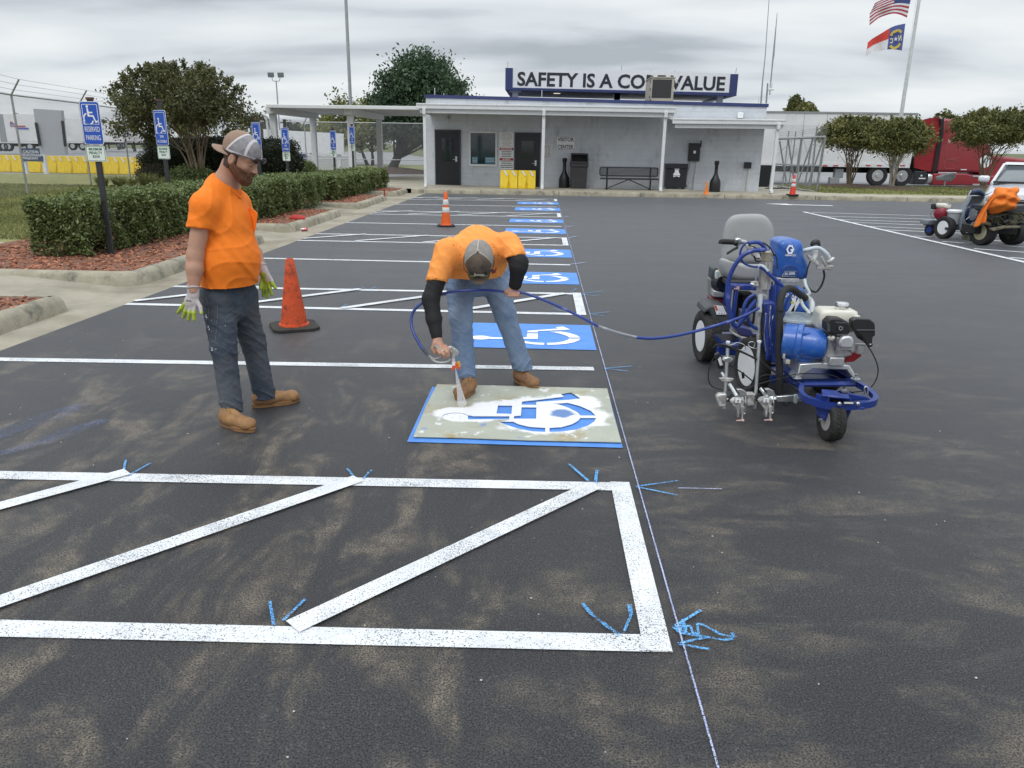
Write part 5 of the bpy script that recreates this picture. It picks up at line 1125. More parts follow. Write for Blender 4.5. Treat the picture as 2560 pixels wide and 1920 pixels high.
trailer(1080, 660, 1395, 1085, 95, 'short white trailer just right of the tall grey panel', wheels=(.4, .85), zb=.35)
trailer(1390, 745, 1765, 1020, 112, 'brown container on a chassis behind the nearest blue sign', m=mat('container_brown', (.13, .04, .03), rough=.6, var=.15), wheels=(.15, .8), zb=.4, name='container_trailer')
trailer(1725, 745, 2100, 1050, 110, 'white trailer with dark rust spots right of the brown container', zb=.4)
trailer(2075, 760, 2700, 1060, 114, 'long white trailer half hidden by the crape myrtle', zb=.4)
for (x0, y0, x1, y1) in ((615, 735, 640, 1140), (1072, 705, 1092, 1130)): pass
# tall grey panel standing in the yard
e = empty('grey_panel', A(*CL(900, 1290), 60), 0, 'tall plain grey panel standing in the truck yard between trailers', 'panel')
b = MB(); P_4 = [A(*CL(690, 1300), 60), A(*CL(1130, 1290), 60), A(*CL(1048, 525), 60), A(*CL(572, 495), 60)]
b.slab([(p.x, 60, max(p.z, .02)) for p in P_4], (0, .4, 0)); b.build('panel', mat('grey_panel_paint', (.40, .41, .43), rough=.6, var=.05), e)
for x0, y0, x1, y1 in ((612, 735, 683, 1140), (1070, 705, 1122, 1150)):
    a, c = A(*CL(x0, y0), 59.8), A(*CL(x1, y1), 59.8); b = MB(); b.slab([(a.x-.05, 59.75, a.z), (a.x+.06, 59.75, a.z), (c.x+.06, 59.75, c.z), (c.x-.05, 59.75, c.z)], (0, .2, 0)); b.build('edge_bar', M_UNDER, e)
# caution sign
Yw = 37.5
e = empty('caution_sign', A(*CL(540, 1640), Yw), 0, 'dark blue CAUTION PEDESTRIAN WALKWAY board on two pale posts behind the fence', 'sign'); M_DB = mat('slate_blue', (.035, .06, .13), rough=.5)
b = MB(); pts = [A(*CL(*k), Yw) for k in ((362, 1400), (735, 1412), (728, 1312), (690, 1310), (668, 1178), (340, 1180))]; b.slab([(p.x, Yw, p.z) for p in pts], (0, .05, 0)); b.build('board', M_DB, e)
b = MB()
for t_, y in (('CAUTION', 1240), ('PEDESTRIAN', 1297), ('WALKWAY', 1352)):
    p = A(*CL(528, y), Yw-.012); put_text(b, t_, (p.x, Yw-.006, p.z), (1, 0, -.01), (0, 0, 1), (.75 if t_ != 'PEDESTRIAN' else .95), .125, .004, .015)
b.build('lettering', M_SIGNW, e)
for x0, x1 in ((398, 425), (740, 762)):
    p, q = A(*CL(x0, 1400), Yw), A(*CL(x1, 1660), Yw); b = MB(); b.b2((p.x-.08, Yw+.055, 0), (p.x+.08, Yw+.2, p.z+.3)); b.build('post', M_WMET, e)
# billboard behind the rear fence
Yb = 47
pts = [A(*C2(*k), Yb) for k in ((270, 868), (1148, 915), (1145, 682), (256, 632))]
e = empty('billboard', (pts[0].lerp(pts[1], .5).x, Yb, 0), 0, 'blank white billboard behind the rear chain link fence', 'billboard'); b = MB(); b.slab([(p.x, Yb, p.z) for p in pts], (0, .12, 0)); b.build('board', M_SIGNW, e)
for x in (700, 845):
    p = A(x, 380, Yb); b = MB(); b.b2((p.x-.1, Yb+.13, 0), (p.x+.1, Yb+.3, p.z)); b.build('post', M_WMET, e)
e = empty('guard_booth', A(*C2(720, 1160), 50), 0, 'low white booth with a dark blue door beneath the billboard', 'booth')
p, q = A(*C2(590, 1150), 50), A(*C2(1200, 925), 50); b = MB(); b.b2((p.x, 50, 0), (q.x, 52, q.z)); b.build('wall', mat('booth_white', (.55, .56, .57), rough=.6), e)
p, q = A(*C2(645, 1070), 49.96), A(*C2(735, 905), 49.96); b = MB(); b.b2((p.x, 49.95, p.z), (q.x, 49.99, q.z)); b.build('door', mat('booth_door', (.02, .04, .12)), e)
e = empty('utility_box', A(*C2(1230, 1080), 41.5), 0, 'grey metal box on a post under the carport', 'utility box'); p, q = A(*C2(1205, 990), 41.5), A(*C2(1245, 815), 41.5); b = MB(); b.b2((p.x, 41.5, p.z), (q.x, 41.75, q.z)); b.build('box', M_GALV, e, bevel=.01); b = MB(); b.cyl(((p.x+q.x)/2, 41.6, 0), ((p.x+q.x)/2, 41.6, p.z), .05); b.build('post', M_GALV, e)
# mast and floodlights
e = empty('light_mast', A(874, 400, 52), 0, 'tall grey steel mast rising behind the carport', 'mast'); x = (A(868, 0, 52).x+A(873, 259, 52).x)/2; b = MB(); b.cyl((x, 52, 0), (x, 52, 13.6), .12, .09, 12); b.build('pole', mat('mast_grey', (.33, .34, .35), rough=.6), e); b = MB(); b.cyl((x, 52, 13.6), (x, 52, 15), .03); b.build('lightning_rod', M_GALV, e)
Yf2 = 90; e = empty('floodlight_pole', A(691, 400, Yf2), 0, 'slim pole with two square floodlights behind the carport', 'floodlight'); p = A(*C2(400, 98), Yf2); b = MB(); b.cyl((p.x, Yf2, 0), (p.x, Yf2, p.z), .10, .07, 8); b.tube(smooth_path([(p.x-.45, Yf2, p.z+.35), (p.x-.35, Yf2, p.z), (p.x, Yf2, p.z-.02), (p.x+.35, Yf2, p.z), (p.x+.45, Yf2, p.z+.35)], 3), .04, 6); b.build('pole', M_GALV, e)
for s_ in (-1, 1): b = MB(); b.box((p.x+s_*.55, Yf2, p.z+.62), (.62, .35, .5), Matrix.Rotation(.25, 3, 'X')); b.build('lamp_head', mat('lamp_grey', (.16, .17, .18)), e, bevel=.03)
# ================================================================ FLAGPOLE AND FLAGS
Yp = 36.0; CFg = crop(2130, 0, 5.53)
p0, p1 = A(*CFg(690, 1560), Yp), A(*CFg(925, 0), Yp); xp = (p0.x+p1.x)/2
e = empty('flagpole', (xp, Yp, .15), 0, 'tall white flagpole behind the right-hand crape myrtles', 'flagpole'); b = MB(); b.cyl((xp, Yp, .15), (xp, Yp, 10.6), .085, .055, 16); b.build('pole', mat('pole_white', (.60, .62, .63), rough=.35), e); b = MB(); b.cyl((xp-.09, Yp-.05, 1), (xp-.16, Yp-.05, 10.5), .008, n=4); b.build('halyard', M_SIGNW, e); b = MB(); b.ball((xp, Yp, 10.68), .1); b.build('finial', M_STEEL, e)
def flag(name, hoist, fly, rows, matsl, mfun, label, wave=.12, nx=26, Y=Yp, sag=None):
    # hoist, fly: lists of crop points top..bottom (pixel rows), bilinear between with ripples
    H = [A(*CFg(*p), Y) for p in hoist]; F_ = [A(*CFg(*p), Y) for p in fly]; ny = rows
    def samp(Pl, t):
        k = t*(len(Pl)-1); i = min(int(k), len(Pl)-2); return Pl[i].lerp(Pl[i+1], k-i)
    b = MB(); vs = []
    for j in range(ny+1):
        for i in range(nx+1):
            s_ = i/nx; t = j/ny; p = samp(H, t).lerp(samp(F_, t), s_); mid_ = (sag(s_, t) if sag else 0)
            vs.append((p.x, Y+wave*sin(s_*9+t*1.5)*s_+wave*.5*sin(s_*17+t*3)*s_, p.z+mid_+.03*sin(s_*8+t)*s_))
    fs, ms = [], []
    for j in range(ny):
        for i in range(nx): fs.append((j*(nx+1)+i, j*(nx+1)+i+1, (j+1)*(nx+1)+i+1, (j+1)*(nx+1)+i)); ms.append(mfun(i/nx, j/ny))
    b.v = vs; b.f = fs; b.m = ms; o = b.build(name, matsl, smooth=80); return tag(o, label, 'flag'), vs
FR = mat('flag_red', (.40, .045, .06), rough=.8); FW_ = mat('flag_white', (.72, .72, .76), rough=.8); FB = mat('flag_blue', (.05, .07, .22), rough=.8); FR2 = mat('flag_bright_red', (.62, .06, .05), rough=.8); FB2 = mat('flag_mid_blue', (.09, .12, .34), rough=.8); FG = mat('flag_gold', (.62, .48, .08), rough=.7)
flag('american_flag', [(845, -165), (760, 245)], [(310, 60), (232, 205), (232, 360)], 26, [FR, FW_, FB], lambda s_, t: 2 if (s_ < .40 and t < .538) else (0 if int(t*13) % 2 == 0 else 1), 'striped red and white flag with a blue canton at the top of the flagpole', wave=.16, sag=lambda s_, t: .30*sin(pi*s_)*(.3+.7*t) - .0)
o, vs = flag('state_flag', [(738, 325), (690, 700)], [(215, 600), (178, 790)], 16, [FB2, FR2, FW_], lambda s_, t: 0 if s_ < .385 else (1 if t < .5 else 2), 'red, white and blue flag with a star and gold ribbons below the striped flag', wave=.08, sag=lambda s_, t: .16*sin(pi*s_))
Fp = lambda x, y: A(*CFg(x, y), Yp-.10)
b = MB(); 
def star(c, r): return [(c[0]+(r if k % 2 == 0 else r*.4)*cos(pi/2+k*pi/5), c[1]+(r if k % 2 == 0 else r*.4)*sin(pi/2+k*pi/5)) for k in range(10)]
c = Fp(605, 540); k_ = Yp/1922/5.53
me = curve_mesh([star((0, 0), 27*k_)], .004); put_mesh(b, me, frame(c, (1, 0, .18), (0, 0, 1))); b.build('star', FW_, o)
b = MB(); put_text(b, 'N', Fp(663, 525), (-1, 0, -.18), (0, 0, 1), 36*k_, 70*k_, .004, .03); put_text(b, 'C', Fp(548, 562), (-1, 0, -.18), (0, 0, 1), 36*k_, 62*k_, .004, .03); b.build('lettering', mat('flag_pale_gold', (.7, .66, .45), rough=.8), o)
for pts in ([(540, 495), (560, 455), (600, 432), (645, 420), (685, 445)], [(528, 630), (560, 660), (600, 660), (640, 635), (662, 600)]):
    b = MB(); P = smooth_path([Fp(*q) for q in pts], 4)
    for a, c2_ in zip(P[:-1], P[1:]):
        nn_ = Vector((-(c2_-a).z, 0, (c2_-a).x)).normalized()*15*k_; b.slab([a-nn_, c2_-nn_, c2_+nn_, a+nn_], (0, .004, 0))
    b.build('ribbon', FG, o)
# ================================================================ RIGHT-HAND TRUCK AND TRAILER
def puff(b, pts, n, th, back=None, rings=6, m=None, c=None, pw=1.0):
    """inflated cushion: outline pts (closed, 3d), bulging by th along n; flat or bulging back"""
    P = [Vector(p) for p in pts]; n = Vector(n).normalized(); c = Vector(c) if c is not None else sum(P, Vector())/len(P); k = len(P); vs = []
    for r_ in range(rings+1):
        a = pi/2*r_/rings; s_ = cos(a)**pw; d = th*sin(a)
        for p in P: vs.append(c+(p-c)*s_+n*d)
    fs = [(r_*k+j, r_*k+(j+1) % k, (r_+1)*k+(j+1) % k, (r_+1)*k+j) for r_ in range(rings) for j in range(k)]
    o0 = len(vs); bk = back or 0
    if bk:
        for r_ in range(rings+1):
            a = pi/2*r_/rings; s_ = cos(a)**pw; d = -bk*sin(a)
            for p in P: vs.append(c+(p-c)*s_+n*d)
        fs += [(o0+r_*k+(j+1) % k, o0+r_*k+j, o0+(r_+1)*k+j, o0+(r_+1)*k+(j+1) % k) for r_ in range(rings) for j in range(k)]
    else: fs.append(tuple(range(k))[::-1])
    return b.add(vs, fs, m)
def dens(P, k=4, closed=True):
    P = [Vector(p) for p in P]
    if closed: Q = smooth_path(P+[P[0], P[1]], k); return Q[k//1*0:len(P)*k]
    return smooth_path(P, k)
T = lambda x, y, Y=41: A(*C5(x, y), Y)
te = empty('semi_trailer', (13, 41, 0), 0, 'long white box trailer standing behind the crape myrtles on the right', 'trailer')
xl = A(1840, 300, 41).x; tr_ = A(2295, 283, 41); tb = A(2290, 419, 41); tl_ = A(1916, 279, 41); zt_ = (tr_.z+tl_.z)/2
b = MB(); b.b2((xl-6, 41, tb.z), (tr_.x, 43.55, zt_)); b.build('body', M_TRW, te, bevel=.04)
b = MB(); b.b2((xl-6, 40.96, zt_-.06), (tr_.x+.01, 40.998, zt_+.02)); b.build('top_rail', mat('rail_grey', (.28, .29, .30), rough=.5), te)
b = MB(); b.b2((xl-6, 40.95, tb.z-.02), (tr_.x, 40.998, tb.z+.16)); b.build('side_rail', M_WMET, te)
b = MB(); b.b2((tr_.x-.35, 40.97, tb.z+.17), (tr_.x+.02, 40.995, zt_-.07)); b.build('corner_post', M_TRW, te)
for x in (160, 370, 700): p = T(x, 500); b = MB(); b.b2((p.x-.01, 40.985, tb.z+.17), (p.x+.01, 40.997, zt_-.07)); b.build('panel_seam', mat('seam_grey', (.4, .4, .4)), te)
for x in (372, 470, 575, 768, 870, 1085): p = T(x, 715); b = MB(); b.b2((p.x-.10, 40.935, p.z-.03), (p.x+.14, 40.948, p.z+.03)); b.build('red_marker', mat('marker_red', (.5, .05, .04)), te)
for x0, y0, x1, y1 in ((475, 745, 570, 830), (430, 825, 530, 890)): p, q = T(x0, y1), T(x1, y0); b = MB(); b.b2((p.x, 41.2, max(.02, p.z)), (q.x, 41.5, q.z)); b.build('landing_gear', M_GALV, te, bevel=.04)
b = MB(); b.b2((xl-6, 41.9, .6), (tr_.x-.5, 42.6, tb.z-.03)); b.build('chassis', M_UNDER, te)
tk = empty('red_truck', (20, 40.8, 0), 0, 'dark red sleeper truck tractor behind the largest crape myrtle', 'truck')
M_RED = mat('truck_red', (.27, .012, .022), rough=.22, var=.08, coat=.5, spec=.6)
M_RED2 = mat('truck_red_fairing', (.27, .013, .02), rough=.35)
Yt = 41.0
poly = lambda pts, Y: [T(x, y, Y) for x, y in pts]
b = MB(); b.slab(poly([(1470, 276), (1600, 296), (1740, 338), (1830, 400), (1890, 500), (1925, 620), (2250, 655), (2420, 720), (2440, 880), (1830, 880), (1810, 778), (1395, 775), (1430, 520)], Yt), (0, 2.5, 0)); b.build('cab', M_RED, tk, bevel=.12)
b = MB(); b.slab(poly([(1285, 292), (1345, 276), (1436, 270), (1462, 280), (1415, 560), (1380, 770), (1330, 770), (1200, 735), (1205, 640), (1265, 520), (1290, 380)], Yt+.05), (0, .08, 0)); b.build('side_fairing', M_RED2, tk)
b = MB(); b.slab(poly([(1440, 276), (1476, 276), (1470, 420), (1402, 775), (1368, 775), (1405, 560), (1444, 400)], Yt-.03), (0, .06, 0)); b.build('fairing_edge', M_BLK, tk)
b = MB(); b.slab(poly([(1195, 640), (1300, 600), (1385, 560), (1372, 775), (1195, 770)], Yt+.14), (0, .6, 0)); b.build('hose_rack', M_UNDER, tk)
b = MB(); b.slab(poly([(1425, 255), (1448, 262), (1462, 285), (1440, 283)], Yt-.2), (0, .15, 0)); b.build('horn', M_STEEL, tk)
b = MB(); b.slab(poly([(1378, 786), (1690, 788), (1720, 800), (1830, 805), (2430, 820), (2430, 896), (1365, 896)], Yt-.06), (0, .5, 0)); b.build('skirt', M_RED, tk, bevel=.06)
b = MB(); p = T(1350, 832); b.lathe([(0, -.1), (.28, -.1), (.30, -.05), (.30, .25), (0, .25)], (p.x, Yt+.3, p.z), (1, 0, 0), 24); b.build('fuel_tank', M_STEEL, tk)
b = MB(); p, q = T(1190, 888), T(1322, 768); b.b2((p.x, Yt, p.z), (q.x, Yt+.7, q.z)); b.build('battery_box', mat('box_black', (.02, .025, .032), rough=.4), tk, bevel=.04)
b = MB(); p, q = T(1240, 838), T(1305, 832); b.b2((p.x, Yt-.01, p.z), (q.x, Yt-.004, q.z+.02)); p, q = T(1258, 815), T(1275, 800); b.b2((p.x, Yt-.01, p.z), (q.x, Yt-.004, q.z)); b.build('box_marking', M_SIGNW, tk)
b = MB(); b.b2((T(770, 800).x, Yt+.9, .65), (T(1500, 800).x, Yt+1.7, .95)); b.build('frame_rail', M_UNDER, tk)
M_TIREF = mat('truck_tyre', (.02, .02, .022), rough=.8)
for x, y in ((862, 832), (1087, 835)):
    p = T(x, y); p.z = .50; w_ = wheel(tk, (p.x, Yt+.15, .50), (0, -1, 0), .50, .30, .56, M_STEEL, M_TIREF, holes=10, n=36); b = MB(); b.lathe([(0, .12), (.10, .12), (.12, .05), (.12, 0)], (p.x, Yt+.05, .5), (0, -1, 0), 16); b.build('hub', M_STEEL, w_)
for dx in (3.0, 9.1): pass
b = MB(); b.lathe([(.5, -.15), (.5, .15)], (T(2130, 840).x, Yt+.15, .5), (0, -1, 0), 20); b.build('wheel', M_TIREF, tk)
def outl(pts, m, name, Y=Yt-.012, w=.012, par=tk): b = MB(); P = dens([T(x, y, Y) for x, y in pts], 3); b.tube(P+[P[0]], w, 5); b.build(name, m, par)
MS = mat('body_seam', (.42, .10, .10), rough=.4)
outl([(1510, 515), (1560, 508), (1612, 520), (1614, 580), (1600, 645), (1560, 656), (1500, 650), (1492, 600)], MS, 'hatch_seam'); outl([(1490, 665), (1590, 670), (1590, 735), (1480, 738)], MS, 'hatch_seam')
b = MB(); put_text(b, 'S', T(1525, 486, Yt-.01), (1, 0, 0), (0, 0, 1), .12, .16, .004); p, q = T(1628, 756, Yt), T(1684, 748, Yt); b.b2((p.x, Yt-.012, p.z), (q.x, Yt-.004, q.z)); b.build('marking', M_SIGNW, tk)
b = MB(); p = T(1855, 678); b.lathe([(0, .0), (.30, 0), (.30, .012), (0, .012)], (p.x, Yt-.004, p.z), (0, -1, 0), 24); b.build('door_emblem', M_SIGNW, tk)
b = MB(); p, q = T(1730, 818), T(1885, 806); b.b2((p.x, Yt-.09, p.z), (q.x, Yt-.064, q.z)); p, q = T(1730, 896), T(1850, 884); b.b2((p.x, Yt-.09, p.z), (q.x, Yt-.064, q.z)); b.build('step_trim', M_STEEL, tk)
# ground spotlight
p = G(*C5(1478, 905), .15); e = empty('spotlight', p, 0, 'grey flood light on a short post in the grass island before the red truck', 'light'); b = MB(); b.cyl(p, p+Vector((0, 0, .25)), .04, n=8); b.build('post', M_GALV, e)
b = MB(); s_ = p.y/1922/3.6867; b.slab([(p.x-.30, p.y, p.z+.28), (p.x+.25, p.y-.1, p.z+.22), (p.x+.42, p.y-.1, p.z+.42), (p.x+.40, p.y, p.z+.62), (p.x-.05, p.y, p.z+.52), (p.x-.32, p.y, p.z+.42)], (0, .35, 0)); b.build('lamp_head', mat('lamp_housing', (.22, .23, .23), rough=.5), e, bevel=.03)
# ================================================================ WHITE CAR at the right edge
cx0, cx1, cy = 10.82, 12.72, 18.3
M_CARW = mat('car_white', (.66, .68, .72), rough=.22, var=.03, coat=.6, spec=.6)
ca = empty('parked_car', ((cx0+cx1)/2, cy+2.4, 0), 0, 'white car parked behind the orange covered machine at the right edge', 'car')
def loft(b, secs, m=None, cap=True):
    k = len(secs[0]); vs = [v for s in secs for v in s]; fs = [(i*k+j, i*k+(j+1) % k, (i+1)*k+(j+1) % k, (i+1)*k+j) for i in range(len(secs)-1) for j in range(k)]
    if cap: fs += [tuple(range(k))[::-1], tuple(range((len(secs)-1)*k, len(secs)*k))]
    return b.add(vs, fs, m)
def csec(y, zt, hw, zb=.28, shoulder=.12, xm=(cx0+cx1)/2): return [(xm-hw, y, zb), (xm+hw, y, zb), (xm+hw*1.0, y, zt-shoulder), (xm+hw*.93, y, zt-.03), (xm+hw*.5, y, zt+.02), (xm, y, zt+.03), (xm-hw*.5, y, zt+.02), (xm-hw*.93, y, zt-.03), (xm-hw, y, zt-shoulder)]
b = MB(); loft(b, [csec(cy, .62, .80, .35), csec(cy+.06, .82, .90, .28), csec(cy+.4, .90, .95), csec(cy+1.3, 1.0, .95), csec(cy+3.9, 1.02, .95), csec(cy+4.5, .98, .92), csec(cy+4.7, .75, .85)]); b.build('body', M_CARW, ca, bevel=.03)
xm = (cx0+cx1)/2
def gsec(y, zt, hw, hb, zb=1.0): return [(xm-hb, y, zb), (xm+hb, y, zb), (xm+hw, y, zt-.05), (xm+hw*.85, y, zt), (xm-hw*.85, y, zt), (xm-hw, y, zt-.05)]
b = MB(); loft(b, [gsec(cy+1.25, 1.04, .84, .86), gsec(cy+2.1, 1.42, .68, .86), gsec(cy+3.4, 1.44, .68, .86), gsec(cy+4.4, 1.05, .8, .84)]); b.build('cabin', M_GLASSD if 0 else mat('car_window', (.10, .12, .13), rough=.08, spec=.8), ca)
b = MB(); loft(b, [[(xm+s*.70, cy+2.05, 1.425), (xm+s*.70, cy+3.4, 1.445), (xm+s*.70, cy+3.4, 1.48), (xm+s*.70, cy+2.1, 1.46)] for s in (-1, 1)]); b.build('roof', M_CARW, ca, bevel=.02)
for s in (-1, 1): b = MB(); b.tube([(xm+s*.87, cy+1.22, 1.0), (xm+s*.70, cy+2.1, 1.43)], .035, 8); b.build('pillar', M_CARW, ca)
b = MB(); b.tube([(xm-.85, cy+1.24, 1.045), (xm+.85, cy+1.24, 1.045)], .02, 6); b.build('wiper_cowl', M_BLK, ca)
b = MB(); b.box((cx0-.10, cy+1.45, 1.10), (.24, .12, .15)); m_ = b.build('mirror', M_CARW, ca, bevel=.05)
b = MB(); b.b2((cx0+.28, cy-.01, .40), (cx1-.28, cy+.05, .72)); b.build('grille', mat('grille_black', (.02, .02, .022), rough=.5), ca, bevel=.02)
b = MB(); 
for z in (.47, .54, .61, .68): b.b2((cx0+.30, cy-.025, z), (cx1-.3, cy-.012, z+.015))
b.build('grille_bar', M_STEEL, ca)
for s in (0, 1): x0 = cx0+.04 if s == 0 else cx1-.34; b = MB(); b.b2((x0, cy+.02, .66), (x0+.30, cy+.25, .80)); b.build('headlight', mat('headlight_lens', (.55, .57, .6), rough=.1), ca, bevel=.04)
for x in (cx0+.12, cx1-.12):
    for y in (cy+.95, cy+3.75): wheel(ca, (x, y, .33), (1, 0, 0), .33, .22, .6, M_STEEL)
ca.rotation_euler = (0, 0, radians(-30)); ca.location = (11.92, 19.7, 0)
# ================================================================ SECOND STRIPING MACHINE with the orange cover
EE = crop(2300, 440, 8.5077)
E_ = lambda x, y, Y: A(*EE(x, y), Y)
RX = Vector((.95, .31, 0)).normalized(); RF = Vector((-.31, .95, 0)).normalized()
s2 = empty('line_striper', (8.5, 16, 0), 0, 'muddy ride-on line striping machine under an orange cover, near the white car', 'line striper')
M_MUD = mat('muddy_metal', (.13, .12, .075), rough=.85, var=.35, vs=14, bump=.4, dirt=(.03, .03, .025), ds=10, dlo=.45, dhi=.6)
M_GRYM = mat('grey_machine_paint', (.22, .25, .28), rough=.5, var=.15)
M_DKG = mat('dark_machine_paint', (.045, .055, .065), rough=.5, var=.2)
M_BLUEM = mat('machine_blue', (.012, .055, .36), rough=.35, var=.15, vs=12, dirt=(.10, .13, .35), ds=11, dlo=.55, dhi=.8)
M_DARKH = mat('navy_hose', (.006, .018, .07), rough=.35)
wheel(s2, E_(210, 1150, 16.85).xy.to_3d()+Vector((0, 0, .125)), RX, .125, .07, .55, M_BLUEM)
w_ = E_(505, 1130, 16.25); wheel(s2, (w_.x+.02, 16.25, .225), (1, .35, 0), .225, .15, .60, M_SIGNW)
w_ = E_(960, 1180, 16.4); wheel(s2, (w_.x+.25, 16.7, .225), (1, .35, 0), .225, .15, .6, M_SIGNW)
w_ = E_(1330, 1270, 15.2); wheel(s2, (w_.x, 15.2, .25), RX, .25, .19, .58, mat('dusty_rim', (.45, .42, .28), rough=.6))
w_ = E_(1960, 1310, 15.35); wheel(s2, (w_.x+.04, 15.4, .255), RX, .255, .24, .58, M_MUD)
def bx3(name, x0, y0, x1, y1, Y, d, m, bev=.01, par=s2, cropf=E_):
    p, q = cropf(x0, y1, Y), cropf(x1, y0, Y); b = MB(); b.b2((p.x, Y, max(.01, p.z)), (q.x, Y+d, q.z)); return b.build(name, m, par, bevel=bev)
bx3('air_filter', 292, 600, 408, 712, 16.5, .16, M_BLKR, .02); bx3('fuel_tank', 410, 588, 690, 692, 16.35, .22, mat('cream_plastic', (.62, .60, .52), rough=.4), .04)
b = MB(); p = E_(605, 575, 16.4); b.lathe([(.0, 0), (.05, 0), (.05, .02), (0, .025)], p-Vector((0, 0, .02)), n=16); b.build('filler_cap', M_STEEL, s2)
b = MB(); p = E_(445, 800, 16.4); b.lathe([(0, .09), (.06, .085), (.12, .05), (.135, 0), (.135, -.12), (0, -.12)], p, (-.5, -1, 0), 24); b.build('recoil_housing', mat('engine_red', (.22, .012, .03), rough=.4, var=.3, vs=30), s2)
bx3('engine_block', 520, 700, 640, 900, 16.42, .2, M_DKG)
b = MB(); b.tube(smooth_path([E_(310, 720, 16.4), E_(240, 780, 16.4), E_(235, 860, 16.4), E_(300, 920, 16.4)], 4), .004, 5); b.build('cable', M_BLKR, s2)
bx3('front_frame', 150, 940, 440, 1030, 16.6, .35, M_GRYM, .02); bx3('gun_arm', 80, 1030, 340, 1048, 16.55, .03, M_DKG, .003); bx3('caster_fork', 170, 1040, 300, 1160, 16.9, .12, M_BLUEM, .02)
b = MB(); p, q = E_(750, 1030, 16.15), E_(750, 780, 16.15); b.lathe([(.0, 0), (.118, 0), (.135, q.z-p.z), (0, q.z-p.z)], (p.x, 16.25, p.z), n=26); b.build('bucket', mat('grey_bucket', (.34, .36, .38), rough=.5), s2)
b = MB(); b.lathe([(.0, -.005), (.15, -.005), (.155, .03), (.12, .05), (0, .05)], (p.x, 16.25, q.z+.002), n=26); b.build('bucket_lid', M_WMET, s2)
bx3('pump', 690, 1000, 850, 1130, 16.2, .12, M_GRYM, .02); bx3('chassis', 560, 1100, 1140, 1150, 16.1, .5, M_DKG, .01)
b = MB(); b.slab([E_(x, y, 15.95) for x, y in ((880, 915), (985, 640), (1110, 430), (1395, 425), (1290, 640), (1080, 1040), (1080, 1155), (850, 1155))], (.12, .4, 0)); b.build('control_tower', M_GRYM, s2, bevel=.01)
b = MB(); b.slab([E_(x, y, 15.93) for x, y in ((1120, 440), (1385, 435), (1290, 560), (1010, 640))], (0, .015, 0)); b.build('tower_panel', M_DKG, s2)
b = MB(); puff(b, dens([E_(x, y, 15.9) for x, y in ((1020, 400), (1080, 300), (1210, 262), (1320, 290), (1395, 420), (1200, 400))], 3), (-.2, -1, .2), .10, .15); b.build('top_console', mat('console_navy', (.03, .05, .10), rough=.4, var=.2), s2)
b = MB(); b.tube(smooth_path([E_(1010, 520, 15.85), E_(1040, 400, 15.85), E_(1090, 310, 15.85)], 4), .014, 8); b.build('handlebar', M_STEEL, s2); b = MB(); b.tube(smooth_path([E_(1380, 400, 15.85), E_(1450, 380, 15.8), E_(1520, 330, 15.8)], 4), .014, 8); b.build('handlebar', M_STEEL, s2)
hc = E_(1115, 810, 15.75); hx = Vector((1, .25, 0)).normalized()
for k, R_ in enumerate((.185, .165, .145, .125)):
    b = MB(); b.tube([hc+hx*(R_*cos(a)*.86)+Vector((0, 0, R_*1.02*sin(a)))+Vector((0, -.02*(k % 2), 0)) for a in np.linspace(0, 2*pi, 40)], .0115, 8); b.build('coiled_hose', M_DARKH, s2)
b = MB()
for a in (.5, 2.4, 3.7, 5.5): b.tube([hc+hx*(.09*cos(a))+Vector((0, -.03, .09*sin(a))), hc+hx*(.2*cos(a)*.86)+Vector((0, -.035, .2*sin(a)))], .006, 6)
b.build('reel_spoke', M_STEEL, s2)
# cart part
bx3('rear_engine', 1560, 800, 2160, 1050, 15.0, .45, M_MUD, .05)
r2 = random.Random(8)
for k in range(26):
    x = r2.uniform(1560, 2200); y = r2.uniform(790, 1040); w_, h_ = r2.uniform(30, 120), r2.uniform(25, 90)
    if k % 3: bx3('engine_part', x, y, x+w_, y+h_, 14.92-r2.uniform(0, .05), .10, (M_MUD, M_DKG, M_UNDER)[k % 3], .008)
    else: b = MB(); b.tube(smooth_path([E_(x, y, 14.9), E_(x+w_*.5, y+h_*.3, 14.85), E_(x+w_, y+h_, 14.9)], 3), .009, 6); b.build('engine_pipe', M_MUD, s2)
b = MB(); b.slab([E_(x, y, 14.95) for x, y in ((1440, 640), (2030, 640), (2212, 620), (2300, 700), (2212, 770), (1800, 760), (1560, 800), (1450, 740))], (0, .5, 0)); b.build('seat_frame', M_DKG, s2, bevel=.01)
b = MB(); b.slab([E_(x, y, 14.85) for x, y in ((1530, 1130), (1760, 1060), (2140, 1062), (2140, 1110), (1800, 1118), (1560, 1180))], (0, .12, 0)); b.build('bumper', mat('muddy_bumper', (.20, .18, .12), rough=.7, dirt=(.05, .045, .035), ds=9), s2, bevel=.01)
b = MB(); b.slab([E_(x, y, 14.98) for x, y in ((1165, 1080), (1240, 1000), (1400, 975), (1520, 990), (1550, 1060), (1480, 1070), (1400, 1040), (1300, 1050), (1210, 1110))], (.05, .3, 0)); b.build('fender', M_MUD, s2, bevel=.02)
bx3('footplate', 1050, 1290, 1180, 1385, 15.4, .3, M_MUD); bx3('underframe', 1150, 1080, 2100, 1230, 15.15, .5, M_UNDER)
bx3('far_frame', 2150, 760, 2300, 1040, 15.3, .4, M_MUD, .03)
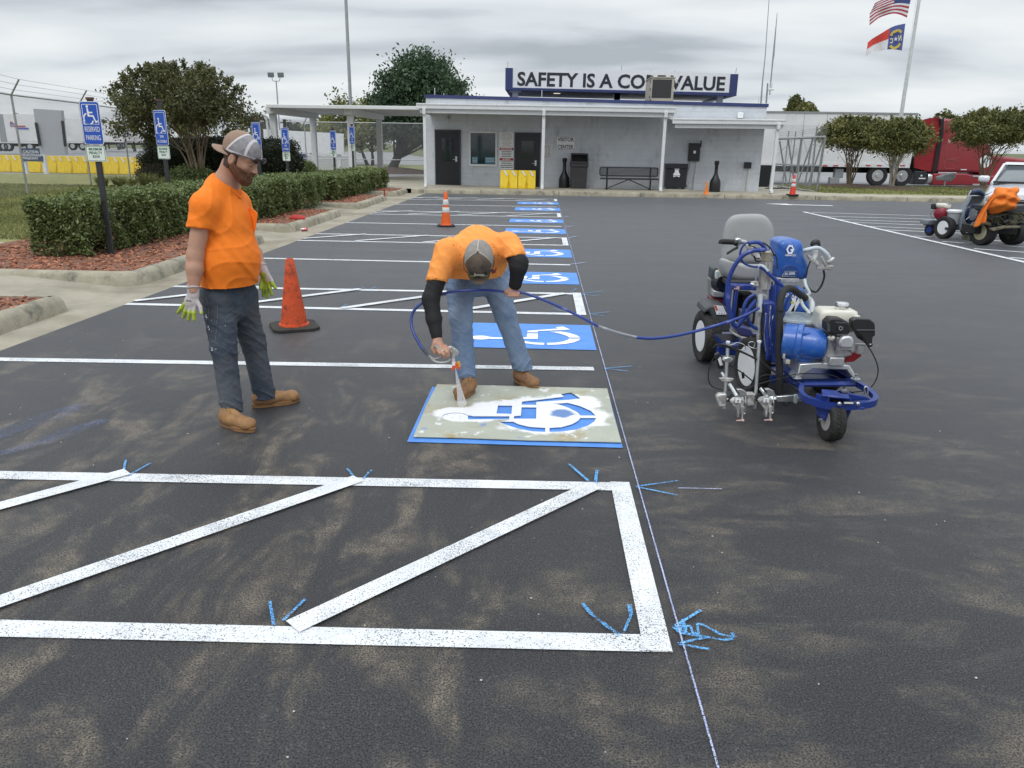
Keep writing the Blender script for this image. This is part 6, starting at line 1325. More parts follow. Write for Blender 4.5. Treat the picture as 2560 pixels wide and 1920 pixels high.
# orange cover
M_OCL = mat('orange_cover', (.80, .20, .02), rough=.75, var=.12, vs=3)
b = MB(); out_ = [E_(x, y, 14.95) for x, y in ((1640, 262), (1760, 245), (1900, 245), (2040, 250), (2062, 330), (2082, 480), (2062, 600), (2030, 668), (1900, 730), (1790, 775), (1640, 802), (1540, 792), (1470, 740), (1432, 690), (1455, 600), (1490, 520), (1540, 400))]
o_ = dens(out_, 4); puff(b, o_, (-.25, -1, .15), .26, .35, rings=9, pw=.8); cv = b.build('cloth', M_OCL, None, smooth=80)
for v in cv.data.vertices:
    x, y, z = v.co; v.co.y += .035*sin(9*(x+z)+5*sin(z*7))+.02*sin(23*x-31*z); v.co.z += .012*sin(17*x+9*z)
cvr = empty('machine_cover', E_(1750, 700, 14.9), 0, 'bright orange cloth cover draped over the seat of the muddy machine', 'cover'); setpar(cv, cvr)
b = MB(); L_ = smooth_path([E_(x, y, 14.9) for x, y in ((1560, 380), (1460, 480), (1340, 640), (1250, 800), (1195, 960), (1160, 1100))], 4); R_ = smooth_path([E_(x, y, 14.85) for x, y in ((1600, 420), (1500, 560), (1440, 700), (1425, 800), (1400, 890), (1385, 980))], 4)
vs = []; nn_ = 10
for i in range(len(L_)):
    for j in range(nn_+1): p = L_[i].lerp(R_[i], j/nn_); p.y -= .04*sin(j/nn_*pi*3+i*.25)*.7; vs.append(p)
b.add(vs, [(i*(nn_+1)+j, i*(nn_+1)+j+1, (i+1)*(nn_+1)+j+1, (i+1)*(nn_+1)+j) for i in range(len(L_)-1) for j in range(nn_)]); t_ = b.build('hanging_flap', M_OCL, None, smooth=80); setpar(t_, cvr); sm = t_.modifiers.new('th', 'SOLIDIFY'); sm.thickness = .006
# ================================================================ MAIN LINE STRIPER
AA = crop(1700, 520, 4.0963); BB = crop(1720, 760, 4.254); MA = crop(1760, 560, 6.9125); M2 = crop(1760, 800, 6.379); MC = crop(1940, 740, 7.9)
def fc(c): return lambda x, y, Y: A(*c(x, y), Y)
a_ = fc(AA); b_ = fc(BB); ma = fc(MA); m2 = fc(M2); mc = fc(MC)
S1 = empty('line_striper', (1.75, 5.2, 0), 0, 'blue ride-on line striping machine with a grey seat, joined by hose to the bending man', 'line striper')
CHROME = mat('zinc_plate', (.55, .57, .58), rough=.28, metal=.9, var=.2, vs=25, dirt=(.25, .25, .24), ds=14, dlo=.55, dhi=.75)
ALU = mat('cast_aluminium', (.50, .50, .51), rough=.42, metal=.7, var=.15, vs=30)
SPL = mat('paint_splashed_steel', (.38, .37, .36), rough=.5, metal=.4, var=.3, vs=20, dirt=(.75, .73, .72), ds=16, dlo=.5, dhi=.62)
CAB = mat('black_cable', (.014, .014, .015), rough=.5)
GREY = mat('grey_plastic', (.065, .07, .073), rough=.6, var=.12)
VINYL = mat('grey_vinyl', (.33, .335, .34), rough=.5, var=.07, vs=3, bump=.15, bs=220, dirt=(.16, .15, .13), ds=3, dlo=.6, dhi=.85)
BLU = mat('striper_blue', (.016, .10, .42), rough=.38, var=.15, vs=6, coat=.3, dirt=(.13, .24, .50), ds=9, dlo=.50, dhi=.75)
NAVY = mat('chassis_blue', (.013, .036, .21), rough=.35, var=.15, vs=9, dirt=(.14, .16, .42), ds=10, dlo=.55, dhi=.8)
HOSE = mat('blue_hose', (.017, .045, .24), rough=.35, var=.2, vs=12, dirt=(.20, .22, .48), ds=12, dlo=.58, dhi=.75)
CREAM = mat('cream_plastic', (.62, .60, .52), rough=.4)
def tb(name, pts, r, m, par=S1, n=8, k=5, sm=True): b = MB(); b.tube(smooth_path(pts, k) if sm and len(pts) > 2 else pts, r, n); return b.build(name, m, par)
def q3(name, f, x0, y0, x1, y1, Y, d, m, bev=.006, par=S1, rz=0):
    p, q = f(x0, y1, Y), f(x1, y0, Y); b = MB(); w, h = q.x-p.x, q.z-p.z; R = Matrix.Rotation(rz, 3, 'Z'); b.box(((p.x+q.x)/2, Y+d/2, max((p.z+q.z)/2, h/2)), (w, d, h), R); return b.build(name, m, par, bevel=bev)
def ps(name, f, pts, Y, ext, m, bev=.004, par=S1): b = MB(); b.slab([f(x, y, Y) for x, y in pts], ext); return b.build(name, m, par, bevel=bev)
AXL = Vector((1, .10, 0)).normalized()
TY = mat('tyre_rubber', (.022, .021, .02), rough=.8, var=.3, vs=25, bump=.6, bs=60, dirt=(.07, .065, .055), ds=8, dlo=.55, dhi=.75)
def tyre(c, ax, R, w, rr, rim, par=S1, name='wheel', blocks=40):
    t = wheel(par, c, ax, R, w, rr, rim, TY, name, n=48, holes=0); ax = Vector(ax).normalized(); u = Vector((0, 0, 1)); v = ax.cross(u).normalized(); b = MB(); c = Vector(c)
    for k in range(blocks):
        a = 2*pi*k/blocks; d = u*cos(a)+v*sin(a); tt = -u*sin(a)+v*cos(a)
        for j, o in enumerate((-.32, -.11, .11, .32)):
            a2 = (pi/blocks)*(j % 2); d2 = u*cos(a+a2)+v*sin(a+a2); t2 = ax.cross(d2); R3 = Matrix((ax, t2, d2)).transposed()
            b.box(c+ax*(o*w)+d2*(R-.001-.004*(abs(o) > .2)), (w*.17, 2*pi*R/blocks*.62, .009), R3)
    b.build('tread', TY, t, smooth=0); return t
# rear cart wheels
tyre((1.395, 6.27, .212), AXL, .212, .135, .60, M_SIGNW); tyre((2.12, 6.35, .212), AXL, .212, .135, .60, M_SIGNW)
w_ = b_(585, 740, 5.42); tyre((w_.x+.055, 5.40, .205), (1, .16, 0), .205, .115, .70, M_SIGNW); tyre((2.10, 5.50, .205), (1, .16, 0), .205, .115, .70, M_SIGNW)
cw = (1.800, 4.49, .128)
t = tyre(cw, (1, .06, 0), .126, .092, .52, mat('worn_rim', (.40, .38, .38), rough=.6, var=.2, vs=20, dirt=(.15, .14, .13), ds=20), blocks=30)
# caster fork
axc = Vector((1, .06, 0)).normalized(); c_ = Vector(cw)
for s_ in (-1, 1):
    o = c_+axc*(s_*.062); b = MB(); b.slab([o+Vector((-.012, .02, .02)), o+Vector((.02, -.02, .0)), o+Vector((.03, -.035, .07)), o+Vector((.015, -.04, .155)), o+Vector((-.03, .045, .155)), o+Vector((-.03, .04, .08))], axc*(s_*.008)); b.build('caster_fork', NAVY, S1, bevel=.003)
b = MB(); b.cyl(c_-axc*.075, c_+axc*.075, .01); b.build('caster_axle', CHROME, S1)
b = MB(); b.box((c_.x, c_.y, .292), (.15, .13, .012), Matrix.Rotation(-.3, 3, 'Z')); b.build('fork_crown', NAVY, S1, bevel=.004)
p = b_(1660, 925, 4.52); b = MB(); b.cyl((p.x, 4.52, .298), (p.x, 4.52, p.z-.01), .035, .030, 20); b.build('caster_pivot', NAVY, S1); b = MB(); b.cyl((p.x, 4.52, p.z-.009), (p.x, 4.52, p.z+.008), .018, n=12); b.build('pivot_bolt', CHROME, S1)
# front frame: tub rail
fr = [(1205, 870), (1190, 950), (1250, 1010), (1360, 1050), (1470, 1080), (1600, 1092), (1800, 1085), (1960, 1060), (2000, 1020), (1985, 985), (1900, 905), (1800, 850)]
def fw(x, y): # rail lies in a sloping plane, depth from height
    return b_(x, y, 4.42+(1095-y)/245*.42)
P = [fw(*q) for q in fr]; b = MB(); P2 = smooth_path(P, 4); vs = []
for i, p in enumerate(P2):
    t_ = (P2[min(i+1, len(P2)-1)]-P2[max(i-1, 0)]).normalized(); n_ = Vector((-t_.y, t_.x, 0)).normalized()
    for dn, dz in ((-.010, -.020), (.010, -.020), (.010, .017), (.020, .021), (-.010, .021)): vs.append(p+n_*dn+Vector((0, 0, dz)))
b.add(vs, [(i*5+j, i*5+(j+1) % 5, (i+1)*5+(j+1) % 5, (i+1)*5+j) for i in range(len(P2)-1) for j in range(5)]+[(0, 1, 2, 3, 4), tuple(len(vs)-1-k for k in range(5))]); b.build('front_frame', NAVY, S1)
tb('frame_rail', [fw(1800, 850), fw(1230, 855)], .018, NAVY); tb('frame_rail', [b_(1205, 870, 4.84), b_(1110, 820, 5.0), b_(1040, 730, 5.3)], .022, NAVY)
ps('front_plate', b_, [(1385, 1015), (1470, 990), (1590, 975), (1725, 955), (1900, 985), (1960, 1020), (1700, 1040), (1500, 1040)], 4.50, (0, .02, .0), NAVY)
q3('name_plate', b_, 1648, 1038, 1772, 1068, 4.395, .004, M_BLK, .001); q3('name_plate_border', b_, 1660, 1046, 1760, 1060, 4.392, .002, M_REFL, 0)
for x in (1610, 1808): b = MB(); p = b_(x, 1063, 4.40); b.ball(p, (.013, .008, .013), 10); b.build('frame_bolt', CHROME, S1)
q3('frame_lip', b_, 1520, 1100, 1880, 1118, 4.43, .05, NAVY, .003)
tb('hitch_ring', [b_(1885, 960, 4.55), b_(1875, 900, 4.55), b_(1895, 880, 4.55), b_(1912, 905, 4.55), b_(1910, 960, 4.55)], .005, CHROME)
# gun bar (square tube) and guns
tb('gun_bar', [b_(310, 1010, 4.90), b_(640, 1010, 4.88), b_(960, 1005, 4.86), b_(1240, 995, 4.84)], .018, CHROME, sm=False, n=4)
ps('bar_clamp', b_, [(940, 985), (1180, 965), (1300, 985), (1310, 1035), (1150, 1045), (945, 1042)], 4.83, (0, .03, 0), CHROME)
ps('bar_clamp', b_, [(1130, 965), (1172, 965), (1160, 1065), (1125, 1055)], 4.80, (0, .02, 0), mat('clear_zinc', (.45, .52, .52), rough=.35, metal=.5))
for (x, yt, xb, yb) in ((425, 415, 385, 1110), (757, 410, 708, 1110)):
    tb('gun_post', [b_(x, yt, 4.88), b_(xb, yb, 4.82)], .0115, CHROME, sm=False, n=10)
    b = MB(); p = b_(x, yt, 4.88); b.cyl(p, p+Vector((0, 0, .012)), .0135); b.build('post_cap', M_WMET, S1)
def gun(ox, oy, num):
    f = lambda x, y, Y: b_(x+ox, y+oy, Y)
    g = ps('gun_body', f, [(455, 1045), (490, 1015), (560, 1005), (610, 1030), (600, 1060), (590, 1085), (560, 1120), (545, 1205), (528, 1215), (520, 1130), (490, 1095)], 4.70, (0, .05, 0), SPL, .006)
    q3('gun_block', f, 500, 1008, 565, 1058, 4.685, .03, SPL, .006)
    q3('number_tag', f, 500, 1012, 566, 1052, 4.680, .003, M_SIGNW, .001)
    b = MB(); p = f(533, 1032, 4.678); put_text(b, num, p, (1, 0, 0), (0, 0, 1), .006 if num == '1' else .010, .016, .001); b.build('gun_number', M_INK, S1)
    ps('trigger_plate', f, [(565, 1085), (605, 1095), (600, 1165), (590, 1175), (585, 1240), (570, 1240), (570, 1170), (560, 1150)], 4.69, (0, .02, 0), SPL, .003)
    tb('gun_bracket', [f(612, 985, 4.76), f(614, 1060, 4.70), f(610, 1160, 4.70), f(590, 1168, 4.70)], .004, CHROME, sm=False)
    tb('spray_tip', [f(513, 1240, 4.69), f(598, 1235, 4.69)], .0045, mat('tip_pink', (.62, .42, .40), rough=.5), sm=False); b = MB(); b.ball(f(585, 1238, 4.69), .009, 10); b.build('tip_knob', mat('tip_pink', (.62, .42, .40)), S1)
    ps('clamp_block', f, [(303, 985), (335, 960), (410, 960), (425, 985), (412, 1020), (412, 1090), (330, 1095), (320, 1050), (303, 1020)], 4.80, (0, .05, 0), SPL, .006)
    ps('clamp_top', f, [(520, 910), (560, 905), (615, 930), (645, 1000), (600, 985), (545, 1000), (550, 945)], 4.78, (0, .03, 0), CHROME, .003)
    for c in ((455, 1000),):
        b = MB(); p = f(*c, 4.77)
        for k in range(5): a = 2*pi*k/5+.3; b.box(p+Vector((cos(a)*.016, 0, sin(a)*.016)), (.022, .014, .011), Matrix.Rotation(-a, 3, 'Y'))
        b.ball(p, (.014, .012, .014), 10); b.build('star_knob', M_BLKR, S1)
gun(0, 0, '1'); gun(298, -5, '2')
tb('gun_arm', [b_(435, 850, 4.84), b_(470, 900, 4.82), b_(520, 985, 4.76)], .0125, CHROME, sm=False); tb('gun_arm', [b_(770, 900, 4.84), b_(820, 960, 4.80), b_(850, 1010, 4.76)], .0115, CHROME, sm=False)
tb('gun_arm', [b_(355, 730, 4.95), b_(400, 800, 4.92)], .011, CHROME, sm=False)
ps('post_clamp', b_, [(395, 575), (440, 565), (480, 585), (480, 600), (450, 625), (400, 620), (365, 600)], 4.84, (0, .04, 0), CHROME, .004); ps('wing_nut', b_, [(330, 790), (400, 785), (490, 795), (480, 815), (440, 830), (360, 825)], 4.82, (0, .02, 0), SPL, .004)
ps('actuator', b_, [(285, 545), (330, 515), (360, 560), (385, 690), (330, 695), (305, 600)], 4.9, (0, .035, 0), M_BLK, .006); ps('actuator_label', b_, [(318, 590), (345, 560), (372, 650), (340, 655)], 4.895, (0, .003, 0), M_SIGNW, 0)
tb('spring_clip', [b_(440, 440, 4.9), b_(490, 425, 4.9), b_(525, 410, 4.92), b_(590, 430, 4.92), b_(612, 470, 4.92), b_(580, 492, 4.92), b_(450, 470, 4.9)], .003, CHROME); tb('spring_clip', [b_(740, 475, 4.9), b_(680, 465, 4.9), b_(645, 440, 4.92), b_(650, 410, 4.92), b_(690, 403, 4.92), b_(712, 420, 4.92), b_(700, 460, 4.92)], .003, CHROME)
# cables low front
for pts, r in (([(270, 470), (310, 430), (420, 445), (560, 500), (760, 600), (900, 700), (1010, 775)], .0045), ([(280, 455), (330, 440), (450, 470), (640, 545), (800, 640), (940, 740), (1030, 800)], .0045),
               ([(430, 650), (560, 720), (700, 830), (820, 910)], .0045), ([(300, 540), (240, 640), (215, 760), (240, 860), (330, 905), (480, 915), (600, 905), (760, 850), (900, 810), (1040, 780), (1150, 745), (1350, 740), (1520, 755), (1620, 800), (1668, 860), (1640, 910), (1560, 960), (1400, 970), (1250, 955), (1150, 920), (1080, 860), (1030, 790)], .0038),
               ([(740, 800), (800, 760), (900, 755), (1010, 770)], .0035), ([(1810, 340), (1900, 430), (1980, 560), (2020, 680), (2010, 780), (1960, 870), (1880, 920), (1740, 940)], .0042), ([(1720, 930), (1790, 970), (1840, 1000)], .0042), ([(1000, 1030), (1030, 1080), (1070, 1070), (1080, 1040)], .003)):
    tb('cable', [b_(x, y, 4.86-.0*(x)) for x, y in pts], r, CAB, n=6)
# engine mount plate
ps('mount_plate', b_, [(1170, 745), (1190, 640), (1400, 625), (1720, 655), (1760, 720), (1810, 810), (1760, 800), (1690, 700), (1330, 690), (1270, 720), (1180, 800), (1120, 795)], 4.86, (0, .22, .0), mat('bright_zinc', (.66, .68, .68), rough=.3, metal=.7, var=.1), .006)
for x, y in ((1158, 790), (1780, 800)):
    b = MB(); p = b_(x, y, 4.82); b.lathe([(0, 0), (.030, 0), (.030, .006), (.016, .008), (.016, .016), (.009, .017), (.009, .035), (0, .035)], p, n=16); b.build('mount_bolt', CHROME, S1)
ps('lower_frame', b_, [(1010, 700), (1100, 690), (1180, 800), (1700, 790), (1560, 700), (1700, 720), (1790, 830), (1230, 850), (1130, 840)], 4.98, (0, .25, 0), NAVY)
# engine
eng = empty('engine', (0, 0, 0)); eng.parent = S1; eng.matrix_parent_inverse = wmat(S1).inverted()
def ep(o): o.matrix_parent_inverse = wmat(eng).inverted(); o.parent = eng; return o
def EP(name, fn, *a, **k): return fn(name, *a, par=eng, **k)
b = MB(); f = lambda x, y, Y=4.86: mc(x, y, Y)
o_ = [f(845, 430, 4.9), f(870, 350, 4.9), f(930, 300, 4.9), f(1100, 282, 4.9), f(1400, 282, 4.9), f(1530, 310, 4.9), f(1600, 370, 4.9), (f(1665, 400, 4.9)), f(1665, 520, 4.9), f(1500, 650, 4.9), f(1100, 740, 4.9), f(950, 700, 4.9), f(860, 600, 4.9)]
puff(b, dens(o_, 3), (0, -1, .1), .03, .02, rings=4, pw=.35); tk_ = b.build('tank_front', CREAM, eng, smooth=60)
b = MB(); p, q = f(845, 720, 4.92), f(1665, 300, 4.92); b.b2((p.x, 4.915, p.z), (q.x, 5.10, q.z)); b.build('fuel_tank', CREAM, eng, bevel=.03)
q_top = q.z; b = MB(); p = f(1290, 350, 4.97); b.lathe([(0, -.02), (.040, -.02), (.045, .0), (.045, .018), (.040, .030), (.030, .034), (0, .036)], (p.x, 4.98, q_top+.012), n=28); b.build('filler_cap', mat('chrome_cap', (.7, .7, .7), rough=.15, metal=1), eng)
ps('muffler', mc, [(995, 530), (1080, 430), (1290, 445), (1400, 500), (1475, 560), (1480, 700), (1440, 770), (1130, 770), (990, 690)], 4.80, (0, .10, 0), mat('muffler_black', (.013, .013, .016), rough=.5), .012, par=eng)
b = MB()
for k in range(7): p = mc(1185+k*28, 520+k*2, 4.796); b.box(p, (.0045, .004, .008))
for k in range(5): p = mc(1040, 560+k*32, 4.798); b.box(p, (.020, .004, .004), Matrix.Rotation(.5, 3, 'Y'))
b.build('muffler_slot', mat('slot_grey', (.15, .15, .16)), eng)
b = MB(); p = mc(1268, 632, 4.797); b.lathe([(.008, 0), (.014, 0), (.014, .012), (.008, .012)], p, (0, -1, 0), 16, close=True); b.build('exhaust', CHROME, eng)
ps('air_cleaner', mc, [(1500, 480), (1580, 440), (1850, 455), (1950, 530), (1965, 600), (1965, 790), (1920, 800), (1905, 940), (1780, 945), (1700, 800), (1560, 700), (1500, 600)], 4.82, (0, .15, 0), mat('filter_black', (.02, .022, .024), rough=.35), .018, par=eng)
ps('filter_rib', mc, [(1600, 668), (1962, 668), (1962, 684), (1600, 684)], 4.812, (0, .01, 0), mat('rib_grey', (.10, .11, .12)), .001, par=eng)
b = MB(); p = mc(1742, 470, 4.87); b.cyl(p-Vector((0, 0, .01)), p+Vector((0, 0, .012)), .012); b.build('filter_knob', M_BLK, eng)
ps('valve_cover', mc, [(1290, 830), (1350, 800), (1480, 790), (1535, 860), (1540, 960), (1520, 1040), (1260, 1030), (1250, 920)], 4.78, (0, .05, 0), mat('cover_silver', (.62, .62, .65), rough=.33, metal=.6), .012, par=eng)
ps('head_flange', mc, [(1200, 810), (1290, 800), (1500, 790), (1545, 850), (1548, 1110), (1480, 1110), (1460, 1080), (1300, 1080), (1270, 1110), (1205, 1110)], 4.825, (0, .04, 0), ALU, .006, par=eng)
ps('crankcase', mc, [(920, 900), (960, 780), (1080, 760), (1250, 790), (1480, 1100), (1520, 1180), (1350, 1220), (1350, 1330), (1060, 1340), (930, 1350), (920, 1200)], 4.87, (0, .16, 0), ALU, .012, par=eng)
b = MB()
for k in range(9): p = mc(1130+k*8, 860+k*34, 4.862); b.box(p, (.022, .012, .003))
b.build('cooling_fin', ALU, eng)
for x, y in ((940, 760), (1030, 880), (1000, 1120), (1040, 1210), (930, 1300), (1120, 880), (1150, 1330), (1245, 1085), (1505, 1085)): b = MB(); p = mc(x, y, 4.82 if x > 1200 else 4.862); b.cyl(p, p-Vector((0, .012, 0)), .008, n=6); b.build('bolt', CHROME, eng)
q3('engine_foot', mc, 1040, 1215, 1370, 1395, 4.83, .12, ALU, .01, par=eng)
tb('intake', [mc(1040, 800, 4.83), mc(1080, 850, 4.82), mc(1150, 810, 4.82)], .014, SPL, par=eng); 
b = MB(); p = mc(1660, 1040, 4.86); b.lathe([(0, -.03), (.026, -.03), (.030, -.01), (.030, .025), (0, .025)], p, n=18); b.build('carburettor', ALU, eng); tb('choke_link', [mc(1560, 940, 4.82), mc(1760, 950, 4.82)], .004, CHROME, par=eng, sm=False)
ps('recoil_cover', mc, [(1360, 1280), (1430, 1200), (1560, 1090), (1690, 1130), (1690, 1190), (1620, 1240), (1540, 1300), (1440, 1310), (1370, 1305)], 4.95, (0, .12, 0), mat('recoil_red', (.25, .008, .015), rough=.3), .01, par=eng)
b = MB(); p = mc(1850, 965, 4.82); b.ball(p, (.02, .014, .014), 12); b.build('switch', M_BLK, eng); b = MB(); b.ball(mc(1862, 960, 4.806), .006, 8); b.build('switch_tip', CHROME, eng)
# pump / gearbox blue housing
b = MB(); c0 = mc(150, 880, 4.98); c1 = mc(920, 930, 4.94); ax = (c1-c0)
b.lathe([(0, 0), (.115, 0), (.115, .08*1), (.123, .082), (.123, .115), (.105, .118), (.100, .20), (.095, .235), (.075, .262), (.04, .272), (0, .275)], c0-Vector((.0, 0, 0)), (ax.x, -.1, ax.z), 32); b.build('gearbox', BLU, S1, bevel=.004)
ps('gearbox_rib', mc, [(460, 690), (690, 730), (700, 800), (740, 880), (460, 880)], 4.855, (0, .04, 0), BLU, .01); ps('gearbox_foot', mc, [(200, 1180), (760, 1150), (760, 1300), (600, 1330), (400, 1290), (220, 1250)], 4.9, (0, .12, 0), BLU, .012)
q3('fitting', mc, 195, 1265, 285, 1345, 4.86, .02, M_TAN, .003); q3('fitting', mc, 140, 1150, 190, 1240, 4.87, .02, M_TAN, .003)
# paint bucket
p = mc(500, 800, 5.15); zt_ = mc(500, 560, 5.1).z; xc = mc(480, 480, 5.2).x
b = MB(); b.lathe([(0, 0), (.145, 0), (.155, zt_-.38), (0, zt_-.38)], (xc, 5.22, .38), n=40); b.build('paint_bucket', mat('bucket_white', (.55, .56, .56), rough=.5, dirt=(.7, .7, .7), ds=9), S1)
b = MB(); b.lathe([(0, 0), (.165, 0), (.170, .012), (.165, .025), (.150, .03), (.145, .024), (0, .03)], (xc, 5.22, zt_+.001), n=40); b.build('bucket_lid', mat('lid_grey', (.25, .30, .33), rough=.4, dirt=(.62, .63, .6), ds=8, dlo=.52, dhi=.7), S1)
tb('suction_hose', [mc(600, 30, 5.3), mc(690, 100, 5.3), mc(715, 220, 5.25), mc(690, 350, 5.2)], .019, mat('milky_hose', (.42, .45, .46), rough=.3, var=.2), n=12); tb('drain_tube', [mc(480, 60, 5.22), mc(540, 200, 5.2), mc(620, 290, 5.18), mc(660, 360, 5.15)], .011, mat('pale_tube', (.55, .58, .56), rough=.4)); 
b = MB(); b.cyl(mc(510, -10, 5.24), mc(590, 60, 5.24), .026, .022, 16); b.build('hose_sleeve', M_BLKR, S1)
tb('vent_hose', [b_(975, 960, 4.95), b_(975, 800, 4.95), b_(970, 400, 4.97), b_(975, 100, 5.0), b_(985, -40, 5.03), b_(1030, -150, 5.08), b_(1110, -160, 5.14), (b_(1180, -110, 5.2)), b_(1250, -60, 5.25)], .0235, M_BLKR, n=14)
b = MB(); b.lathe([(.0245, -.004), (.0255, 0), (.0245, .004)], b_(982, 65, 5.0), (0, 0, 1), 18); b.build('hose_tie', CAB, S1)
# blue shroud LineLazer
sh = ps('body_shroud', a_, [(975, 830), (1240, 815), (1290, 850), (1345, 1080), (1060, 1080), (960, 1100)], 5.42, (0, .12, 0), BLU, .02)
b = MB(); Yq = 5.407
def fa(x, y): p = a_(x, y, 5.42); return Vector((p.x, 5.412, p.z))
for poly_ in ([(1135, 915), (1187, 918), (1175, 985), (1160, 1072), (1075, 1072), (1100, 1050), (1150, 960)], [(1212, 915), (1250, 915), (1160, 1072), (1120, 1072)]):
    b.slab([fa(x, y) for x, y in poly_], (0, -.003, 0))
b.build('white_stripe', M_SIGNW, sh); b = MB(); b.slab([fa(x, y) for x, y in ((1133, 952), (1166, 952), (1162, 975), (1130, 975))], (0, -.0045, 0)); b.build('yellow_tag', mat('tag_yellow', (.6, .55, .08)), sh)
b = MB(); put_text(b, 'LINELAZER', a_(1130, 895, 5.408), (1, 0, -.02), (0, 0, 1), .20, .026, .002, .02); b.build('lettering', M_SIGNW, sh)
# cowl (upper)
o_ = [(985, 400), (990, 350), (1030, 322), (1090, 315), (1160, 318), (1215, 330), (1245, 365), (1256, 430), (1270, 500), (1290, 540), (1305, 600), (1300, 690), (1270, 725), (1150, 730), (1010, 722), (985, 640), (965, 560), (968, 470)]
b = MB(); P = [a_(x, y, 5.58) for x, y in o_]; b.slab([p+Vector((0, .0, 0)) for p in dens(P, 3)], (0, .16, .0)); puff(b, dens(P, 3), (0, -1, .05), .055, rings=7, pw=.42); cw_ = b.build('cowl', BLU, S1, smooth=50)
b = MB(); hexo = [(-1.0, 0), (-.42, .92), (.20, .92)]; k_ = .0305
Gp = [[(-.48, 1), (.48, 1), (.62, .55), (.95, .18), (.55, .18), (.28, .62), (-.28, .62), (-.62, 0), (-.28, -.62), (.18, -.62), (.42, -.28), (.05, -.28), (.05, .10), (.98, .10), (.98, 0), (.48, -1), (-.48, -1), (-1.0, 0)]]
me = curve_mesh([[(x*k_*.92, y*k_*1.0) for x, y in Gp[0]]], .0015); c = a_(1130, 425, 5.508); put_mesh(b, me, frame((c.x, c.y, c.z), (1, 0, 0), (0, .12, 1))); b.build('emblem', M_SIGNW, cw_)
b = MB(); c = a_(1130, 484, 5.49); put_text(b, 'GRACO', c, (1, 0, 0), (0, .06, 1), .072, .013, .002, .02); b.build('lettering', M_SIGNW, cw_)
b = MB(); put_text(b, 'ES 2000', a_(1125, 672, 5.505), (1, 0, .08), (0.25, 0, 1), .07, .018, .002, .01); b.build('badge_lettering', M_SIGNW, cw_)
b = MB(); P = [a_(x, y, 5.52) for x, y in ((1045, 700), (1075, 650), (1195, 648), (1172, 700))]; b.tube(P+[P[0]], .003, 6); b.build('badge_border', CHROME, cw_)
b = MB(); b.slab([a_(x, y, 5.522) for x, y in ((1035, 640), (1050, 612), (1080, 590), (1125, 580), (1170, 590), (1200, 612), (1218, 645), (1210, 715), (1040, 712))], (0, .02, 0)); b.build('cowl_painted_recess', mat('painted_recess_blue', (.010, .05, .22), rough=.5), cw_, bevel=.006)  # flat plate; the darkness of a recess is put into its deeper blue
q3('cowl_bracket', a_, 1000, 725, 1225, 762, 5.5, .05, SPL, .004)
# side column: black/steel filter
b = MB(); p0, p1 = a_(862, 825, 5.33), a_(885, 540, 5.33); p2 = a_(888, 462, 5.33); b.cyl(p0, p1, .042, .045, 24); f_ = b.build('fluid_filter', mat('galvanised_column', (.40, .38, .37), rough=.45, metal=.5, var=.3, vs=25, dirt=(.65, .62, .6), ds=14, dlo=.5, dhi=.65, stretch=(4, 4, .6)), S1)
b = MB(); b.cyl(p1+Vector((0, 0, .002)), p1+Vector((0, 0, .012)), .046); b.cyl(p1+Vector((0, 0, .013)), p2, .038); b.cyl(p2+Vector((0, 0, .001)), p2+Vector((0, 0, .01)), .042); b.build('filter_cap', mat('filter_brass', (.42, .38, .30), rough=.4, metal=.5), S1)
q3('column_rail', a_, 775, 590, 800, 800, 5.31, .03, CHROME, .004); ps('valve_block', a_, [(735, 760), (800, 750), (815, 800), (750, 810)], 5.30, (0, .04, 0), SPL, .005); tb('valve_handle', [a_(722, 775, 5.29), a_(760, 785, 5.28)], .008, CHROME, sm=False)
tb('pump_lower', [a_(868, 830, 5.33), a_(865, 940, 5.33), a_(862, 1000, 5.32)], .018, SPL); tb('piston_rod', [a_(865, 1000, 5.32), a_(880, 1180, 5.31), a_(880, 1229, 5.3)], .006, CHROME)
# vertical blue frame posts + tangle of hoses
tb('frame_post', [a_(950, 790, 5.38), a_(935, 1230, 5.36)], .026, NAVY, sm=False, n=12); tb('frame_post', [a_(1000, 730, 5.42), a_(985, 1229, 5.38)], .022, NAVY, sm=False, n=12); tb('frame_post', [b_(760, -30, 5.25), b_(750, 400, 5.22)], .014, SPL, sm=False)
for k, (pts, r, m) in enumerate([
 ([(760, 350), (700, 350), (650, 385), (620, 440), (620, 500), (650, 560), (720, 595), (790, 605)], .0075, HOSE), ([(700, 360), (790, 350), (850, 385), (880, 440)], .013, HOSE),
 ([(870, 430), (800, 430), (720, 445), (640, 490), (560, 590), (510, 700), (490, 800), (490, 950), (510, 1080), (540, 1180), (590, 1210), (650, 1130), (700, 1050), (770, 960)], .0155, HOSE),
 ([(820, 600), (880, 640), (960, 720), (1040, 790), (1080, 830)], .0125, HOSE), ([(770, 880), (700, 930), (660, 1000), (640, 1100), (600, 1200)], .0125, HOSE), ([(780, 940), (720, 1010), (690, 1100), (720, 1190), (790, 1240)], .012, HOSE), ([(1220, 880), (1160, 870), (1110, 920), (1080, 1000), (1060, 1100)], .010, HOSE),
 ([(970, 470), (990, 520), (1000, 620)], .004, CAB), ([(700, 380), (760, 400), (810, 440), (830, 500)], .004, CAB), ([(760, 490), (780, 540), (830, 545)], .006, CAB), ([(760, 350), (860, 360), (930, 420), (965, 490)], .005, CAB)]):
    tb('hose' if m is HOSE else 'cable', [a_(x, y, 5.26-.02*(k % 3)) for x, y in pts], r, m, n=10)
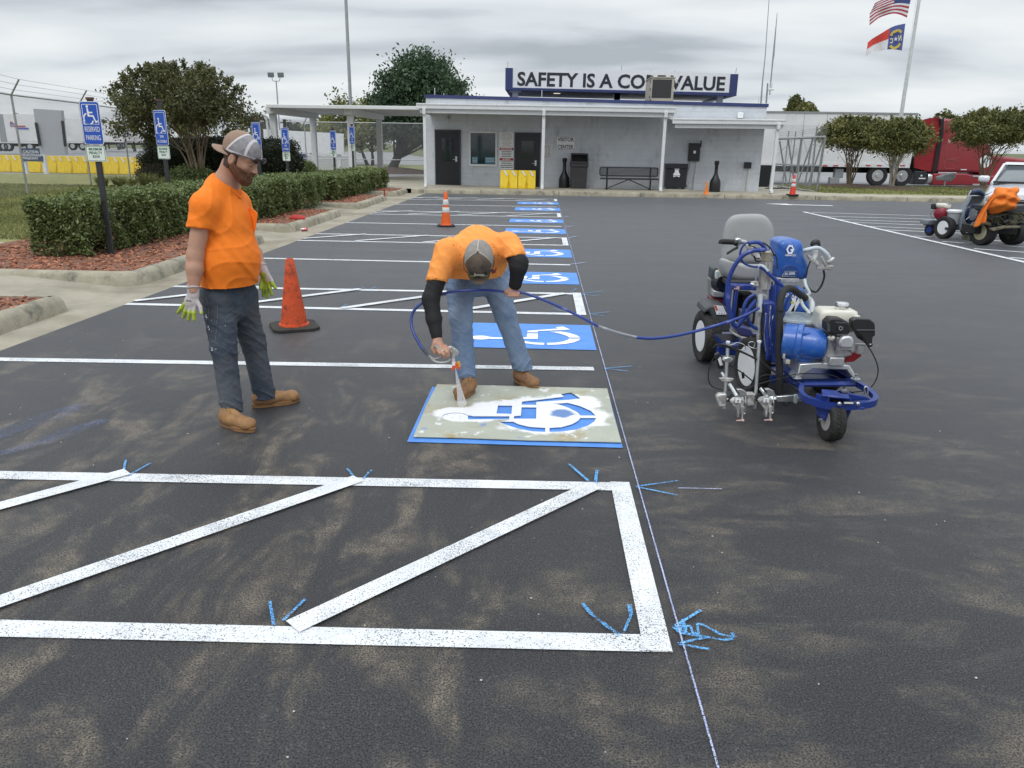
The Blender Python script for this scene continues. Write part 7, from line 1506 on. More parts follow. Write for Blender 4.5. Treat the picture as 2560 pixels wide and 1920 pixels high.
tb('braided_hose', [a_(800, 590, 5.27), a_(850, 600, 5.26), a_(895, 650, 5.26)], .0125, mat('pale_hose', (.50, .56, .60), rough=.5)); tb('braided_hose', [a_(925, 430, 5.3), a_(965, 490, 5.3)], .006, M_SIGNW, sm=False); tb('braided_hose', [a_(825, 880, 5.24), a_(815, 1070, 5.22)], .016, mat('pale_hose', (.50, .56, .60)), sm=False, n=10)
rr = random.Random(12)
for k in range(15):
    x = rr.uniform(790, 1000); y0 = rr.uniform(0, 120); pts = [(x, y0)]; 
    for j in range(4): x += rr.uniform(-22, 22); y0 += rr.uniform(70, 150); pts.append((x, y0))
    tb('hose' if k % 3 else 'cable', [b_(x_, y_, 5.16-.03*(k % 4)) for x_, y_ in pts], rr.choice([.007, .009, .011]) if k % 3 else .004, HOSE if k % 3 else (SPL if k % 2 else CAB), n=8)
ps('pump_housing', b_, [(790, -20), (930, -20), (935, 640), (860, 620), (800, 420)], 5.22, (0, .14, 0), NAVY, .015)
tb('guard_wire', [b_(930, 80, 5.1), b_(885, 200, 5.1), b_(880, 400, 5.1), b_(930, 470, 5.1), b_(930, 500, 5.1), b_(870, 470, 5.1)], .005, M_SIGNW)
# handlebars
b = MB(); P = smooth_path([a_(418, 365, 5.42), a_(430, 345, 5.42), a_(560, 350, 5.42)], 4); b.tube(P, [.017]*3+[.0185]*(len(P)-3), 12); b.build('handle_grip', M_BLKR, S1)
tb('brake_lever', [a_(478, 470, 5.40), a_(540, 430, 5.40), a_(590, 405, 5.42)], .0085, CAB); ps('lever_mount', a_, [(565, 320), (600, 305), (630, 315), (640, 345), (600, 400), (570, 395)], 5.41, (0, .04, 0), CHROME, .008); b = MB(); b.ball(a_(570, 358, 5.405), .02, 14); b.build('switch_pod', M_BLK, S1)
tb('handlebar', [a_(610, 345, 5.43), a_(670, 355, 5.44), a_(715, 400, 5.45), a_(760, 480, 5.46), a_(830, 510, 5.48)], .0165, ALU, n=12); ps('bar_bracket', a_, [(665, 375), (730, 365), (750, 385), (745, 440), (780, 500), (835, 500), (830, 520), (765, 515), (700, 440)], 5.42, (0, .03, 0), SPL, .006)
tb('handlebar', [a_(1390, 370, 5.52), a_(1385, 480, 5.5), a_(1370, 520, 5.5)], .017, M_SIGNW, n=12); b = MB(); puff(b, dens([a_(x, y, 5.5) for x, y in ((1355, 330), (1390, 318), (1430, 330), (1440, 380), (1425, 410), (1410, 345), (1370, 350), (1345, 395), (1333, 370))], 2), (0, -1, 0), .02, .02); b.build('throttle_knob', M_BLK, S1)
tb('conduit', [a_(1262, 435, 5.48), a_(1330, 420, 5.47), a_(1400, 408, 5.46), a_(1450, 425, 5.46), a_(1500, 465, 5.45), a_(1530, 510, 5.45)], .0135, mat('pale_hose', (.50, .56, .60)), n=10)
b = MB()
for k in range(6): b.lathe([(.0135, -.003), (.018, 0), (.0135, .003)], a_(1268+k*13, 434-k*3, 5.48), (1, 0, .2), 14)
b.build('spring_guard', CHROME, S1)
# spare hand gun hanging on the right bar
hg = empty('spray_gun', a_(1450, 560, 5.44), 0, 'bare metal spray gun hanging on the right handlebar of the striping machine', 'spray gun')
def hgp(name, pts, Y, ext, m=SPL): b = MB(); b.slab([a_(x, y, Y) for x, y in pts], ext); return b.build(name, m, hg, bevel=.005)
hgp('gun_body', [(1310, 480), (1335, 490), (1400, 530), (1440, 580), (1500, 600), (1560, 590), (1572, 610), (1540, 640), (1450, 625), (1400, 630), (1415, 590), (1380, 570), (1320, 520)], 5.44, (0, .03, 0))
hgp('trigger', [(1440, 505), (1460, 490), (1510, 595), (1490, 605)], 5.43, (0, .015, 0)); hgp('nozzle_guard', [(1510, 555), (1540, 530), (1575, 505), (1592, 510), (1580, 540), (1530, 580)], 5.435, (0, .03, 0)); hgp('gun_hook', [(1545, 595), (1575, 590), (1560, 635), (1540, 640)], 5.44, (0, .02, 0))
tb('drop_cable', [a_(1470, 635, 5.5), a_(1478, 700, 5.5), a_(1450, 790, 5.5), a_(1400, 855, 5.5), a_(1350, 850, 5.5), a_(1310, 815, 5.5), a_(1265, 820, 5.5)], .0075, CAB, n=8); tb('control_cable', [a_(1335, 545, 5.5), a_(1310, 610, 5.5), a_(1290, 700, 5.5)], .005, CAB)
tb('return_tube', [a_(1275, 730, 5.45), a_(1290, 800, 5.42), a_(1325, 870, 5.4), a_(1290, 905, 5.4)], .011, mat('pale_hose', (.50, .56, .60)))
# ---- driver cart
def cush(name, pts, Y, th, bk, m=VINYL, nrm=(-.1, -1, .12), pw=.5, rings=8): b = MB(); puff(b, dens([a_(x, y, Y) for x, y in pts], 4), nrm, th, bk, rings=rings, pw=pw); return b.build(name, m, S1, smooth=60)
cush('seat_back', [(412, 560), (420, 400), (450, 210), (490, 120), (560, 72), (700, 60), (830, 65), (900, 105), (950, 190), (965, 300), (975, 420), (975, 560), (700, 575)], 6.62, .055, .06, pw=.35)
cush('seat_cushion', [(400, 575), (410, 525), (450, 515), (520, 545), (700, 572), (880, 570), (960, 560), (975, 640), (940, 720), (800, 750), (640, 752), (520, 735), (430, 680)], 6.36, .10, .20, pw=.40)
q3('seat_base', a_, 480, 752, 960, 800, 6.2, .35, mat('seat_pan', (.03, .03, .033)), .01)
q3('cart_frame', a_, 530, 790, 790, 840, 6.12, .3, NAVY, .008); q3('cart_frame', a_, 530, 841, 600, 1200, 6.12, .06, NAVY, .006); q3('cart_panel', a_, 500, 800, 529, 1180, 6.16, .3, NAVY, .006); q3('fuel_cell', a_, 600, 900, 800, 1200, 6.25, .25, M_UNDER, .02)
b = MB(); p = a_(580, 817, 6.118); w_, h_ = .042, .028
for k in range(7): b.b2((p.x-w_/2, 6.115, p.z-h_/2+h_*k/7), (p.x+w_/2, 6.118, p.z-h_/2+h_*(k+1)/7), k % 2)
b.b2((p.x-w_/2, 6.113, p.z), (p.x-w_*.08, 6.1149, p.z+h_/2), 2); b.build('flag_sticker', [FR, FW_, FB], S1)
b = MB(); o_ = [a_(x, y, 6.16) for x, y in ((238, 1075), (255, 1030), (290, 1000), (330, 990), (400, 1000), (440, 1010), (480, 1060), (490, 1229), (300, 1229))]; b.slab([b_(x, y, 6.16) for x, y in ((165, 105), (185, 50), (230, 18), (280, 12), (400, 25), (440, 70), (455, 300), (260, 300), (255, 130), (225, 75))], (.0, .32, 0)); fd = b.build('fender', GREY, S1, bevel=.03)
b = MB(); b.slab([a_(x, y, 6.145) for x, y in ((345, 995), (440, 1005), (480, 1090), (375, 1092))], (0, .004, 0)); lb = b.build('warning_label', M_SIGNW, S1); b = MB(); b.slab([a_(x, y, 6.143) for x, y in ((347, 996), (372, 999), (392, 1050), (370, 1050))], (0, .0015, 0)); b.build('label_band', mat('label_red', (.5, .08, .03)), lb)
b = MB()
for k in range(5): 
    for j in range(4): p = a_(395+j*18+k*4, 1012+k*12, 6.1435); b.box(p, (.008, .001, .0018))
for j in range(3): b.ball(a_(400+j*28, 1078, 6.143), (.005, .001, .005), 8)
b.build('label_print', mat('label_ink', (.15, .2, .45)), lb)
q3('cart_engine', a_, 320, 615, 392, 735, 6.45, .15, M_DKG, .015); ps('cart_tank', a_, [(370, 650), (400, 640), (470, 700), (480, 735), (365, 735)], 6.40, (0, .2, 0), CREAM, .02); b = MB(); b.slab([a_(x, y, 6.395) for x, y in ((372, 655), (392, 652), (400, 700), (372, 705))], (0, .003, 0)); b.build('tank_label', mat('label_blue', (.35, .5, .6)), S1)
b = MB(); p = a_(440, 775, 6.4); b.lathe([(0, 0), (.06, 0), (.068, .02), (.068, .08), (0, .08)], p, (-.3, 1, 0), 22); b.build('recoil_starter', M_BLK, S1)
ps('cart_engine_case', a_, [(325, 740), (470, 735), (470, 920), (330, 920)], 6.5, (0, .2, 0), mat('case_grey', (.22, .22, .19), rough=.5, var=.2, vs=20), .015); ps('muffler_guard', a_, [(340, 840), (465, 870), (468, 920), (335, 915)], 6.4, (0, .1, 0), ALU, .01); ps('cart_recoil', a_, [(312, 915), (450, 925), (448, 985), (340, 990), (315, 960)], 6.42, (0, .15, 0), mat('recoil_dark_red', (.12, .01, .015), rough=.35), .015)
for k in range(7): q3('heat_fin', a_, 345+k*16, 850+k*3, 351+k*16, 905+k*2, 6.395, .004, CHROME, .001)
b = MB(); b.slab([m2(x, y, 5.95) for x, y in ((165, 235), (240, 225), (440, 235), (560, 330), (280, 350), (215, 350))], (0, .02, -.005)); b.build('footboard', mat('grip_grey', (.10, .10, .11), rough=.9, bump=.5, bs=150), S1); b = MB(); b.slab([m2(x, y, 5.93) for x, y in ((165, 235), (175, 228), (300, 345), (560, 325), (560, 350), (215, 362))], (0, .012, 0)); b.build('footboard_rim', NAVY, S1)
ps('battery_cover', m2, [(450, 130), (600, 105), (760, 150), (785, 215), (782, 260), (690, 270), (600, 250)], 5.85, (0, .12, 0), mat('cover_slate', (.05, .055, .16), rough=.4), .01); ps('battery_box', m2, [(455, 185), (600, 262), (700, 282), (775, 275), (775, 350), (720, 372), (600, 320), (455, 230)], 5.84, (0, .12, 0), SPL, .01)
q3('cart_grille', b_, 580, 100, 695, 250, 6.0, .2, mat('grille_grey', (.16, .16, .165)), .01)
for k in range(6): q3('grille_slot', b_, 588, 185+k*10, 690, 188+k*10, 5.995, .003, M_UNDER, 0)
b = MB(); b.b2((1.43, 6.0, .12), (2.08, 6.5, .20)); b.b2((1.62, 5.2, .14), (1.98, 6.0, .20)); b.build('chassis', NAVY, S1, bevel=.01)
b = MB(); b.cyl((1.40, 6.27, .212), (2.12, 6.35, .212), .016); b.build('rear_axle', M_UNDER, S1); b = MB(); b.cyl((1.62, 5.42, .205), (2.10, 5.50, .205), .014); b.build('front_axle', M_UNDER, S1)
ps('wheel_slot', b_, [(568, 725), (600, 728), (602, 790), (575, 795)], 5.30, (0, .004, 0), M_UNDER, 0)
# ================================================================ PEOPLE (implicit surfaces meshed with surface nets)
def V3(*a): return np.array(a, dtype=np.float32)
def n3(v): v = np.asarray(v, dtype=np.float32); return v/np.linalg.norm(v)
def cap(P, a, b, ra, rb, fd=None, fl=1.0):
    a = np.asarray(a, np.float32); b = np.asarray(b, np.float32); Q = P-a; ba = b-a
    if fd is not None:
        fd = n3(fd); Q = Q+np.outer(Q@fd*(1/fl-1), fd); ba = ba+fd*(ba@fd)*(1/fl-1)
    t = np.clip(Q@ba/max(ba@ba, 1e-9), 0, 1); return np.linalg.norm(Q-t[:, None]*ba, axis=1)-(ra+(rb-ra)*t)
def ell(P, c, r, R=None):
    Q = P-np.asarray(c, np.float32)
    if R is not None: Q = Q@R
    r = np.asarray(r, np.float32); k0 = np.linalg.norm(Q/r, axis=1); k1 = np.linalg.norm(Q/(r*r), axis=1)+1e-9; return k0*(k0-1)/k1
def smin(a, b, k=.03): h = np.clip(.5+.5*(b-a)/k, 0, 1); return b*(1-h)+a*h-k*h*(1-h)
def smax(a, b, k=.01): return -smin(-a, -b, k)
def chain(P, pts, rs, k=.02, fd=None, fl=1.0):
    d = None
    for i in range(len(pts)-1):
        q = cap(P, pts[i], pts[i+1], rs[i], rs[i+1], fd, fl); d = q if d is None else smin(d, q, k)
    return d
def plane(P, p, n): return (P-np.asarray(p, np.float32))@n3(n)
def wav(P, k, ph=0, w=2.0, k2=(5, 7, 3)): return np.sin(P@np.asarray(k, np.float32)+w*np.sin(P@np.asarray(k2, np.float32)+ph)+ph)
def net(fn, lo, hi, h):
    lo = np.array(lo, np.float32); n = np.ceil((np.array(hi)-lo)/h).astype(int)+1
    ax = [lo[i]+h*np.arange(n[i], dtype=np.float32) for i in range(3)]
    B = 8; nb = -(-n//B); D = np.empty(nb*B, np.float32)   # coarse pass first, then only the blocks the surface crosses
    bc = np.stack(np.meshgrid(*[lo[i]+h*(np.arange(nb[i])*B+(B-1)/2) for i in range(3)], indexing='ij'), -1).reshape(-1, 3).astype(np.float32); db_ = fn(bc)
    D[:] = np.repeat(np.repeat(np.repeat(db_.reshape(nb), B, 0), B, 1), B, 2); act_ = np.argwhere(np.abs(db_.reshape(nb)) < h*B*.87*1.7+.012)
    off = np.stack(np.meshgrid(*[np.arange(B)]*3, indexing='ij'), -1).reshape(-1, 3)
    for i0 in range(0, len(act_), 600):
        ix = (act_[i0:i0+600, None]*B+off[None]).reshape(-1, 3); D[tuple(ix.T)] = fn((lo+ix*h).astype(np.float32))
    D = D[:n[0], :n[1], :n[2]]
    S = D < 0; c = [(i, j, k) for i in (0, 1) for j in (0, 1) for k in (0, 1)]
    sub = lambda A_, o: A_[o[0]:n[0]-1+o[0], o[1]:n[1]-1+o[1], o[2]:n[2]-1+o[2]]
    cnt = sum(sub(S, o).astype(np.int8) for o in c); act = (cnt > 0) & (cnt < 8); idx = -np.ones(act.shape, np.int64); I = np.argwhere(act); idx[act] = np.arange(len(I))
    acc = np.zeros((len(I), 3), np.float32); w = np.zeros(len(I), np.float32)
    for a in range(8):
        for b in range(a+1, 8):
            ca_, cb = np.array(c[a]), np.array(c[b])
            if np.abs(ca_-cb).sum() != 1: continue
            da = D[I[:, 0]+ca_[0], I[:, 1]+ca_[1], I[:, 2]+ca_[2]]; db = D[I[:, 0]+cb[0], I[:, 1]+cb[1], I[:, 2]+cb[2]]; m = (da < 0) != (db < 0)
            t = np.where(m, da/(da-db+1e-12), 0); p = ca_+t[:, None]*(cb-ca_); acc[m] += p[m]; w[m] += 1
    v = lo+(I+acc/np.maximum(w, 1)[:, None])*h; F = []
    for d in range(3):
        o = np.zeros(3, int); o[d] = 1; e1 = (d+1) % 3; e2 = (d+2) % 3
        s0 = S[tuple(slice(0, n[i]-o[i]) for i in range(3))]; s1 = S[tuple(slice(o[i], n[i]) for i in range(3))]; E = np.argwhere(s0 != s1)
        E = E[(E[:, e1] > 0) & (E[:, e2] > 0) & (E[:, e1] < n[e1]-1) & (E[:, e2] < n[e2]-1)]
        u = np.zeros(3, int); u[e1] = 1; w_ = np.zeros(3, int); w_[e2] = 1
        q = [idx[tuple((E-s).T)] for s in (u*0, u, u+w_, w_)]; fl = s0[tuple(E.T)]; Q = np.stack(q, 1); Q[~fl] = Q[~fl][:, ::-1]; F.append(Q[(Q >= 0).all(1)])
    return v, np.vstack(F)
def sdf_obj(name, fn, lo, hi, h, mats, parent=None, mf=None, origin=None, sm=1):
    v, f = net(fn, lo, hi, h); me = bpy.data.meshes.new(name); og = np.array(origin if origin is not None else (0, 0, 0)); me.from_pydata((v-og).tolist(), [], f.tolist())
    for m in (mats if isinstance(mats, list) else [mats]): me.materials.append(m)
    if mf is not None: me.polygons.foreach_set('material_index', mf(v[f].mean(1)).astype(np.int32))
    me.polygons.foreach_set('use_smooth', [True]*len(f)); o = bpy.data.objects.new(name, me); o.location = og; COL.objects.link(o)
    if parent is not None: setpar(o, parent)
    if sm: s = o.modifiers.new('smooth', 'SMOOTH'); s.iterations = sm; s.factor = .5
    return o
def join_mesh(o, v, f, mi=0):   # adds an island to an existing mesh object
    bm = bmesh.new(); bm.from_mesh(o.data); og = Vector(o.location); vv = [bm.verts.new(Vector(p)-og) for p in v]
    for q in f:
        try: k = bm.faces.new([vv[i] for i in q]); k.smooth = True; k.material_index = mi
        except ValueError: pass
    bm.to_mesh(o.data); bm.free()
pf = lambda u, v, Y: np.array(A(u*2560/2212, v*2560/2212, Y), np.float32)
SKIN = mat('skin', (.46, .255, .175), rough=.5, var=.10, vs=14, sub=.12, bump=.12, bs=160, dirt=(.40, .18, .12), ds=9, dlo=.5, dhi=.8)
SHIRT = mat('orange_tee', (.93, .215, .012), rough=.85, var=.05, vs=5, bump=.55, bs=20, bd=.014, stretch=(1, 1, .6))
def spot_mat(name, base, spot, scale, lo, hi, extra=None, **k):
    m = mat(name, base, **k); n, l = NT(m); b = n['Principled BSDF']; t = n.new('ShaderNodeTexCoord').outputs['Object']; old = b.inputs['Base Color'].links[0].from_socket
    vo = n.new('ShaderNodeTexVoronoi'); vo.inputs['Scale'].default_value = scale; l.new(t, vo.inputs['Vector']); z = nnoise(n, l, t, scale*.35, 2, .5)
    f = nmath(n, l, 'MULTIPLY', nrange(n, l, vo.outputs['Distance'], .16, .10), nrange(n, l, z, lo, hi)); l.new(nmix(n, l, f, old, spot), b.inputs['Base Color']); return m
SHIRT2 = spot_mat('pale_orange_tee', (.93, .34, .075), (.16, .04, .015), 30, .52, .56, rough=.85, var=.08, vs=5, bump=.55, bs=20, bd=.014)
def jean_mat(name, c1, c2, fade, grime):
    m = mat(name, c1, rough=.9, var=.2, vs=9, bump=.6, bs=26, bd=.014); n, l = NT(m); b = n['Principled BSDF']; t = n.new('ShaderNodeTexCoord').outputs['Object']
    c = nmix(n, l, nrange(n, l, nnoise(n, l, nmap(n, l, t, (1, 1, 1.8)), 16, 6, .7, .8), .3, .7), c1, c2); c = nmix(n, l, nrange(n, l, nnoise(n, l, t, 3.2, 3, .5), .45, .68, 0, .75), c, fade)
    if grime: c = nmix(n, l, nrange(n, l, nnoise(n, l, nmap(n, l, t, loc=(3, 1, 2)), 6, 6, .7), .5, .75, 0, .6), c, grime)
    l.new(c, b.inputs['Base Color']); return m
JEAN1 = jean_mat('dark_denim', (.030, .040, .062), (.062, .078, .105), (.105, .115, .13), (.10, .085, .07))
JEAN1 = spot_mat('dark_denim', (.03, .04, .07), (.6, .6, .62), 21, .62, .66) if False else JEAN1
JEAN2 = jean_mat('light_denim', (.11, .165, .27), (.17, .24, .36), (.27, .35, .46), None)
BOOT = mat('tan_boot', (.31, .165, .068), rough=.75, var=.2, vs=18, bump=.3, bs=90, dirt=(.20, .12, .065), ds=12, dlo=.5, dhi=.72)
BOOT2 = mat('brown_boot', (.27, .14, .065), rough=.75, var=.2, vs=18, bump=.3, bs=90, dirt=(.15, .09, .055), ds=12, dlo=.5, dhi=.72)
SOLE = mat('boot_sole', (.26, .135, .055), rough=.8, var=.15, dirt=(.10, .07, .045), ds=16)
LACE = mat('lace', (.42, .27, .06), rough=.8)
GLW = mat('glove_knit', (.52, .47, .47), rough=.9, bump=.4, bs=300, var=.08); GLY = mat('glove_lime', (.40, .50, .05), rough=.55, var=.15, vs=25, dirt=(.28, .30, .08), ds=18, dlo=.5, dhi=.7)
HAIR = mat('dark_hair', (.055, .030, .020), rough=.8, var=.4, vs=60, bump=.8, bs=180, stretch=(1, 1, .4)); BEARD = mat('auburn_beard', (.115, .045, .022), rough=.85, var=.5, vs=70, bump=1, bs=170, col2=(.19, .085, .045), stretch=(1, 1, .45))
BLKS = mat('black_sleeve', (.010, .010, .012), rough=.8, var=.2, bump=.2, bs=300)
def frame3(f, u): f = n3(f); u = np.asarray(u, np.float32); u = n3(u-f*(u@f)); s = np.cross(u, f); return np.stack([f, s, u], 1)   # columns forward, left, up
def head_sdf(P, c, R, ear=True, s=1.0):
    Q = ((P-c)@R)/s; yy = np.abs(Q[:, 1]); QS = np.c_[Q[:, 0], yy, Q[:, 2]]
    d = ell(Q, (-.012, 0, .035), (.100, .079, .088)); d = smin(d, ell(Q, (.030, 0, -.022), (.062, .060, .085)), .035)
    d = smin(d, cap(QS, (-.005, .052, -.045), (.055, .030, -.092), .022, .018), .035); d = smin(d, ell(Q, (.073, 0, -.096), (.024, .024, .020)), .02)
    d = smin(d, cap(QS, (.083, .008, .030), (.070, .046, .030), .012, .012), .018)
    d = smin(d, cap(Q, (.088, 0, .022), (.112, 0, -.028), .008, .0115), .014); d = smin(d, cap(QS, (.104, .004, -.031), (.100, .013, -.032), .008, .0075), .008)
    d = smin(d, ell(QS, (.062, .043, -.018), (.022, .018, .018)), .02); d = smax(d, -ell(QS, (.094, .032, .006), (.018, .019, .011)), .012); d = smin(d, ell(QS, (.079, .031, .004), (.0135, .0155, .0115)), .005)
    d = smin(d, cap(QS, (.094, 0, -.058), (.083, .022, -.061), .0075, .005), .006); d = smin(d, cap(QS, (.092, 0, -.069), (.082, .018, -.069), .0075, .0055), .006); d = smax(d, -cap(QS, (.104, 0, -.0635), (.090, .024, -.0645), .0028, .0020), .003)
    if ear: e_ = ell(QS, (-.012, .083, -.008), (.021, .009, .033)); e_ = smax(e_, -ell(QS, (-.008, .093, -.004), (.012, .007, .021)), .004); d = smin(d, e_, .008)
    return d*s
def lace_boot(name, heel, toe, ank, par, m, z0=0, h=.006):
    heel = np.array(heel, np.float32); toe = np.array(toe, np.float32); ank = np.array(ank, np.float32); f = toe-heel; f[2] = 0; Lf = np.linalg.norm(f); f = f/Lf; s = np.array((-f[1], f[0], 0), np.float32); up = V3(0, 0, 1)
    def fn(P):
        d = cap(P, heel+f*.045+up*.060, heel+f*.09+up*.058, .044, .045, s, .92); d = smin(d, cap(P, heel+f*.10+up*.055, toe-f*.05+up*.045, .044, .040, s, 1.12), .03); d = smin(d, ell(P, toe-f*.048+up*.046, (.048, .050, .038), np.stack([f, s, up], 1)), .015)
        d = smin(d, cap(P, heel+f*.055+up*.07, ank, .046, .052, s, .95), .03); d = d+.0012*wav(P, 110*f+20*up, 0, 1.5, (40, 30, 60)); t = (P-heel)@f
        tong = cap(P, heel+f*.085+up*.115, heel+f*.165+up*.088, .016, .014, s, 1.5); d = smin(d, tong, .008); d = d+.0012*(np.abs(t-(Lf-.085)) < .004)
        return smax(d, -plane(P, (0, 0, z0+.024), (0, 0, 1)), .004)
    c = (heel+toe)/2; lo = np.minimum(np.minimum(heel, toe), ank)-.09; hi = np.maximum(np.maximum(heel, toe), ank)+.09; lo[2] = z0-.01; b = sdf_obj(name, fn, lo, hi, h, m, par, sm=1)
    so_ = MB(); n = 26; pts = []
    for i in range(n):
        a = 2*pi*i/n; x = cos(a); y = sin(a); w = .053 if x > 0 else .044; w *= (1-.12*math.exp(-((x+.15)/.25)**2)); pts.append(heel+f*(Lf/2+x*(Lf/2+.004))+s*(y*w*(1-.06*x*x)))
    P0 = [Vector((float(p[0]), float(p[1]), z0+.001)) for p in pts]; so_.slab(P0, (0, 0, .019)); c0 = sum(P0, Vector())/n; so_.slab([c0+(p-c0)*1.03+Vector((0, 0, .0195)) for p in P0], (0, 0, .009)); so_.build('sole', SOLE, b, bevel=.003)
    l_ = MB()
    for k in range(5):
        t = .085+k*.019; z = .125-k*.0085
        q = [heel+f*t+s*.028+up*(z-.022), heel+f*(t+.006)+s*.010+up*(z+.003), heel+f*(t+.012)-s*.010+up*(z+.002), heel+f*(t+.016)-s*.028+up*(z-.024)]; l_.tube([Vector([float(c_) for c_ in p]) for p in q], .0028, 6)
        q = [heel+f*t-s*.028+up*(z-.022), heel+f*(t+.006)-s*.010+up*(z+.003), heel+f*(t+.012)+s*.010+up*(z+.002), heel+f*(t+.016)+s*.028+up*(z-.024)]; l_.tube([Vector([float(c_) for c_ in p]) for p in q], .0028, 6)
    for sg in (1, -1): q = [heel+f*.085+up*.128, heel+f*.10+s*sg*.03+up*.135, heel+f*.12+s*sg*.035+up*.115]; l_.tube([Vector([float(c_) for c_ in p]) for p in q], .0026, 6)
    l_.build('laces', LACE, b); return b
# ---------------------------------------------------------------- standing man
z2 = lambda g, z: np.array((g[0], g[1], z), np.float32)
Rsh, Lsh = pf(441, 446, 4.50), pf(513, 440, 4.87); NB = pf(487, 398, 4.70); CH1 = pf(486, 478, 4.69); BL = pf(496, 560, 4.66); PV = pf(492, 640, 4.68); HEM = pf(494, 628, 4.68)
Relb, Rwr = pf(422, 552, 4.45), pf(418, 628, 4.40); Lelb, Lwr = pf(540, 528, 4.96), pf(566, 580, 4.86)
Rhip, Lhip = pf(474, 660, 4.60), pf(521, 658, 4.77); Rkn, Rank = pf(484, 762, 4.52), pf(502, 885, 4.47); Lkn, Lank = pf(549, 745, 4.84), pf(572, 858, 4.83)
lat = n3(Lsh-Rsh); fwd = n3(np.cross(lat, V3(0, 0, 1)))
HC = pf(521, 344, 4.655); HR = frame3((.89, -.17, -.43), (.42, -.05, .9))
SH1 = HEM.copy()
# body
def hand(P, wr, palm, tips, thumb, r=.0088, pr=(.040, .018), n=(0, -1, 0), k=.010, bend=.0, ts=1):
    n = n3(n); d = cap(P, wr, palm, .027, .034, n, .62); d = smin(d, cap(P, palm, palm+(palm-wr)*.10, .036, .034, n, .5), .015)
    ax = n3(palm-wr); sd = n3(np.cross(ax, n)); m = len(tips)
    for i, t in enumerate(tips):
        root = palm+sd*((i-(m-1)/2)*-.0175)+ax*.018; t = np.asarray(t, np.float32); mid_ = (root*.5+t*.5)+n*bend; d = smin(d, chain(P, [root, mid_, t], [r*1.12, r, r*.82], .004), .005)
    root = palm-ax*.018+sd*.030*ts; t = np.asarray(thumb, np.float32); d = smin(d, chain(P, [root, (root+t)/2+sd*.008*ts, t], [.0135, .0115, .0095], .005), .012); return d
Rpalm = pf(412, 652, 4.39); Rt = [pf(424, 683, 4.37), pf(415, 691, 4.385), pf(404, 688, 4.40), pf(394, 681, 4.41)][::1]; Rth = pf(434, 676, 4.38)
def gl_r(P): return smin(hand(P, pf(418, 628, 4.40), Rpalm, [pf(385, 675, 4.42), pf(396, 685, 4.40), pf(407, 690, 4.385), pf(419, 690, 4.38)], pf(435, 676, 4.37), r=.0125, n=(.1, -1, .1), bend=.006, ts=-1), cap(P, pf(417, 620, 4.405), pf(418, 638, 4.40), .036, .033, (0, 1, 0), .85), .008)
Lpalm = pf(577, 603, 4.84)
def gl_l(P): return smin(hand(P, Lwr, Lpalm, [pf(569, 639, 4.84), pf(578, 642, 4.83), pf(587, 636, 4.82), pf(595, 622, 4.82)], pf(563, 624, 4.80), r=.0125, n=(-.4, -1, .1), bend=.008), cap(P, pf(564, 576, 4.865), pf(571, 590, 4.85), .034, .031), .008)
def arm(P, a, b, c, r0=.052, r1=.043, r2=.026): 
    m_ = b*.62+c*.38; return chain(P, [a, b, m_, c], [r0, r1*.98, r1, r2], .02)
def body1(P):
    d = cap(P, PV, CH1, .10, .11, lat, 1.3); d = smin(d, cap(P, CH1, NB, .10, .07, lat, 1.3), .05); d = smin(d, cap(P, Rsh, Lsh, .055, .055), .05)
    d = smin(d, cap(P, NB-V3(0, 0, .03)-fwd*.01, HC+HR@V3(-.045, 0, -.06), .069, .058), .04); d = smin(d, arm(P, Rsh, Relb, Rwr, .058, .048, .030), .03); d = smin(d, arm(P, Lsh, Lelb, Lwr, .056, .046, .030), .03)
    for h_, k_, a_2 in ((Rhip, Rkn, Rank), (Lhip, Lkn, Lank)): d = smin(d, chain(P, [h_, k_, a_2], [.075, .05, .035], .03), .04)
    return d
def full1(P): return smin(body1(P), head_sdf(P, HC, HR), .022)
lo = np.array([-2.35, 4.2, .02]); hi = np.array([-1.2, 5.15, 1.85]); R1 = G(560, 1060); root1 = np.array([-1.75, 4.65, 0.0])
man1 = sdf_obj('person', full1, lo, hi, .0062, SKIN, None, origin=root1, sm=1)
tag(man1, 'bearded man in an orange t-shirt, dark jeans and backwards cap standing with gloved hands lowered', 'person')
hz = lambda P: HEM[2]+.012*np.sin(P[:, 0]*9)+(P[:, 0]-HEM[0])*.05+.02*np.clip((P[:, 1]-HEM[1])*6, -1, 1)
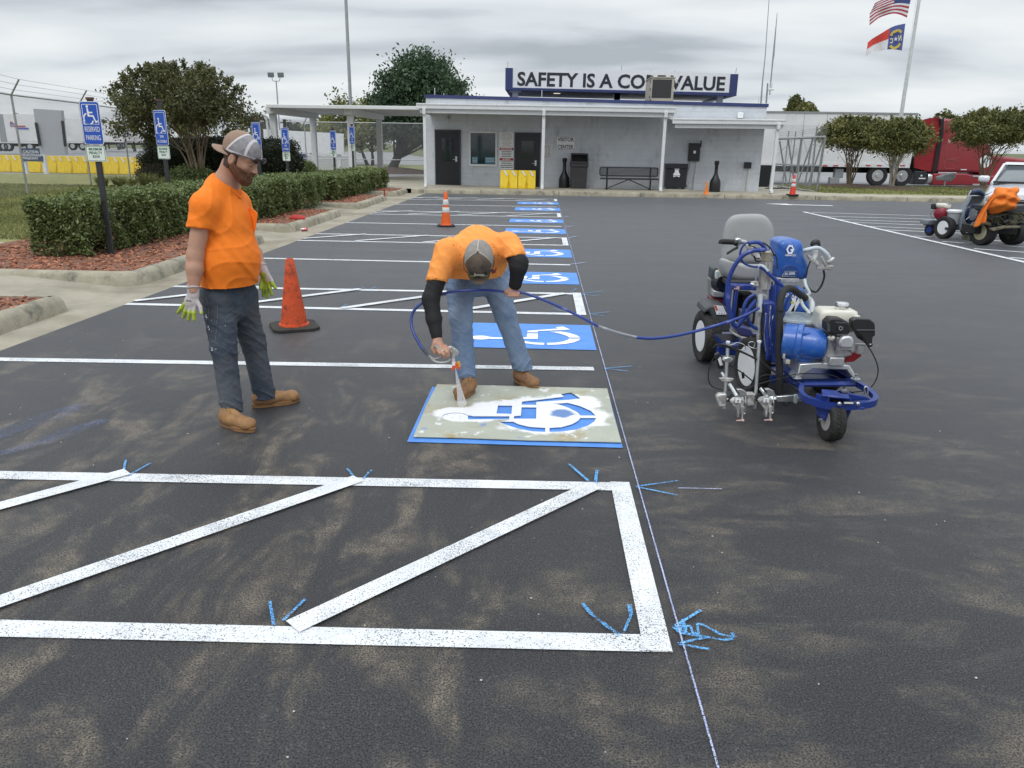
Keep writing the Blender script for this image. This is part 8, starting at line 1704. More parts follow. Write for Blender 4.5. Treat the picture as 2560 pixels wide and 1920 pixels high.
def shirt1(P):
    d = cap(P, CH1-fwd*.005, BL, .150, .158, lat, 1.26); d = smin(d, cap(P, BL, PV-V3(0, 0, .06)+fwd*.004, .158, .162, lat, 1.22), .06); d = smin(d, cap(P, CH1, NB-V3(0, 0, .05), .130, .085, lat, 1.35), .06); d = smin(d, cap(P, Rsh, NB+V3(-.035, -.03, .0), .068, .066), .05); d = smin(d, cap(P, Lsh, NB+V3(-.03, .03, .0), .068, .066), .05)
    d = smin(d, cap(P, Rsh, Lsh, .072, .070), .06); Rs_ = Rsh*.45+Relb*.55; Ls_ = Lsh*.45+Lelb*.55
    sr = cap(P, Rsh, Rs_, .078, .086, (0, 1, 0), 1.05); sr = smax(sr, plane(P, Rsh*.52+Relb*.48, n3(Relb-Rsh)+V3(.12, 0, 0)), .006); sl_ = cap(P, Lsh, Ls_, .078, .082); sl_ = smax(sl_, plane(P, Lsh*.52+Lelb*.48, Lelb-Lsh), .006)
    d = smin(smin(d, sr, .032), sl_, .03)
    z = P[:, 2]; f_ = P@fwd; rid = 1-np.abs(wav(P, 26*fwd+V3(0, 8, 15), .6, 2.2, (7, 3, 9))); d = d-.0055*rid**3*np.clip((1.36-z)*3, 0, 1)-.0016*wav(P, (55, 20, 33), 0, 2, (17, 12, 20))
    r3_ = 1-np.abs(wav(P, V3(19, 0, -17), 1.1, 2.2, (6, 5, 9))); d = d-.0045*r3_**4+.004*np.sin(P@V3(11, 6, 7)+1)+.004
    d = smax(d, -(z-hz(P)), .008)
    d = smax(d, -ell(P, NB+V3(.022, -.005, .058), (.078, .068, .060)), .008)   # neck opening
    return d
sh1 = sdf_obj('shirt', shirt1, [-2.3, 4.3, .85], [-1.3, 5.1, 1.62], .0066, SHIRT, man1, sm=3)
# collar band, pocket, hems
b = MB(); cpt = []
for k in range(28):
    a = 2*pi*k/28; c_ = NB+V3(.020, -.008, .016); p = c_+V3(.072*cos(a), .064*sin(a), .026*(-cos(a))+.004); 
    # slide the point down onto the shirt
    zs = np.linspace(.09, -.09, 61); Q = np.array([p+V3(0, 0, z) for z in zs]); dd_ = shirt1(Q); j = int(np.argmin(np.abs(dd_-.001))); cpt.append(Vector([float(x) for x in Q[j]]))
cpt = [sum((cpt[(i+j) % 28] for j in (-2, -1, 0, 1, 2)), Vector())/5 for i in range(28)]
b.tube(cpt+[cpt[0], cpt[1]], .0075, 8, cap=False, sy=1.0); b.build('collar', SHIRT, sh1, smooth=80)
pkt = [pf(541, 447, 4.73), pf(557, 461, 4.71), pf(553, 492, 4.71), pf(548, 508, 4.72), pf(537, 488, 4.72)]
b = MB(); b.slab([Vector([float(x) for x in p]) for p in pkt], (-.02, .05, 0)); b.build('pocket', SHIRT, sh1, bevel=.004)
def legs(P, H, K, An, rh, rk, ra, st=.0, pvw=None, fold=1.0, S=0):
    d = cap(P, H, K*.9+H*.1, rh, rk*1.05); d = smin(d, cap(P, K*.9+H*.1, An, rk, ra), .025); t = np.clip(((P-K)@(An-K))/((An-K)@(An-K)), 0, 1)
    ax = n3(An-K); s = (P@ax); rid = 1-np.abs(np.sin(s*48+2.6*np.sin(P@V3(17, 9, 3)+S)+S)); r4 = 1-np.abs(np.sin(P@V3(21, 13, 16)+1.8*np.sin(P@V3(9, 7, 12)+S))); d = d-fold*(.011*rid**3*np.clip((t-.66)*4, 0, 1)+.006*rid**3*np.exp(-((t-.02)/.10)**2)+.0045*r4**3)+.003; return d
def jeans1(P):
    d = cap(P, Rhip+V3(0, 0, .06), Lhip+V3(0, 0, .06), .112, .112, fwd, .98); d = smin(d, cap(P, PV+V3(0, 0, .04), PV-V3(0, 0, .05), .135, .125, lat, 1.12), .04)
    a = legs(P, Rhip, Rkn, Rank, .104, .076, .068, S=.5); c = legs(P, Lhip, Lkn, Lank, .102, .078, .072, S=2.4)
    d = smin(d, a, .028); d = smin(d, c, .028); q = 1-np.abs(wav(P, V3(14, 9, 24), 1, 1.9, (11, 6, 9))); d = d-.004*q**4
    d = smax(d, P[:, 2]-(PV[2]+.09), .005); d = smax(d, -np.where(P[:, 1] < 4.66, plane(P, Rank-V3(0, 0, .012), V3(0, 0, 1)), plane(P, Lank-V3(0, 0, .010), V3(0, 0, 1))), .006); return d
JM = spot_mat('dark_denim_splashed', (.03, .04, .07), (.62, .62, .64), 13, .60, .63) if False else JEAN1
jn1 = sdf_obj('jeans', jeans1, [-2.25, 4.25, .06], [-1.35, 5.1, 1.1], .0068, JEAN1, man1, sm=1)
# white paint splashes, pocket seams on the jeans
def stuck(pts, fn, n=(-.25, -1, 0), w=.004, lift=.001):
    """moves points along a direction until they lie on an implicit surface"""
    n = n3(n); out_ = []
    for p in pts:
        ts = np.linspace(.25, -.05, 181); Q = np.asarray(p, np.float32)[None]+ts[:, None]*n[None]; d = fn(Q); j = np.argmax(d < 0)
        if not (d < 0).any(): continue
        out_.append(Vector([float(x) for x in (Q[j]+n*lift)]))
    return out_
def seam(pts, fn, m, name, par, r=.0016, n=(-.25, -1, 0)):
    b = MB(); P = stuck(pts, fn, n)
    if len(P) < 2: return
    b.tube(smooth_path(P, 3), r, 5); return b.build(name, m, par)
c7 = lambda x, y, Y=4.55: np.array(A(400+x*.27728, 640+y*.27728, Y), np.float32)
STI = mat('denim_stitch', (.16, .15, .14), rough=.9)
seam([c7(*p) for p in ((560, 370), (570, 450), (575, 560), (582, 700), (575, 780))], jeans1, STI, 'side_seam', jn1); seam([c7(*p) for p in ((420, 370), (480, 375), (490, 460), (492, 550), (455, 560))], jeans1, STI, 'pocket_seam', jn1)
seam([c7(*p) for p in ((545, 880), (548, 1000), (540, 1150), (548, 1290))], jeans1, STI, 'side_seam', jn1)
def splat(cs, fn, m, name, par, th=.0012, n=(-.25, -1, 0)):
    b = MB()
    for c, r_, st_ in cs:
        k = 11; rr_ = random.Random(int(c[0]*1e4)); P = [np.array(c, np.float32)+V3(cos(2*pi*i/k)*r_*rr_.uniform(.6, 1.2), 0, sin(2*pi*i/k)*r_*st_*rr_.uniform(.6, 1.2)) for i in range(k)]; Q = stuck(P+[c], fn, n, lift=th)
        if len(Q) == k+1: b.add(Q, [(i, (i+1) % k, k) for i in range(k)])
    return b.build(name, m, par)
WSP = mat('dried_white_paint', (.70, .71, .74), rough=.6)
for c in [((550, 800), .010, .55), ((563, 812), .006, .7), ((600, 803), .005, .4), ((458, 525), .006, 1.4), ((470, 540), .005, .8), ((490, 620), .006, 1.3), ((505, 640), .006, .8), ((535, 650), .004, .5), ((610, 615), .005, .4), ((528, 562), .003, 1), ((640, 612), .002, 1), ((708, 385), .006, .6), ((510, 745), .004, .4), ((500, 655), .003, .8)]: splat([(c7(*c[0]), c[1], c[2])], jeans1, WSP, 'paint_splash', jn1)
BSP = mat('dark_paint_fleck', (.10, .035, .01), rough=.7); c6 = lambda x, y, Y=4.55: np.array(A(400+x*.2411, 300+y*.2411, Y), np.float32)
for c in [((870, 1140), .007, .8), ((862, 1150), .010, .25), ((855, 875), .005, 1.3), ((858, 895), .003, 1.5), ((905, 1130), .003, .5), ((952, 1045), .002, 1)]: splat([(c6(*c[0]), c[1], c[2])], shirt1, BSP, 'paint_fleck', sh1, n=(.25, -1, 0))
seam([c6(*p) for p in ((440, 745), (520, 790), (590, 860), (635, 930), (640, 1010))], shirt1, mat('tee_seam', (.85, .18, .01), rough=.9), 'sleeve_seam', sh1, .0008); seam([c6(*p) for p in ((275, 1068), (350, 1105), (440, 1140), (525, 1170))], shirt1, mat('tee_seam', (.72, .15, .01)), 'sleeve_hem', sh1, .0014)
hb1 = G(479.7*1.1573, 917*1.1573); ht1 = G(549*1.1573, 930*1.1573); lace_boot('boot', z2(hb1, 0), z2(ht1, 0)+V3(.012, -.035, 0), np.array([Rank[0]-.004, Rank[1], .155]), man1, BOOT)
hb2 = G(546*1.1573, 882*1.1573); ht2 = G(647*1.1573, 867*1.1573); lace_boot('boot', z2(hb2, 0), z2(ht2, 0), np.array([Lank[0], Lank[1], .155]), man1, BOOT)
gm = lambda P: ((P[:, 2] < Rpalm[2]-.050+.008*np.sin(P[:, 0]*260)) | ((P[:, 0] < Rpalm[0]-.030) & (P[:, 2] < Rpalm[2]+.02)) | (P[:, 1] > 4.415) & (P[:, 2] < Rpalm[2]+.03)).astype(int)
g1 = sdf_obj('glove', gl_r, Rpalm-.14, Rpalm+.14, .0034, [GLW, GLY], man1, gm)
b = MB()
def ontxt(s_, c, w, h): put_text(b, s_, c, (1, 0, -.12), (.0, 0, 1), w, h, .0012, .015)
pc = stuck([pf(411, 648, 4.39)], gl_r, (0, -1, 0), lift=.002)[0]; ontxt('GEAR', pc, .032, .009); b.build('lettering', mat('glove_print', (.10, .10, .11)), g1)
gm2 = lambda P: ((P[:, 2] < Lpalm[2]-.008) | ((P[:, 0] < Lpalm[0]+.002) & (P[:, 2] < Lpalm[2]+.045))).astype(int)
g2 = sdf_obj('glove', gl_l, Lpalm-.13, Lpalm+.13, .0034, [GLW, GLY], man1, gm2)
for g_, c_, n_ in ((g1, pf(417, 620, 4.405), pf(418, 628, 4.40)-pf(417, 620, 4.405)), (g2, pf(564, 576, 4.865), pf(571, 590, 4.85)-pf(564, 576, 4.865))):
    b = MB(); b.lathe([(.0335, -.005), (.038, -.004), (.039, .004), (.0335, .006)], [float(x) for x in c_], [float(x) for x in n_], 20, close=True); b.build('cuff', GLW, g_)
HL = lambda x, y, z: HC+HR@V3(x, y, z)
def hair1(P):
    Q = (P-HC)@HR; d = smin(head_sdf(P, HC, HR, ear=False), cap(P, HL(-.02, 0, -.04), HL(-.045, 0, -.10), .060, .054), .03)-.006+.0016*wav(P, (300, 250, 120), 0, 2, (60, 50, 70)); d = smax(d, Q[:, 0]-.020+1.0*np.clip(-Q[:, 2]-.03, 0, 1), .006); d = smax(d, -(Q[:, 2]+.070), .006); d = smax(d, Q[:, 2]-.075, .004)
    return smax(d, -ell(np.c_[Q[:, 0], np.abs(Q[:, 1]), Q[:, 2]], (-.010, .088, -.012), (.026, .022, .038)), .005)
hr1 = sdf_obj('hair', hair1, HC-.15, HC+.15, .0034, HAIR, man1)
def beard1(P):
    Q = (P-HC)@HR; y = np.abs(Q[:, 1]); QS = np.c_[Q[:, 0], y, Q[:, 2]]; d = head_sdf(P, HC, HR, ear=False); g_ = .0065+.0025*wav(P, (260, 240, 200), 0, 2, (70, 60, 80))
    d = smin(d-g_, cap(Q, (.062, 0, -.098), (.066, 0, -.120), .034, .024), .02)
    line = -.030-.45*np.clip(Q[:, 0]-.045, 0, 1)*1.0+.8*np.clip(.030-Q[:, 0], 0, 1)   # cheek line rising to the sideburn
    d = smax(d, Q[:, 2]-line, .006); d = smax(d, -(Q[:, 0]+.012-.25*(Q[:, 2]+.05)), .008); d = smax(d, -(Q[:, 2]+.135), .01)
    m_ = smax(cap(QS, (.103, .004, -.046), (.084, .030, -.060), .0085, .006), -1, .001); lips = ell(QS, (.100, 0, -.064), (.020, .017, .0075)); return smin(smax(d, -lips, .004), m_, .006)
sdf_obj('beard', beard1, HC-.16, HC+.16, .0034, BEARD, man1)
# eyebrow, eye
b = MB(); q = [HL(.092, .014, .030), HL(.088, .030, .036), HL(.074, .046, .033)]
for s_ in (1, -1): b.tube([Vector([float(x) for x in HL(*(np.array(k)*np.array((1, s_, 1))))]) for k in ((.096, .013, .028), (.092, .030, .034), (.076, .047, .030))], [.004, .0045, .002], 8)
b.build('eyebrow', HAIR, man1)
b = MB()
for s_ in (1, -1): b.tube([Vector([float(x) for x in HL(*(np.array(k)*np.array((1, s_, 1))))]) for k in ((.090, .020, -.0005), (.0935, .031, -.0015), (.084, .044, .000))], .0014, 6)
b.build('eyelashes', HAIR, man1)
def trucker(P, C, R, back=False, s=1.0):
    Q = ((P-C)@R)/s; d = ell(Q, (-.008, 0, .040), (.114, .092, .112)); d = smin(d, ell(Q, (.03 if not back else -.045, 0, .072), (.080, .074, .075)), .03); return d*s
CAPM = mat('cap_mesh', (.30, .29, .31), rough=.9, var=.12, vs=30, bump=.5, bs=450, dirt=(.16, .14, .15), ds=18); CAPT = mat('cap_tan', (.30, .205, .15), rough=.9, var=.15, vs=14, dirt=(.17, .11, .08), ds=14); CAPW = mat('cap_white_trim', (.60, .56, .58), rough=.85, var=.1)
def cap1(P):
    d = trucker(P, HC, HR, True); Q = (P-HC)@HR; d = smax(d, -(Q[:, 2]-(.030+.10*Q[:, 0]+.0)), .004); return smax(d, -(trucker(P, HC, HR, True)+.006)*1.0-1e-4, .002)
def capm(P): Q = (P-HC)@HR; side = np.abs(Q[:, 1]); seamz = np.abs(Q[:, 0]-.050+.12*(Q[:, 2]-.1)) < .007; t = np.where(Q[:, 0] < -.045+.45*(Q[:, 2]-.06), 1, 0); band = (Q[:, 2]-(.030+.10*Q[:, 0])) < .014; tr = (np.abs(Q[:, 0]-(-.045+.45*(Q[:, 2]-.06))) < .006) | seamz; return np.where(band & (Q[:, 0] > -.05) | tr, 2, t)
cp1 = sdf_obj('cap', cap1, HC-.19, HC+.19, .0034, [CAPM, CAPT, CAPW], man1, capm)
def brim(par, C, R, back, m, L_=.078, W_=.155, x0=.098, z0=.036, droop=.25, name='brim'):
    b = MB(); s_ = -1 if back else 1; top, bot = [], []; n = 15; rows = 5
    for i in range(n):
        t = -1+2*i/(n-1); y = t*W_/2; out_ = (1-abs(t)**2.6)**.5*L_; base_x = x0*math.sqrt(max(0, 1-(y/.092)**2))*.95
        for j in range(rows):
            q = j/(rows-1); x = base_x+out_*q; z = z0-.028*t*t-droop*out_*q; p = C+R@V3(s_*x, y, z); top.append(Vector([float(k) for k in p])); p2 = C+R@V3(s_*x, y, z-.004); bot.append(Vector([float(k) for k in p2]))
    f = [(i*rows+j, i*rows+j+1, (i+1)*rows+j+1, (i+1)*rows+j) for i in range(n-1) for j in range(rows-1)]; N_ = len(top); f += [tuple(k+N_ for k in q[::-1]) for q in f]
    rim = [i*rows+rows-1 for i in range(n)]; f += [(rim[i], rim[i+1], rim[i+1]+N_, rim[i]+N_) for i in range(n-1)]; b.add(top+bot, f); return b.build(name, m, par, smooth=60)
brim(cp1, HC, HR, True, CAPT, L_=.100, W_=.165, droop=.30, z0=.034)
def glasses(par, C, R, z, x=.118, wlens=.030, mlens=None, name='sunglasses', tiltz=0, ymul=1.0, rx=.014):
    e = bpy.data.objects.new(name, None); COL.objects.link(e); e.empty_display_size = .05; setpar(e, par); f = lambda a, b_, c: Vector([float(k) for k in (C+R@V3(a, b_, c))])
    b = MB(); fr_ = MB()
    for s_ in (1, -1):
        o_ = [f(x-.010+.012*cos(t)*0-.0*t-.25*abs(.036+.026*cos(t))**1.0*.5, s_*(.038+.027*cos(t)), z+.017*sin(t)) for t in np.linspace(0, 2*pi, 17)[:-1]]; nrm = [float(k) for k in (R@V3(1, .25*s_, 0))]; l_ = MB(); puff(l_, o_, nrm, .006, rings=3); l_.build('lens', mlens, e, smooth=80)
        fr_.tube(o_+[o_[0], o_[1]], .0022, 6, cap=False); fr_.tube([f(x-.030, s_*.066, z+.004), f(x-.06, s_*.090, z+.002), f(.0, s_*.096, z-.010), f(-.03, s_*.094, z-.022)], .0026, 6)
    fr_.tube([f(x-.008, -.012, z+.004), f(x-.004, 0, z+.008), f(x-.008, .012, z+.004)], .003, 6); fr_.build('frame', M_BLK, e); return e
LENS1 = mat('orange_mirror_lens', (.10, .03, .01), rough=.08, metal=.6, col2=(.04, .05, .06), vs=30)
glasses(man1, HC, HR, .046, x=.132, mlens=LENS1)
# ---------------------------------------------------------------- bending man
g8 = lambda x, y, Y: np.array(A(980+x*.3556, 520+y*.3556, Y), np.float32)
r2h, r2t = z2(G(1020*1.1573, 851*1.1573), .0), z2(G(989*1.1573, 868*1.1573), .0); l2h, l2t = z2(G(1117*1.1573, 824*1.1573), 0), z2(G(1160*1.1573, 842*1.1573), 0)
RZ = .0165
HP = g8(590, 420, 5.60); Hr, Hl = g8(478, 520, 5.52), g8(712, 500, 5.58); Kr, Kl = g8(484, 800, 5.28), g8(802, 770, 5.46); Ar, Al = g8(518, 1170, 5.205), g8(918, 1120, 5.49)
CHs = g8(610, 330, 5.25); Sr, Sl = g8(385, 300, 5.02), g8(822, 255, 5.10); UB = g8(600, 230, 5.16); Er, El = g8(272, 640, 4.90), g8(888, 420, 4.98); Wr, Wl = g8(318, 925, 4.80), g8(862, 562, 5.05)
HC2 = g8(614, 375, 4.86); HR2 = frame3((.02, -.50, -.866), (0, -.866, .50))
def hand2r(P):   # right hand wrapped round the gun grip
    w = Wr; p = g8(335, 985, 4.775); d = cap(P, w, p, .029, .036, (0, 1, 0), .72); d = smin(d, cap(P, p, g8(345, 1000, 4.765), .038, .034, (0, 1, 0), .62), .015)
    for i, (a, m_, t) in enumerate(((g8(375, 970, 4.755), g8(398, 995, 4.725), g8(400, 1040, 4.72)), (g8(362, 985, 4.745), g8(385, 1015, 4.715), g8(383, 1050, 4.725)), (g8(340, 995, 4.74), g8(362, 1030, 4.715), g8(362, 1055, 4.73)), (g8(318, 995, 4.745), g8(335, 1022, 4.725), g8(342, 1045, 4.74)))): d = smin(d, chain(P, [a, m_, t], [.0115, .0100, .0085], .004), .006)
    return smin(d, chain(P, [g8(300, 950, 4.77), g8(285, 990, 4.76), g8(298, 1020, 4.755)], [.015, .012, .0095], .005), .012)
def hand2l(P):
    p = g8(855, 590, 5.045); d = cap(P, Wl, p, .030, .036, (0, 1, 0), .75)
    for i in range(4):
        a = g8(826+i*21, 600, 5.01); m_ = g8(822+i*21, 618, 4.99); t = g8(832+i*20, 622, 5.03); d = smin(d, chain(P, [g8(835+i*15, 590, 5.03), a, m_, t], [.0115, .0110, .0098, .0085], .004), .006)
    return smin(d, chain(P, [g8(825, 575, 5.03), g8(800, 590, 5.01), g8(795, 608, 5.015)], [.015, .011, .009], .005), .012)
def full2(P):
    d = cap(P, HP, CHs, .10, .10, (1, 0, 0), 1.2); d = smin(d, cap(P, CHs, UB, .09, .05, (1, 0, 0), 1.1), .03); d = smin(d, cap(P, Sr+V3(0, .05, -.03), Sl+V3(0, .05, -.03), .035, .035), .03); d = smin(d, cap(P, UB+V3(0, -.02, -.03), HC2+HR2@V3(-.04, 0, -.07), .052, .052), .02)
    d = smin(d, chain(P, [Sr, Er, Wr], [.055, .042, .028], .02), .03); d = smin(d, chain(P, [Sl, El, Wl], [.055, .042, .030], .02), .03)
    for h_, k_, a_2 in ((Hr, Kr, Ar), (Hl, Kl, Al)): d = smin(d, chain(P, [h_, k_, a_2], [.07, .05, .035], .03), .04)
    d = smin(d, head_sdf(P, HC2, HR2), .02); return smin(smin(d, hand2r(P), .010), hand2l(P), .010)
man2 = sdf_obj('person', full2, [-.95, 4.55, .02], [.15, 5.85, 1.35], .0056, SKIN, None, origin=(-.35, 5.3, 0), sm=1)
tag(man2, 'man bending forward in an orange t-shirt over long black sleeves, aiming a spray gun', 'person')
def shirt2(P):
    d = cap(P, CHs, UB+V3(0, .02, -.04), .150, .125, (1, 0, 0), 1.34); d = smin(d, cap(P, CHs+V3(-.01, .0, -.03), HP+V3(0, -.08, .0), .150, .140, (1, 0, 0), 1.22), .07); d = smin(d, cap(P, g8(440, 320, 5.08), g8(770, 280, 5.14), .105, .100), .06)
    sr = cap(P, Sr, Sr*.28+Er*.72, .086, .072); sr = smax(sr, plane(P, Sr*.34+Er*.66, n3(Er-Sr)+V3(.25, 0, 0)), .006); e1 = g8(868, 330, 5.02); sl_ = cap(P, Sl, e1, .084, .074); sl_ = smax(sl_, plane(P, g8(872, 345, 5.01), V3(.15, -.2, -.9)), .006)
    d = smin(smin(d, sr, .04), sl_, .035); hang = cap(P, g8(440, 440, 5.22), g8(690, 430, 5.24), .085, .085, (0, 0, 1), 1.0); d = smin(d, hang, .05)
    rid = 1-np.abs(wav(P, (38, 16, 22), .4, 1.7, (9, 8, 6))); d = d-.006*rid**2; r2_ = 1-np.abs(wav(P, (12, 44, 20), 1.6, 1.5, (11, 6, 9))); d = d-.0045*r2_**2+.006
    hem = plane(P, g8(470, 492, 5.18), V3(.0, .25, -1)); d = smax(d, hem, .008); d = smin(d, cap(P, UB, HC2+HR2@V3(-.045, 0, -.12), .10, .078), .05); return smax(d, -ell(P, HC2+HR2@V3(-.02, 0, -.055), (.066, .068, .062)), .008)
sh2 = sdf_obj('shirt', shirt2, [-.95, 4.7, .70], [.1, 5.85, 1.40], .0066, SHIRT2, man2, sm=3)
def slv(P):
    a = chain(P, [Sr*.45+Er*.55, Er, Er*.5+Wr*.5, Wr*.96+Er*.04], [.060, .056, .050, .036], .02); q = 1-np.abs(wav(P, (20, 10, 55), 0, 1.8, (14, 9, 11))); return smax(a-.0022*q**2+.001, plane(P, Wr*.97+Er*.03, Wr-Er), .003)
def slv2(P):
    a = chain(P, [g8(862, 335, 5.03), g8(892, 385, 4.99), El, Wl*.95+El*.05], [.060, .060, .056, .040], .02); q = 1-np.abs(wav(P, (20, 10, 60), 2, 1.8, (14, 9, 11))); return smax(a-.0022*q**2+.001, plane(P, Wl*.94+El*.06, Wl-El), .003)
sdf_obj('sleeve', slv, np.minimum(Sr, Wr)-.12, np.maximum(Sr, Er)+.12, .0055, BLKS, man2); sdf_obj('sleeve', slv2, np.minimum(El, Wl)-.12, np.maximum(Sl, El)+.12, .0055, BLKS, man2)
def jeans2(P):
    d = cap(P, Hr+V3(.01, .02, .09), Hl+V3(0, .02, .09), .115, .115); d = smin(d, cap(P, HP, (Hr+Hl)/2, .13, .12, (1, 0, 0), 1.2), .05); a = legs(P, Hr+V3(0, 0, .03), Kr, Ar, .108, .080, .074, S=1.0); c = legs(P, Hl+V3(0, 0, .03), Kl, Al, .108, .078, .072, S=3.1); d = smin(smin(d, a, .03), c, .03)
    q = 1-np.abs(wav(P, V3(14, 9, 24), 1, 1.9, (11, 6, 9))); d = d-.004*q**4; d = smax(d, P[:, 2]-(HP[2]+.10), .006); return smax(d, -np.where(P[:, 0] < -.28, plane(P, Ar-V3(0, 0, .012), V3(0, 0, 1)), plane(P, Al-V3(0, 0, .014), V3(0, 0, 1))), .006)
jn2 = sdf_obj('jeans', jeans2, [-.85, 4.95, .06], [.15, 5.85, 1.05], .0068, JEAN2, man2, sm=1)
lace_boot('boot', r2h+V3(.01, .02, RZ), r2t+V3(-.005, -.02, RZ), np.array([Ar[0], Ar[1], .165]), man2, BOOT2, z0=RZ); lace_boot('boot', l2h+V3(-.015, .02, 0), l2t+V3(0, -.01, 0), np.array([Al[0], Al[1], .16]), man2, BOOT2)
CAPB = mat('cap_brown', (.115, .088, .066), rough=.9, var=.15, vs=20, dirt=(.065, .05, .04), ds=12); CAPG = mat('cap_grey_mesh', (.31, .29, .265), rough=.9, var=.15, vs=30, bump=.5, bs=450, dirt=(.19, .18, .165), ds=12)
def cap2(P): d = trucker(P, HC2, HR2, False); Q = (P-HC2)@HR2; d = smax(d, -(Q[:, 2]-.022), .004); return d
def cm2(P): Q = (P-HC2)@HR2; return np.where(Q[:, 0] > .0+.55*np.abs(Q[:, 1])-.0, 1, np.where((np.abs(Q[:, 1]) < .004) | (np.abs(Q[:, 0]-.55*np.abs(Q[:, 1])) < .005), 2, 0))
cp2 = sdf_obj('cap', cap2, HC2-.2, HC2+.2, .0034, [CAPG, CAPB, mat('cap_pale_trim', (.42, .40, .37), rough=.9)], man2, cm2); brim(cp2, HC2, HR2, False, CAPB, L_=.070, W_=.155, droop=.12, z0=.032)
b = MB(); b.ball([float(x) for x in (HC2+HR2@V3(.0, 0, .153))], .007, 10); b.build('cap_button', CAPB, cp2)
b = MB(); p = HC2+HR2@V3(.117, 0, .072); xx = [float(k) for k in HR2@V3(0, 1, 0)]; yy_ = [float(k) for k in HR2@V3(-.55, 0, .83)]; put_text(b, 'Bobcat', Vector([float(k) for k in p])+Vector((0.006, 0, 0)), xx, yy_, .062, .017, .006, .02); b.build('cap_lettering', mat('cap_thread', (.5, .47, .42)), cp2)
for s_ in (-.022, .022): b = MB(); p = stuck([HC2+HR2@V3(.085, s_, .115)], lambda P: trucker(P, HC2, HR2), HR2@V3(.6, 0, .8), lift=.0005)[0]; b.ball(p, .0042, 8); b.build('eyelet', M_BLK, cp2)
glasses(man2, HC2, HR2, .050, x=.131, mlens=mat('yellow_lens', (.30, .30, .03), rough=.1, metal=.4, col2=(.05, .05, .04), vs=40))
b = MB(); P = stuck([g8(*q, 5.1) for q in ((690, 435), (735, 425), (725, 462), (700, 470))], shirt2, (0, -1, 0), lift=.0015); b.face(P); b.build('shirt_print', mat('print_maroon', (.22, .02, .025)), sh2)
# ---------------------------------------------------------------- spray gun, hose, spray, stencil
GY = 4.745
gn = empty('spray_gun', [float(x) for x in g8(400, 1050, GY)], 0, 'metal paint spray gun with an orange tip guard in the hand of the bending man', 'spray gun')
v8 = lambda x, y, Y=GY: Vector([float(k) for k in g8(x, y, Y)])
def gs(name, pts, ext, m, Y=GY): b = MB(); b.slab([v8(x, y, Y) for x, y in pts], ext); return b.build(name, m, gn, bevel=.003)
gs('gun_body', [(395, 975), (420, 975), (455, 1000), (470, 1020), (462, 1040), (445, 1038), (440, 1060), (415, 1062), (405, 1020), (395, 1000)], (0, .025, 0), SPL)
tb('grip', [v8(300, 965), v8(340, 1000), v8(385, 1010), v8(420, 1010)], .011, SPL, par=gn); tb('trigger', [v8(385, 985, GY-.005), v8(350, 1010, GY-.02), v8(335, 1050, GY-.01), v8(300, 1060, GY)], .005, SPL, par=gn); tb('trigger_guard', [v8(265, 1040), v8(290, 1070), v8(330, 1085), v8(385, 1080), v8(415, 1060)], .006, mat('pale_guard', (.55, .56, .55), rough=.4), par=gn)
b = MB(); b.cyl(v8(428, 1035, GY), v8(432, 1080, GY), .013, .010); b.build('gun_neck', SPL, gn); b = MB(); b.cyl(v8(432, 1080, GY), v8(436, 1105, GY), .012, .014); b.build('tip_nut', M_SIGNW, gn)
OT = mat('tip_guard_orange', (.75, .10, .03), rough=.5); gs('tip_guard', [(425, 1095), (455, 1090), (478, 1095), (482, 1125), (470, 1140), (452, 1128), (440, 1125), (425, 1145), (413, 1140), (422, 1115)], (0, .02, 0), OT, GY-.01); gs('tip_handle', [(455, 1080), (478, 1080), (482, 1120), (468, 1120)], (0, .01, 0), mat('tip_yellow', (.7, .38, .04)), GY-.016)
hs = empty('paint_hose', [float(x) for x in g8(600, 580, 5.0)], 0, 'blue paint hose looping from the spray gun through the left hand to the striping machine', 'hose')
path = [(255, 1035, 4.745), (215, 990, 4.76), (160, 895, 4.80), (135, 815, 4.84), (145, 740, 4.87), (195, 680, 4.885), (270, 635, 4.92), (350, 605, 4.975), (450, 585, 5.01), (600, 577, 5.02), (740, 582, 5.02), (810, 592, 5.02), (905, 592, 5.02), (1050, 640, 5.0), (1200, 705, 4.98), (1330, 768, 4.97), (1450, 832, 4.96)]
b = MB(); b.tube(smooth_path([v8(*p) for p in path], 5), .0095, 10); b.build('hose_line', HOSE, hs)
P2_ = [v8(1450, 832, 4.96), v8(1550, 866, 4.96), (Vector(pf(1345, 722, 4.965))), Vector(pf(1375, 729, 4.97))]
b = MB(); b.tube(smooth_path(P2_, 4), .0105, 10); b.build('hose_connector', mat('braided_grey', (.24, .25, .27), rough=.4, metal=.3, dirt=(.5, .5, .52), ds=30), hs)
b = MB(); b.tube(smooth_path([Vector(pf(*q)) for q in ((1375, 729, 4.97), (1410, 731, 4.99), (1460, 725, 5.04), (1520, 711, 5.10), (1570, 696, 5.14), (1608, 682, 5.16), (1640, 665, 5.18))], 5), .0105, 10); b.build('hose_line', HOSE, hs)
b = MB(); pts = smooth_path([v8(255, 1035, 4.745), v8(235, 1012, 4.75), v8(212, 985, 4.76)], 5)
for i, p in enumerate(pts[:-1]): d_ = (pts[i+1]-p).normalized(); b.lathe([(.0095, -.0022), (.0125, 0), (.0095, .0022)], p, d_, 12)
b.build('strain_relief', mat('relief_grey', (.16, .17, .19)), hs); tb('swivel', [v8(255, 1035), v8(275, 1052), v8(300, 1062)], .0075, SPL, par=hs)
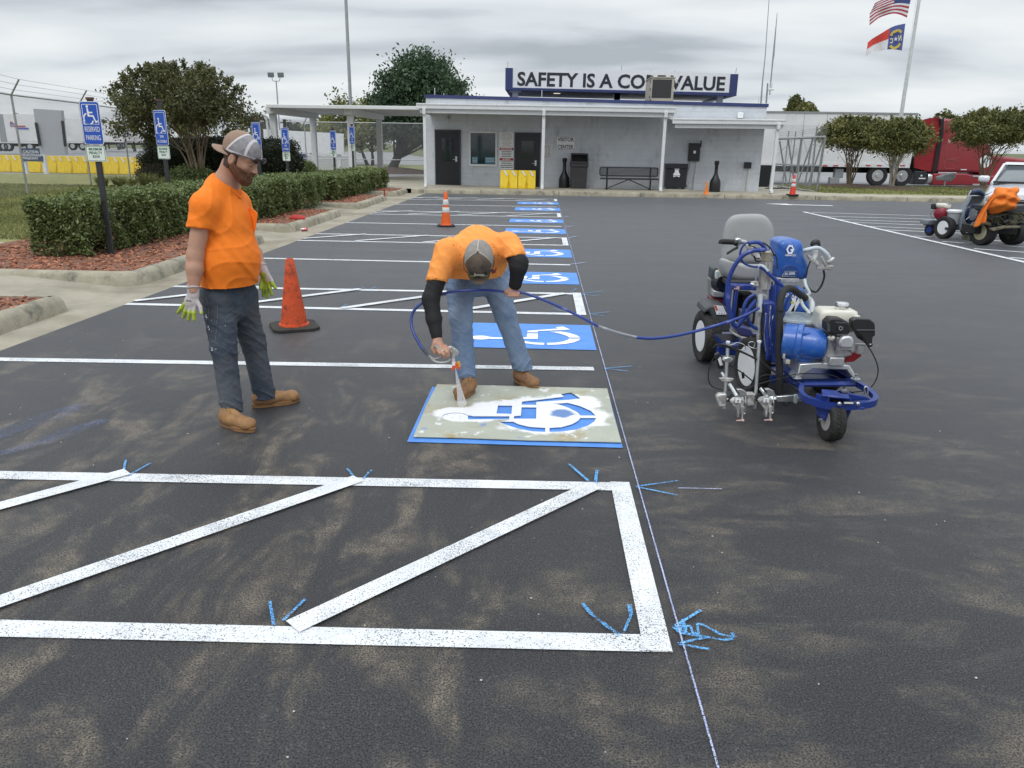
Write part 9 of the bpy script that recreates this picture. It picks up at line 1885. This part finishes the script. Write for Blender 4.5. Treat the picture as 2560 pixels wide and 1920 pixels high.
# spray
a, c = v8(445, 1125, GY-.01), v8(492, 1372, 4.90); c.z = .03; ax = (c-a); b = MB(); b.lathe([(.003, 0), (.011, ax.length*.35), (.020, ax.length*.7), (.032, ax.length)], a, ax, 20); sp_ = b.build('paint_spray', bpy.data.materials.new('spray_mist'))
m = sp_.data.materials[0]; m.use_nodes = True; n, l = NT(m); n.remove(n['Principled BSDF']); df = n.new('ShaderNodeBsdfTranslucent'); df.inputs[0].default_value = (.95, .95, .97, 1); dd_ = n.new('ShaderNodeBsdfDiffuse'); dd_.inputs[0].default_value = (.95, .95, .97, 1); ad = n.new('ShaderNodeMixShader'); l.new(df.outputs[0], ad.inputs[1]); l.new(dd_.outputs[0], ad.inputs[2]); tr = n.new('ShaderNodeBsdfTransparent'); mxs = n.new('ShaderNodeMixShader'); t_ = n.new('ShaderNodeTexCoord').outputs['Object']; l.new(nrange(n, l, nnoise(n, l, t_, 90, 3, .7), .3, .7, .15, .62), mxs.inputs[0]); l.new(tr.outputs[0], mxs.inputs[1]); l.new(ad.outputs[0], mxs.inputs[2]); l.new(mxs.outputs[0], [k for k in n if k.type == 'OUTPUT_MATERIAL'][0].inputs['Surface']); tag(sp_, 'white paint mist jetting from the gun onto the stencil', 'spray', kind='stuff')
# stencil sheet
def stencil_mat():
    m = mat('stencil_plastic', (.40, .42, .35), rough=.55, var=.1, vs=3, dirt=(.37, .28, .13), ds=3.2, dlo=.52, dhi=.66); n, l = NT(m); b = n['Principled BSDF']; t = n.new('ShaderNodeTexCoord').outputs['Object']; old = b.inputs['Base Color'].links[0].from_socket
    def blob(x, y, rx, ry, rot=0): mp_ = nmap(n, l, t, (1, 1, 0), (0, 0, 0), (-x, -y, 0)); mp2 = nmap(n, l, mp_, (1/rx, 1/ry, 0), (0, 0, rot)); ln = n.new('ShaderNodeVectorMath'); ln.operation = 'LENGTH'; l.new(mp2, ln.inputs[0]); return ln.outputs['Value']
    ds = [blob(-.42, 4.74, .26, .15), blob(-.22, 4.83, .26, .20), blob(.04, 4.80, .30, .33), (blob(.24, 5.04, .22, .17)), blob(.27, 4.74, .20, .24), blob(.02, 4.58, .26, .17)]; d = ds[0]
    for q in ds[1:]: d = nmath(n, l, 'MINIMUM', d, q)
    wz = nmath(n, l, 'ADD', d, nmath(n, l, 'MULTIPLY', nmath(n, l, 'SUBTRACT', nnoise(n, l, t, 7, 6, .65), .5), 1.1)); w = nrange(n, l, wz, 1.08, .88); c = nmix(n, l, w, old, (.82, .83, .85))
    hol = nmath(n, l, 'ADD', blob(.17, 4.80, .085, .085), nmath(n, l, 'MULTIPLY', nmath(n, l, 'SUBTRACT', nnoise(n, l, t, 14, 4, .6), .5), .9)); c = nmix(n, l, nrange(n, l, hol, 1.1, .75), c, (.13, .24, .50))
    bl = nrange(n, l, nnoise(n, l, nmap(n, l, t, (1, 1, 1), loc=(7, 3, 0)), 5, 3, .5), .66, .72, 0, .8); c = nmix(n, l, bl, c, (.16, .27, .52))
    st_ = nrange(n, l, nnoise(n, l, nmap(n, l, t, loc=(2, 9, 0)), 9, 5, .7), .60, .64, 0, .85); c = nmix(n, l, st_, c, (.74, .75, .76)); l.new(c, b.inputs['Base Color']); return m
x0, x1, y0, y1 = PX0, PX1, PY0, PY1
outer = [(x0, y0+.0), (x0+.3, y0+.004), (x0+.7, y0-.006), (x1-.2, y0+.0), (x1, y0+.004), (x1-.004, (y0+y1)/2), (x1+.0, y1), ((x0+x1)/2, y1+.004), (x0+.004, y1), (x0-.006, y0+.6)]
me = curve_mesh([outer]+[[(x0+(x1-x0)*a, y0+(y1-y0)*c) for a, c in q] for q in SL], .0022); b = MB(); put_mesh(b, me, Matrix.Translation((0, 0, .0135))); o = b.build('stencil', stencil_mat(), origin=(0, 0, 0)); tag(o, 'paint-stained wheelchair stencil sheet lying on the nearest blue square', 'stencil')
hd = SL[0][:26]; hc_ = [(x0+(x1-x0)*a, y0+(y1-y0)*c) for a, c in hd]; b = MB(); b.face([(x, y, .009) for x, y in hc_]); tag(b.build('fresh_paint', paint_mat('sprayed_white', (.75, .77, .8), (.85, .86, .88), .33, 60)), 'fresh white paint inside the head of the stencil', kind='structure')
# litter
p = G(762, 578); e = empty('drink_can', (p.x, p.y, 0), 0, 'crushed red and white drink can lying in the gutter', 'drink can'); b = MB(); b.lathe([(0, -.06), (.027, -.06), (.033, -.05), (.030, -.01), (.033, .02), (.033, .05), (.027, .06), (0, .06)], (p.x, p.y, .034), (.95, .2, .05), 18); b.build('can_body', mat('can_red', (.50, .04, .05), rough=.3, metal=.4, dirt=(.7, .7, .7), ds=25, dlo=.52, dhi=.6), e, bevel=.002); b = MB(); b.cyl((p.x-.068, p.y-.014, .031), (p.x-.058, p.y-.012, .032), .029); b.build('can_lid', M_STEEL, e)
p = G(743, 549, .15); b = MB(); puff(b, dens([(p.x-.17, p.y, .17), (p.x-.12, p.y+.06, .22), (p.x+.02, p.y+.06, .21), (p.x+.16, p.y+.02, .20), (p.x+.17, p.y-.04, .17), (p.x, p.y-.07, .16)], 3), (0, -.3, 1), .05, .02); tag(b.build('red_rag', mat('rag_red', (.42, .025, .02), rough=.7)), 'crumpled bright red rag lying on the mulch bed', 'rag')
p = G(961, 491, .15); b = MB(); b.cyl((p.x, p.y, .15), (p.x+.01, p.y, .36), .025, .02, 8); tag(b.build('marker_stub', mat('rag_red', (.42, .025, .02))), 'small red marker stub standing on a far mulch bed', 'marker')
p = G(1925, 472, .15); b = MB(); b.slab([(p.x-.2, p.y, .152), (p.x+.9, p.y+.1, .152), (p.x+1.2, p.y+.5, .152), (p.x+.1, p.y+.5, .152)], (0, 0, .03)); tag(b.build('rubber_mat', M_BLKR), 'flat black rubber mat on the walk by the open gate', 'mat')
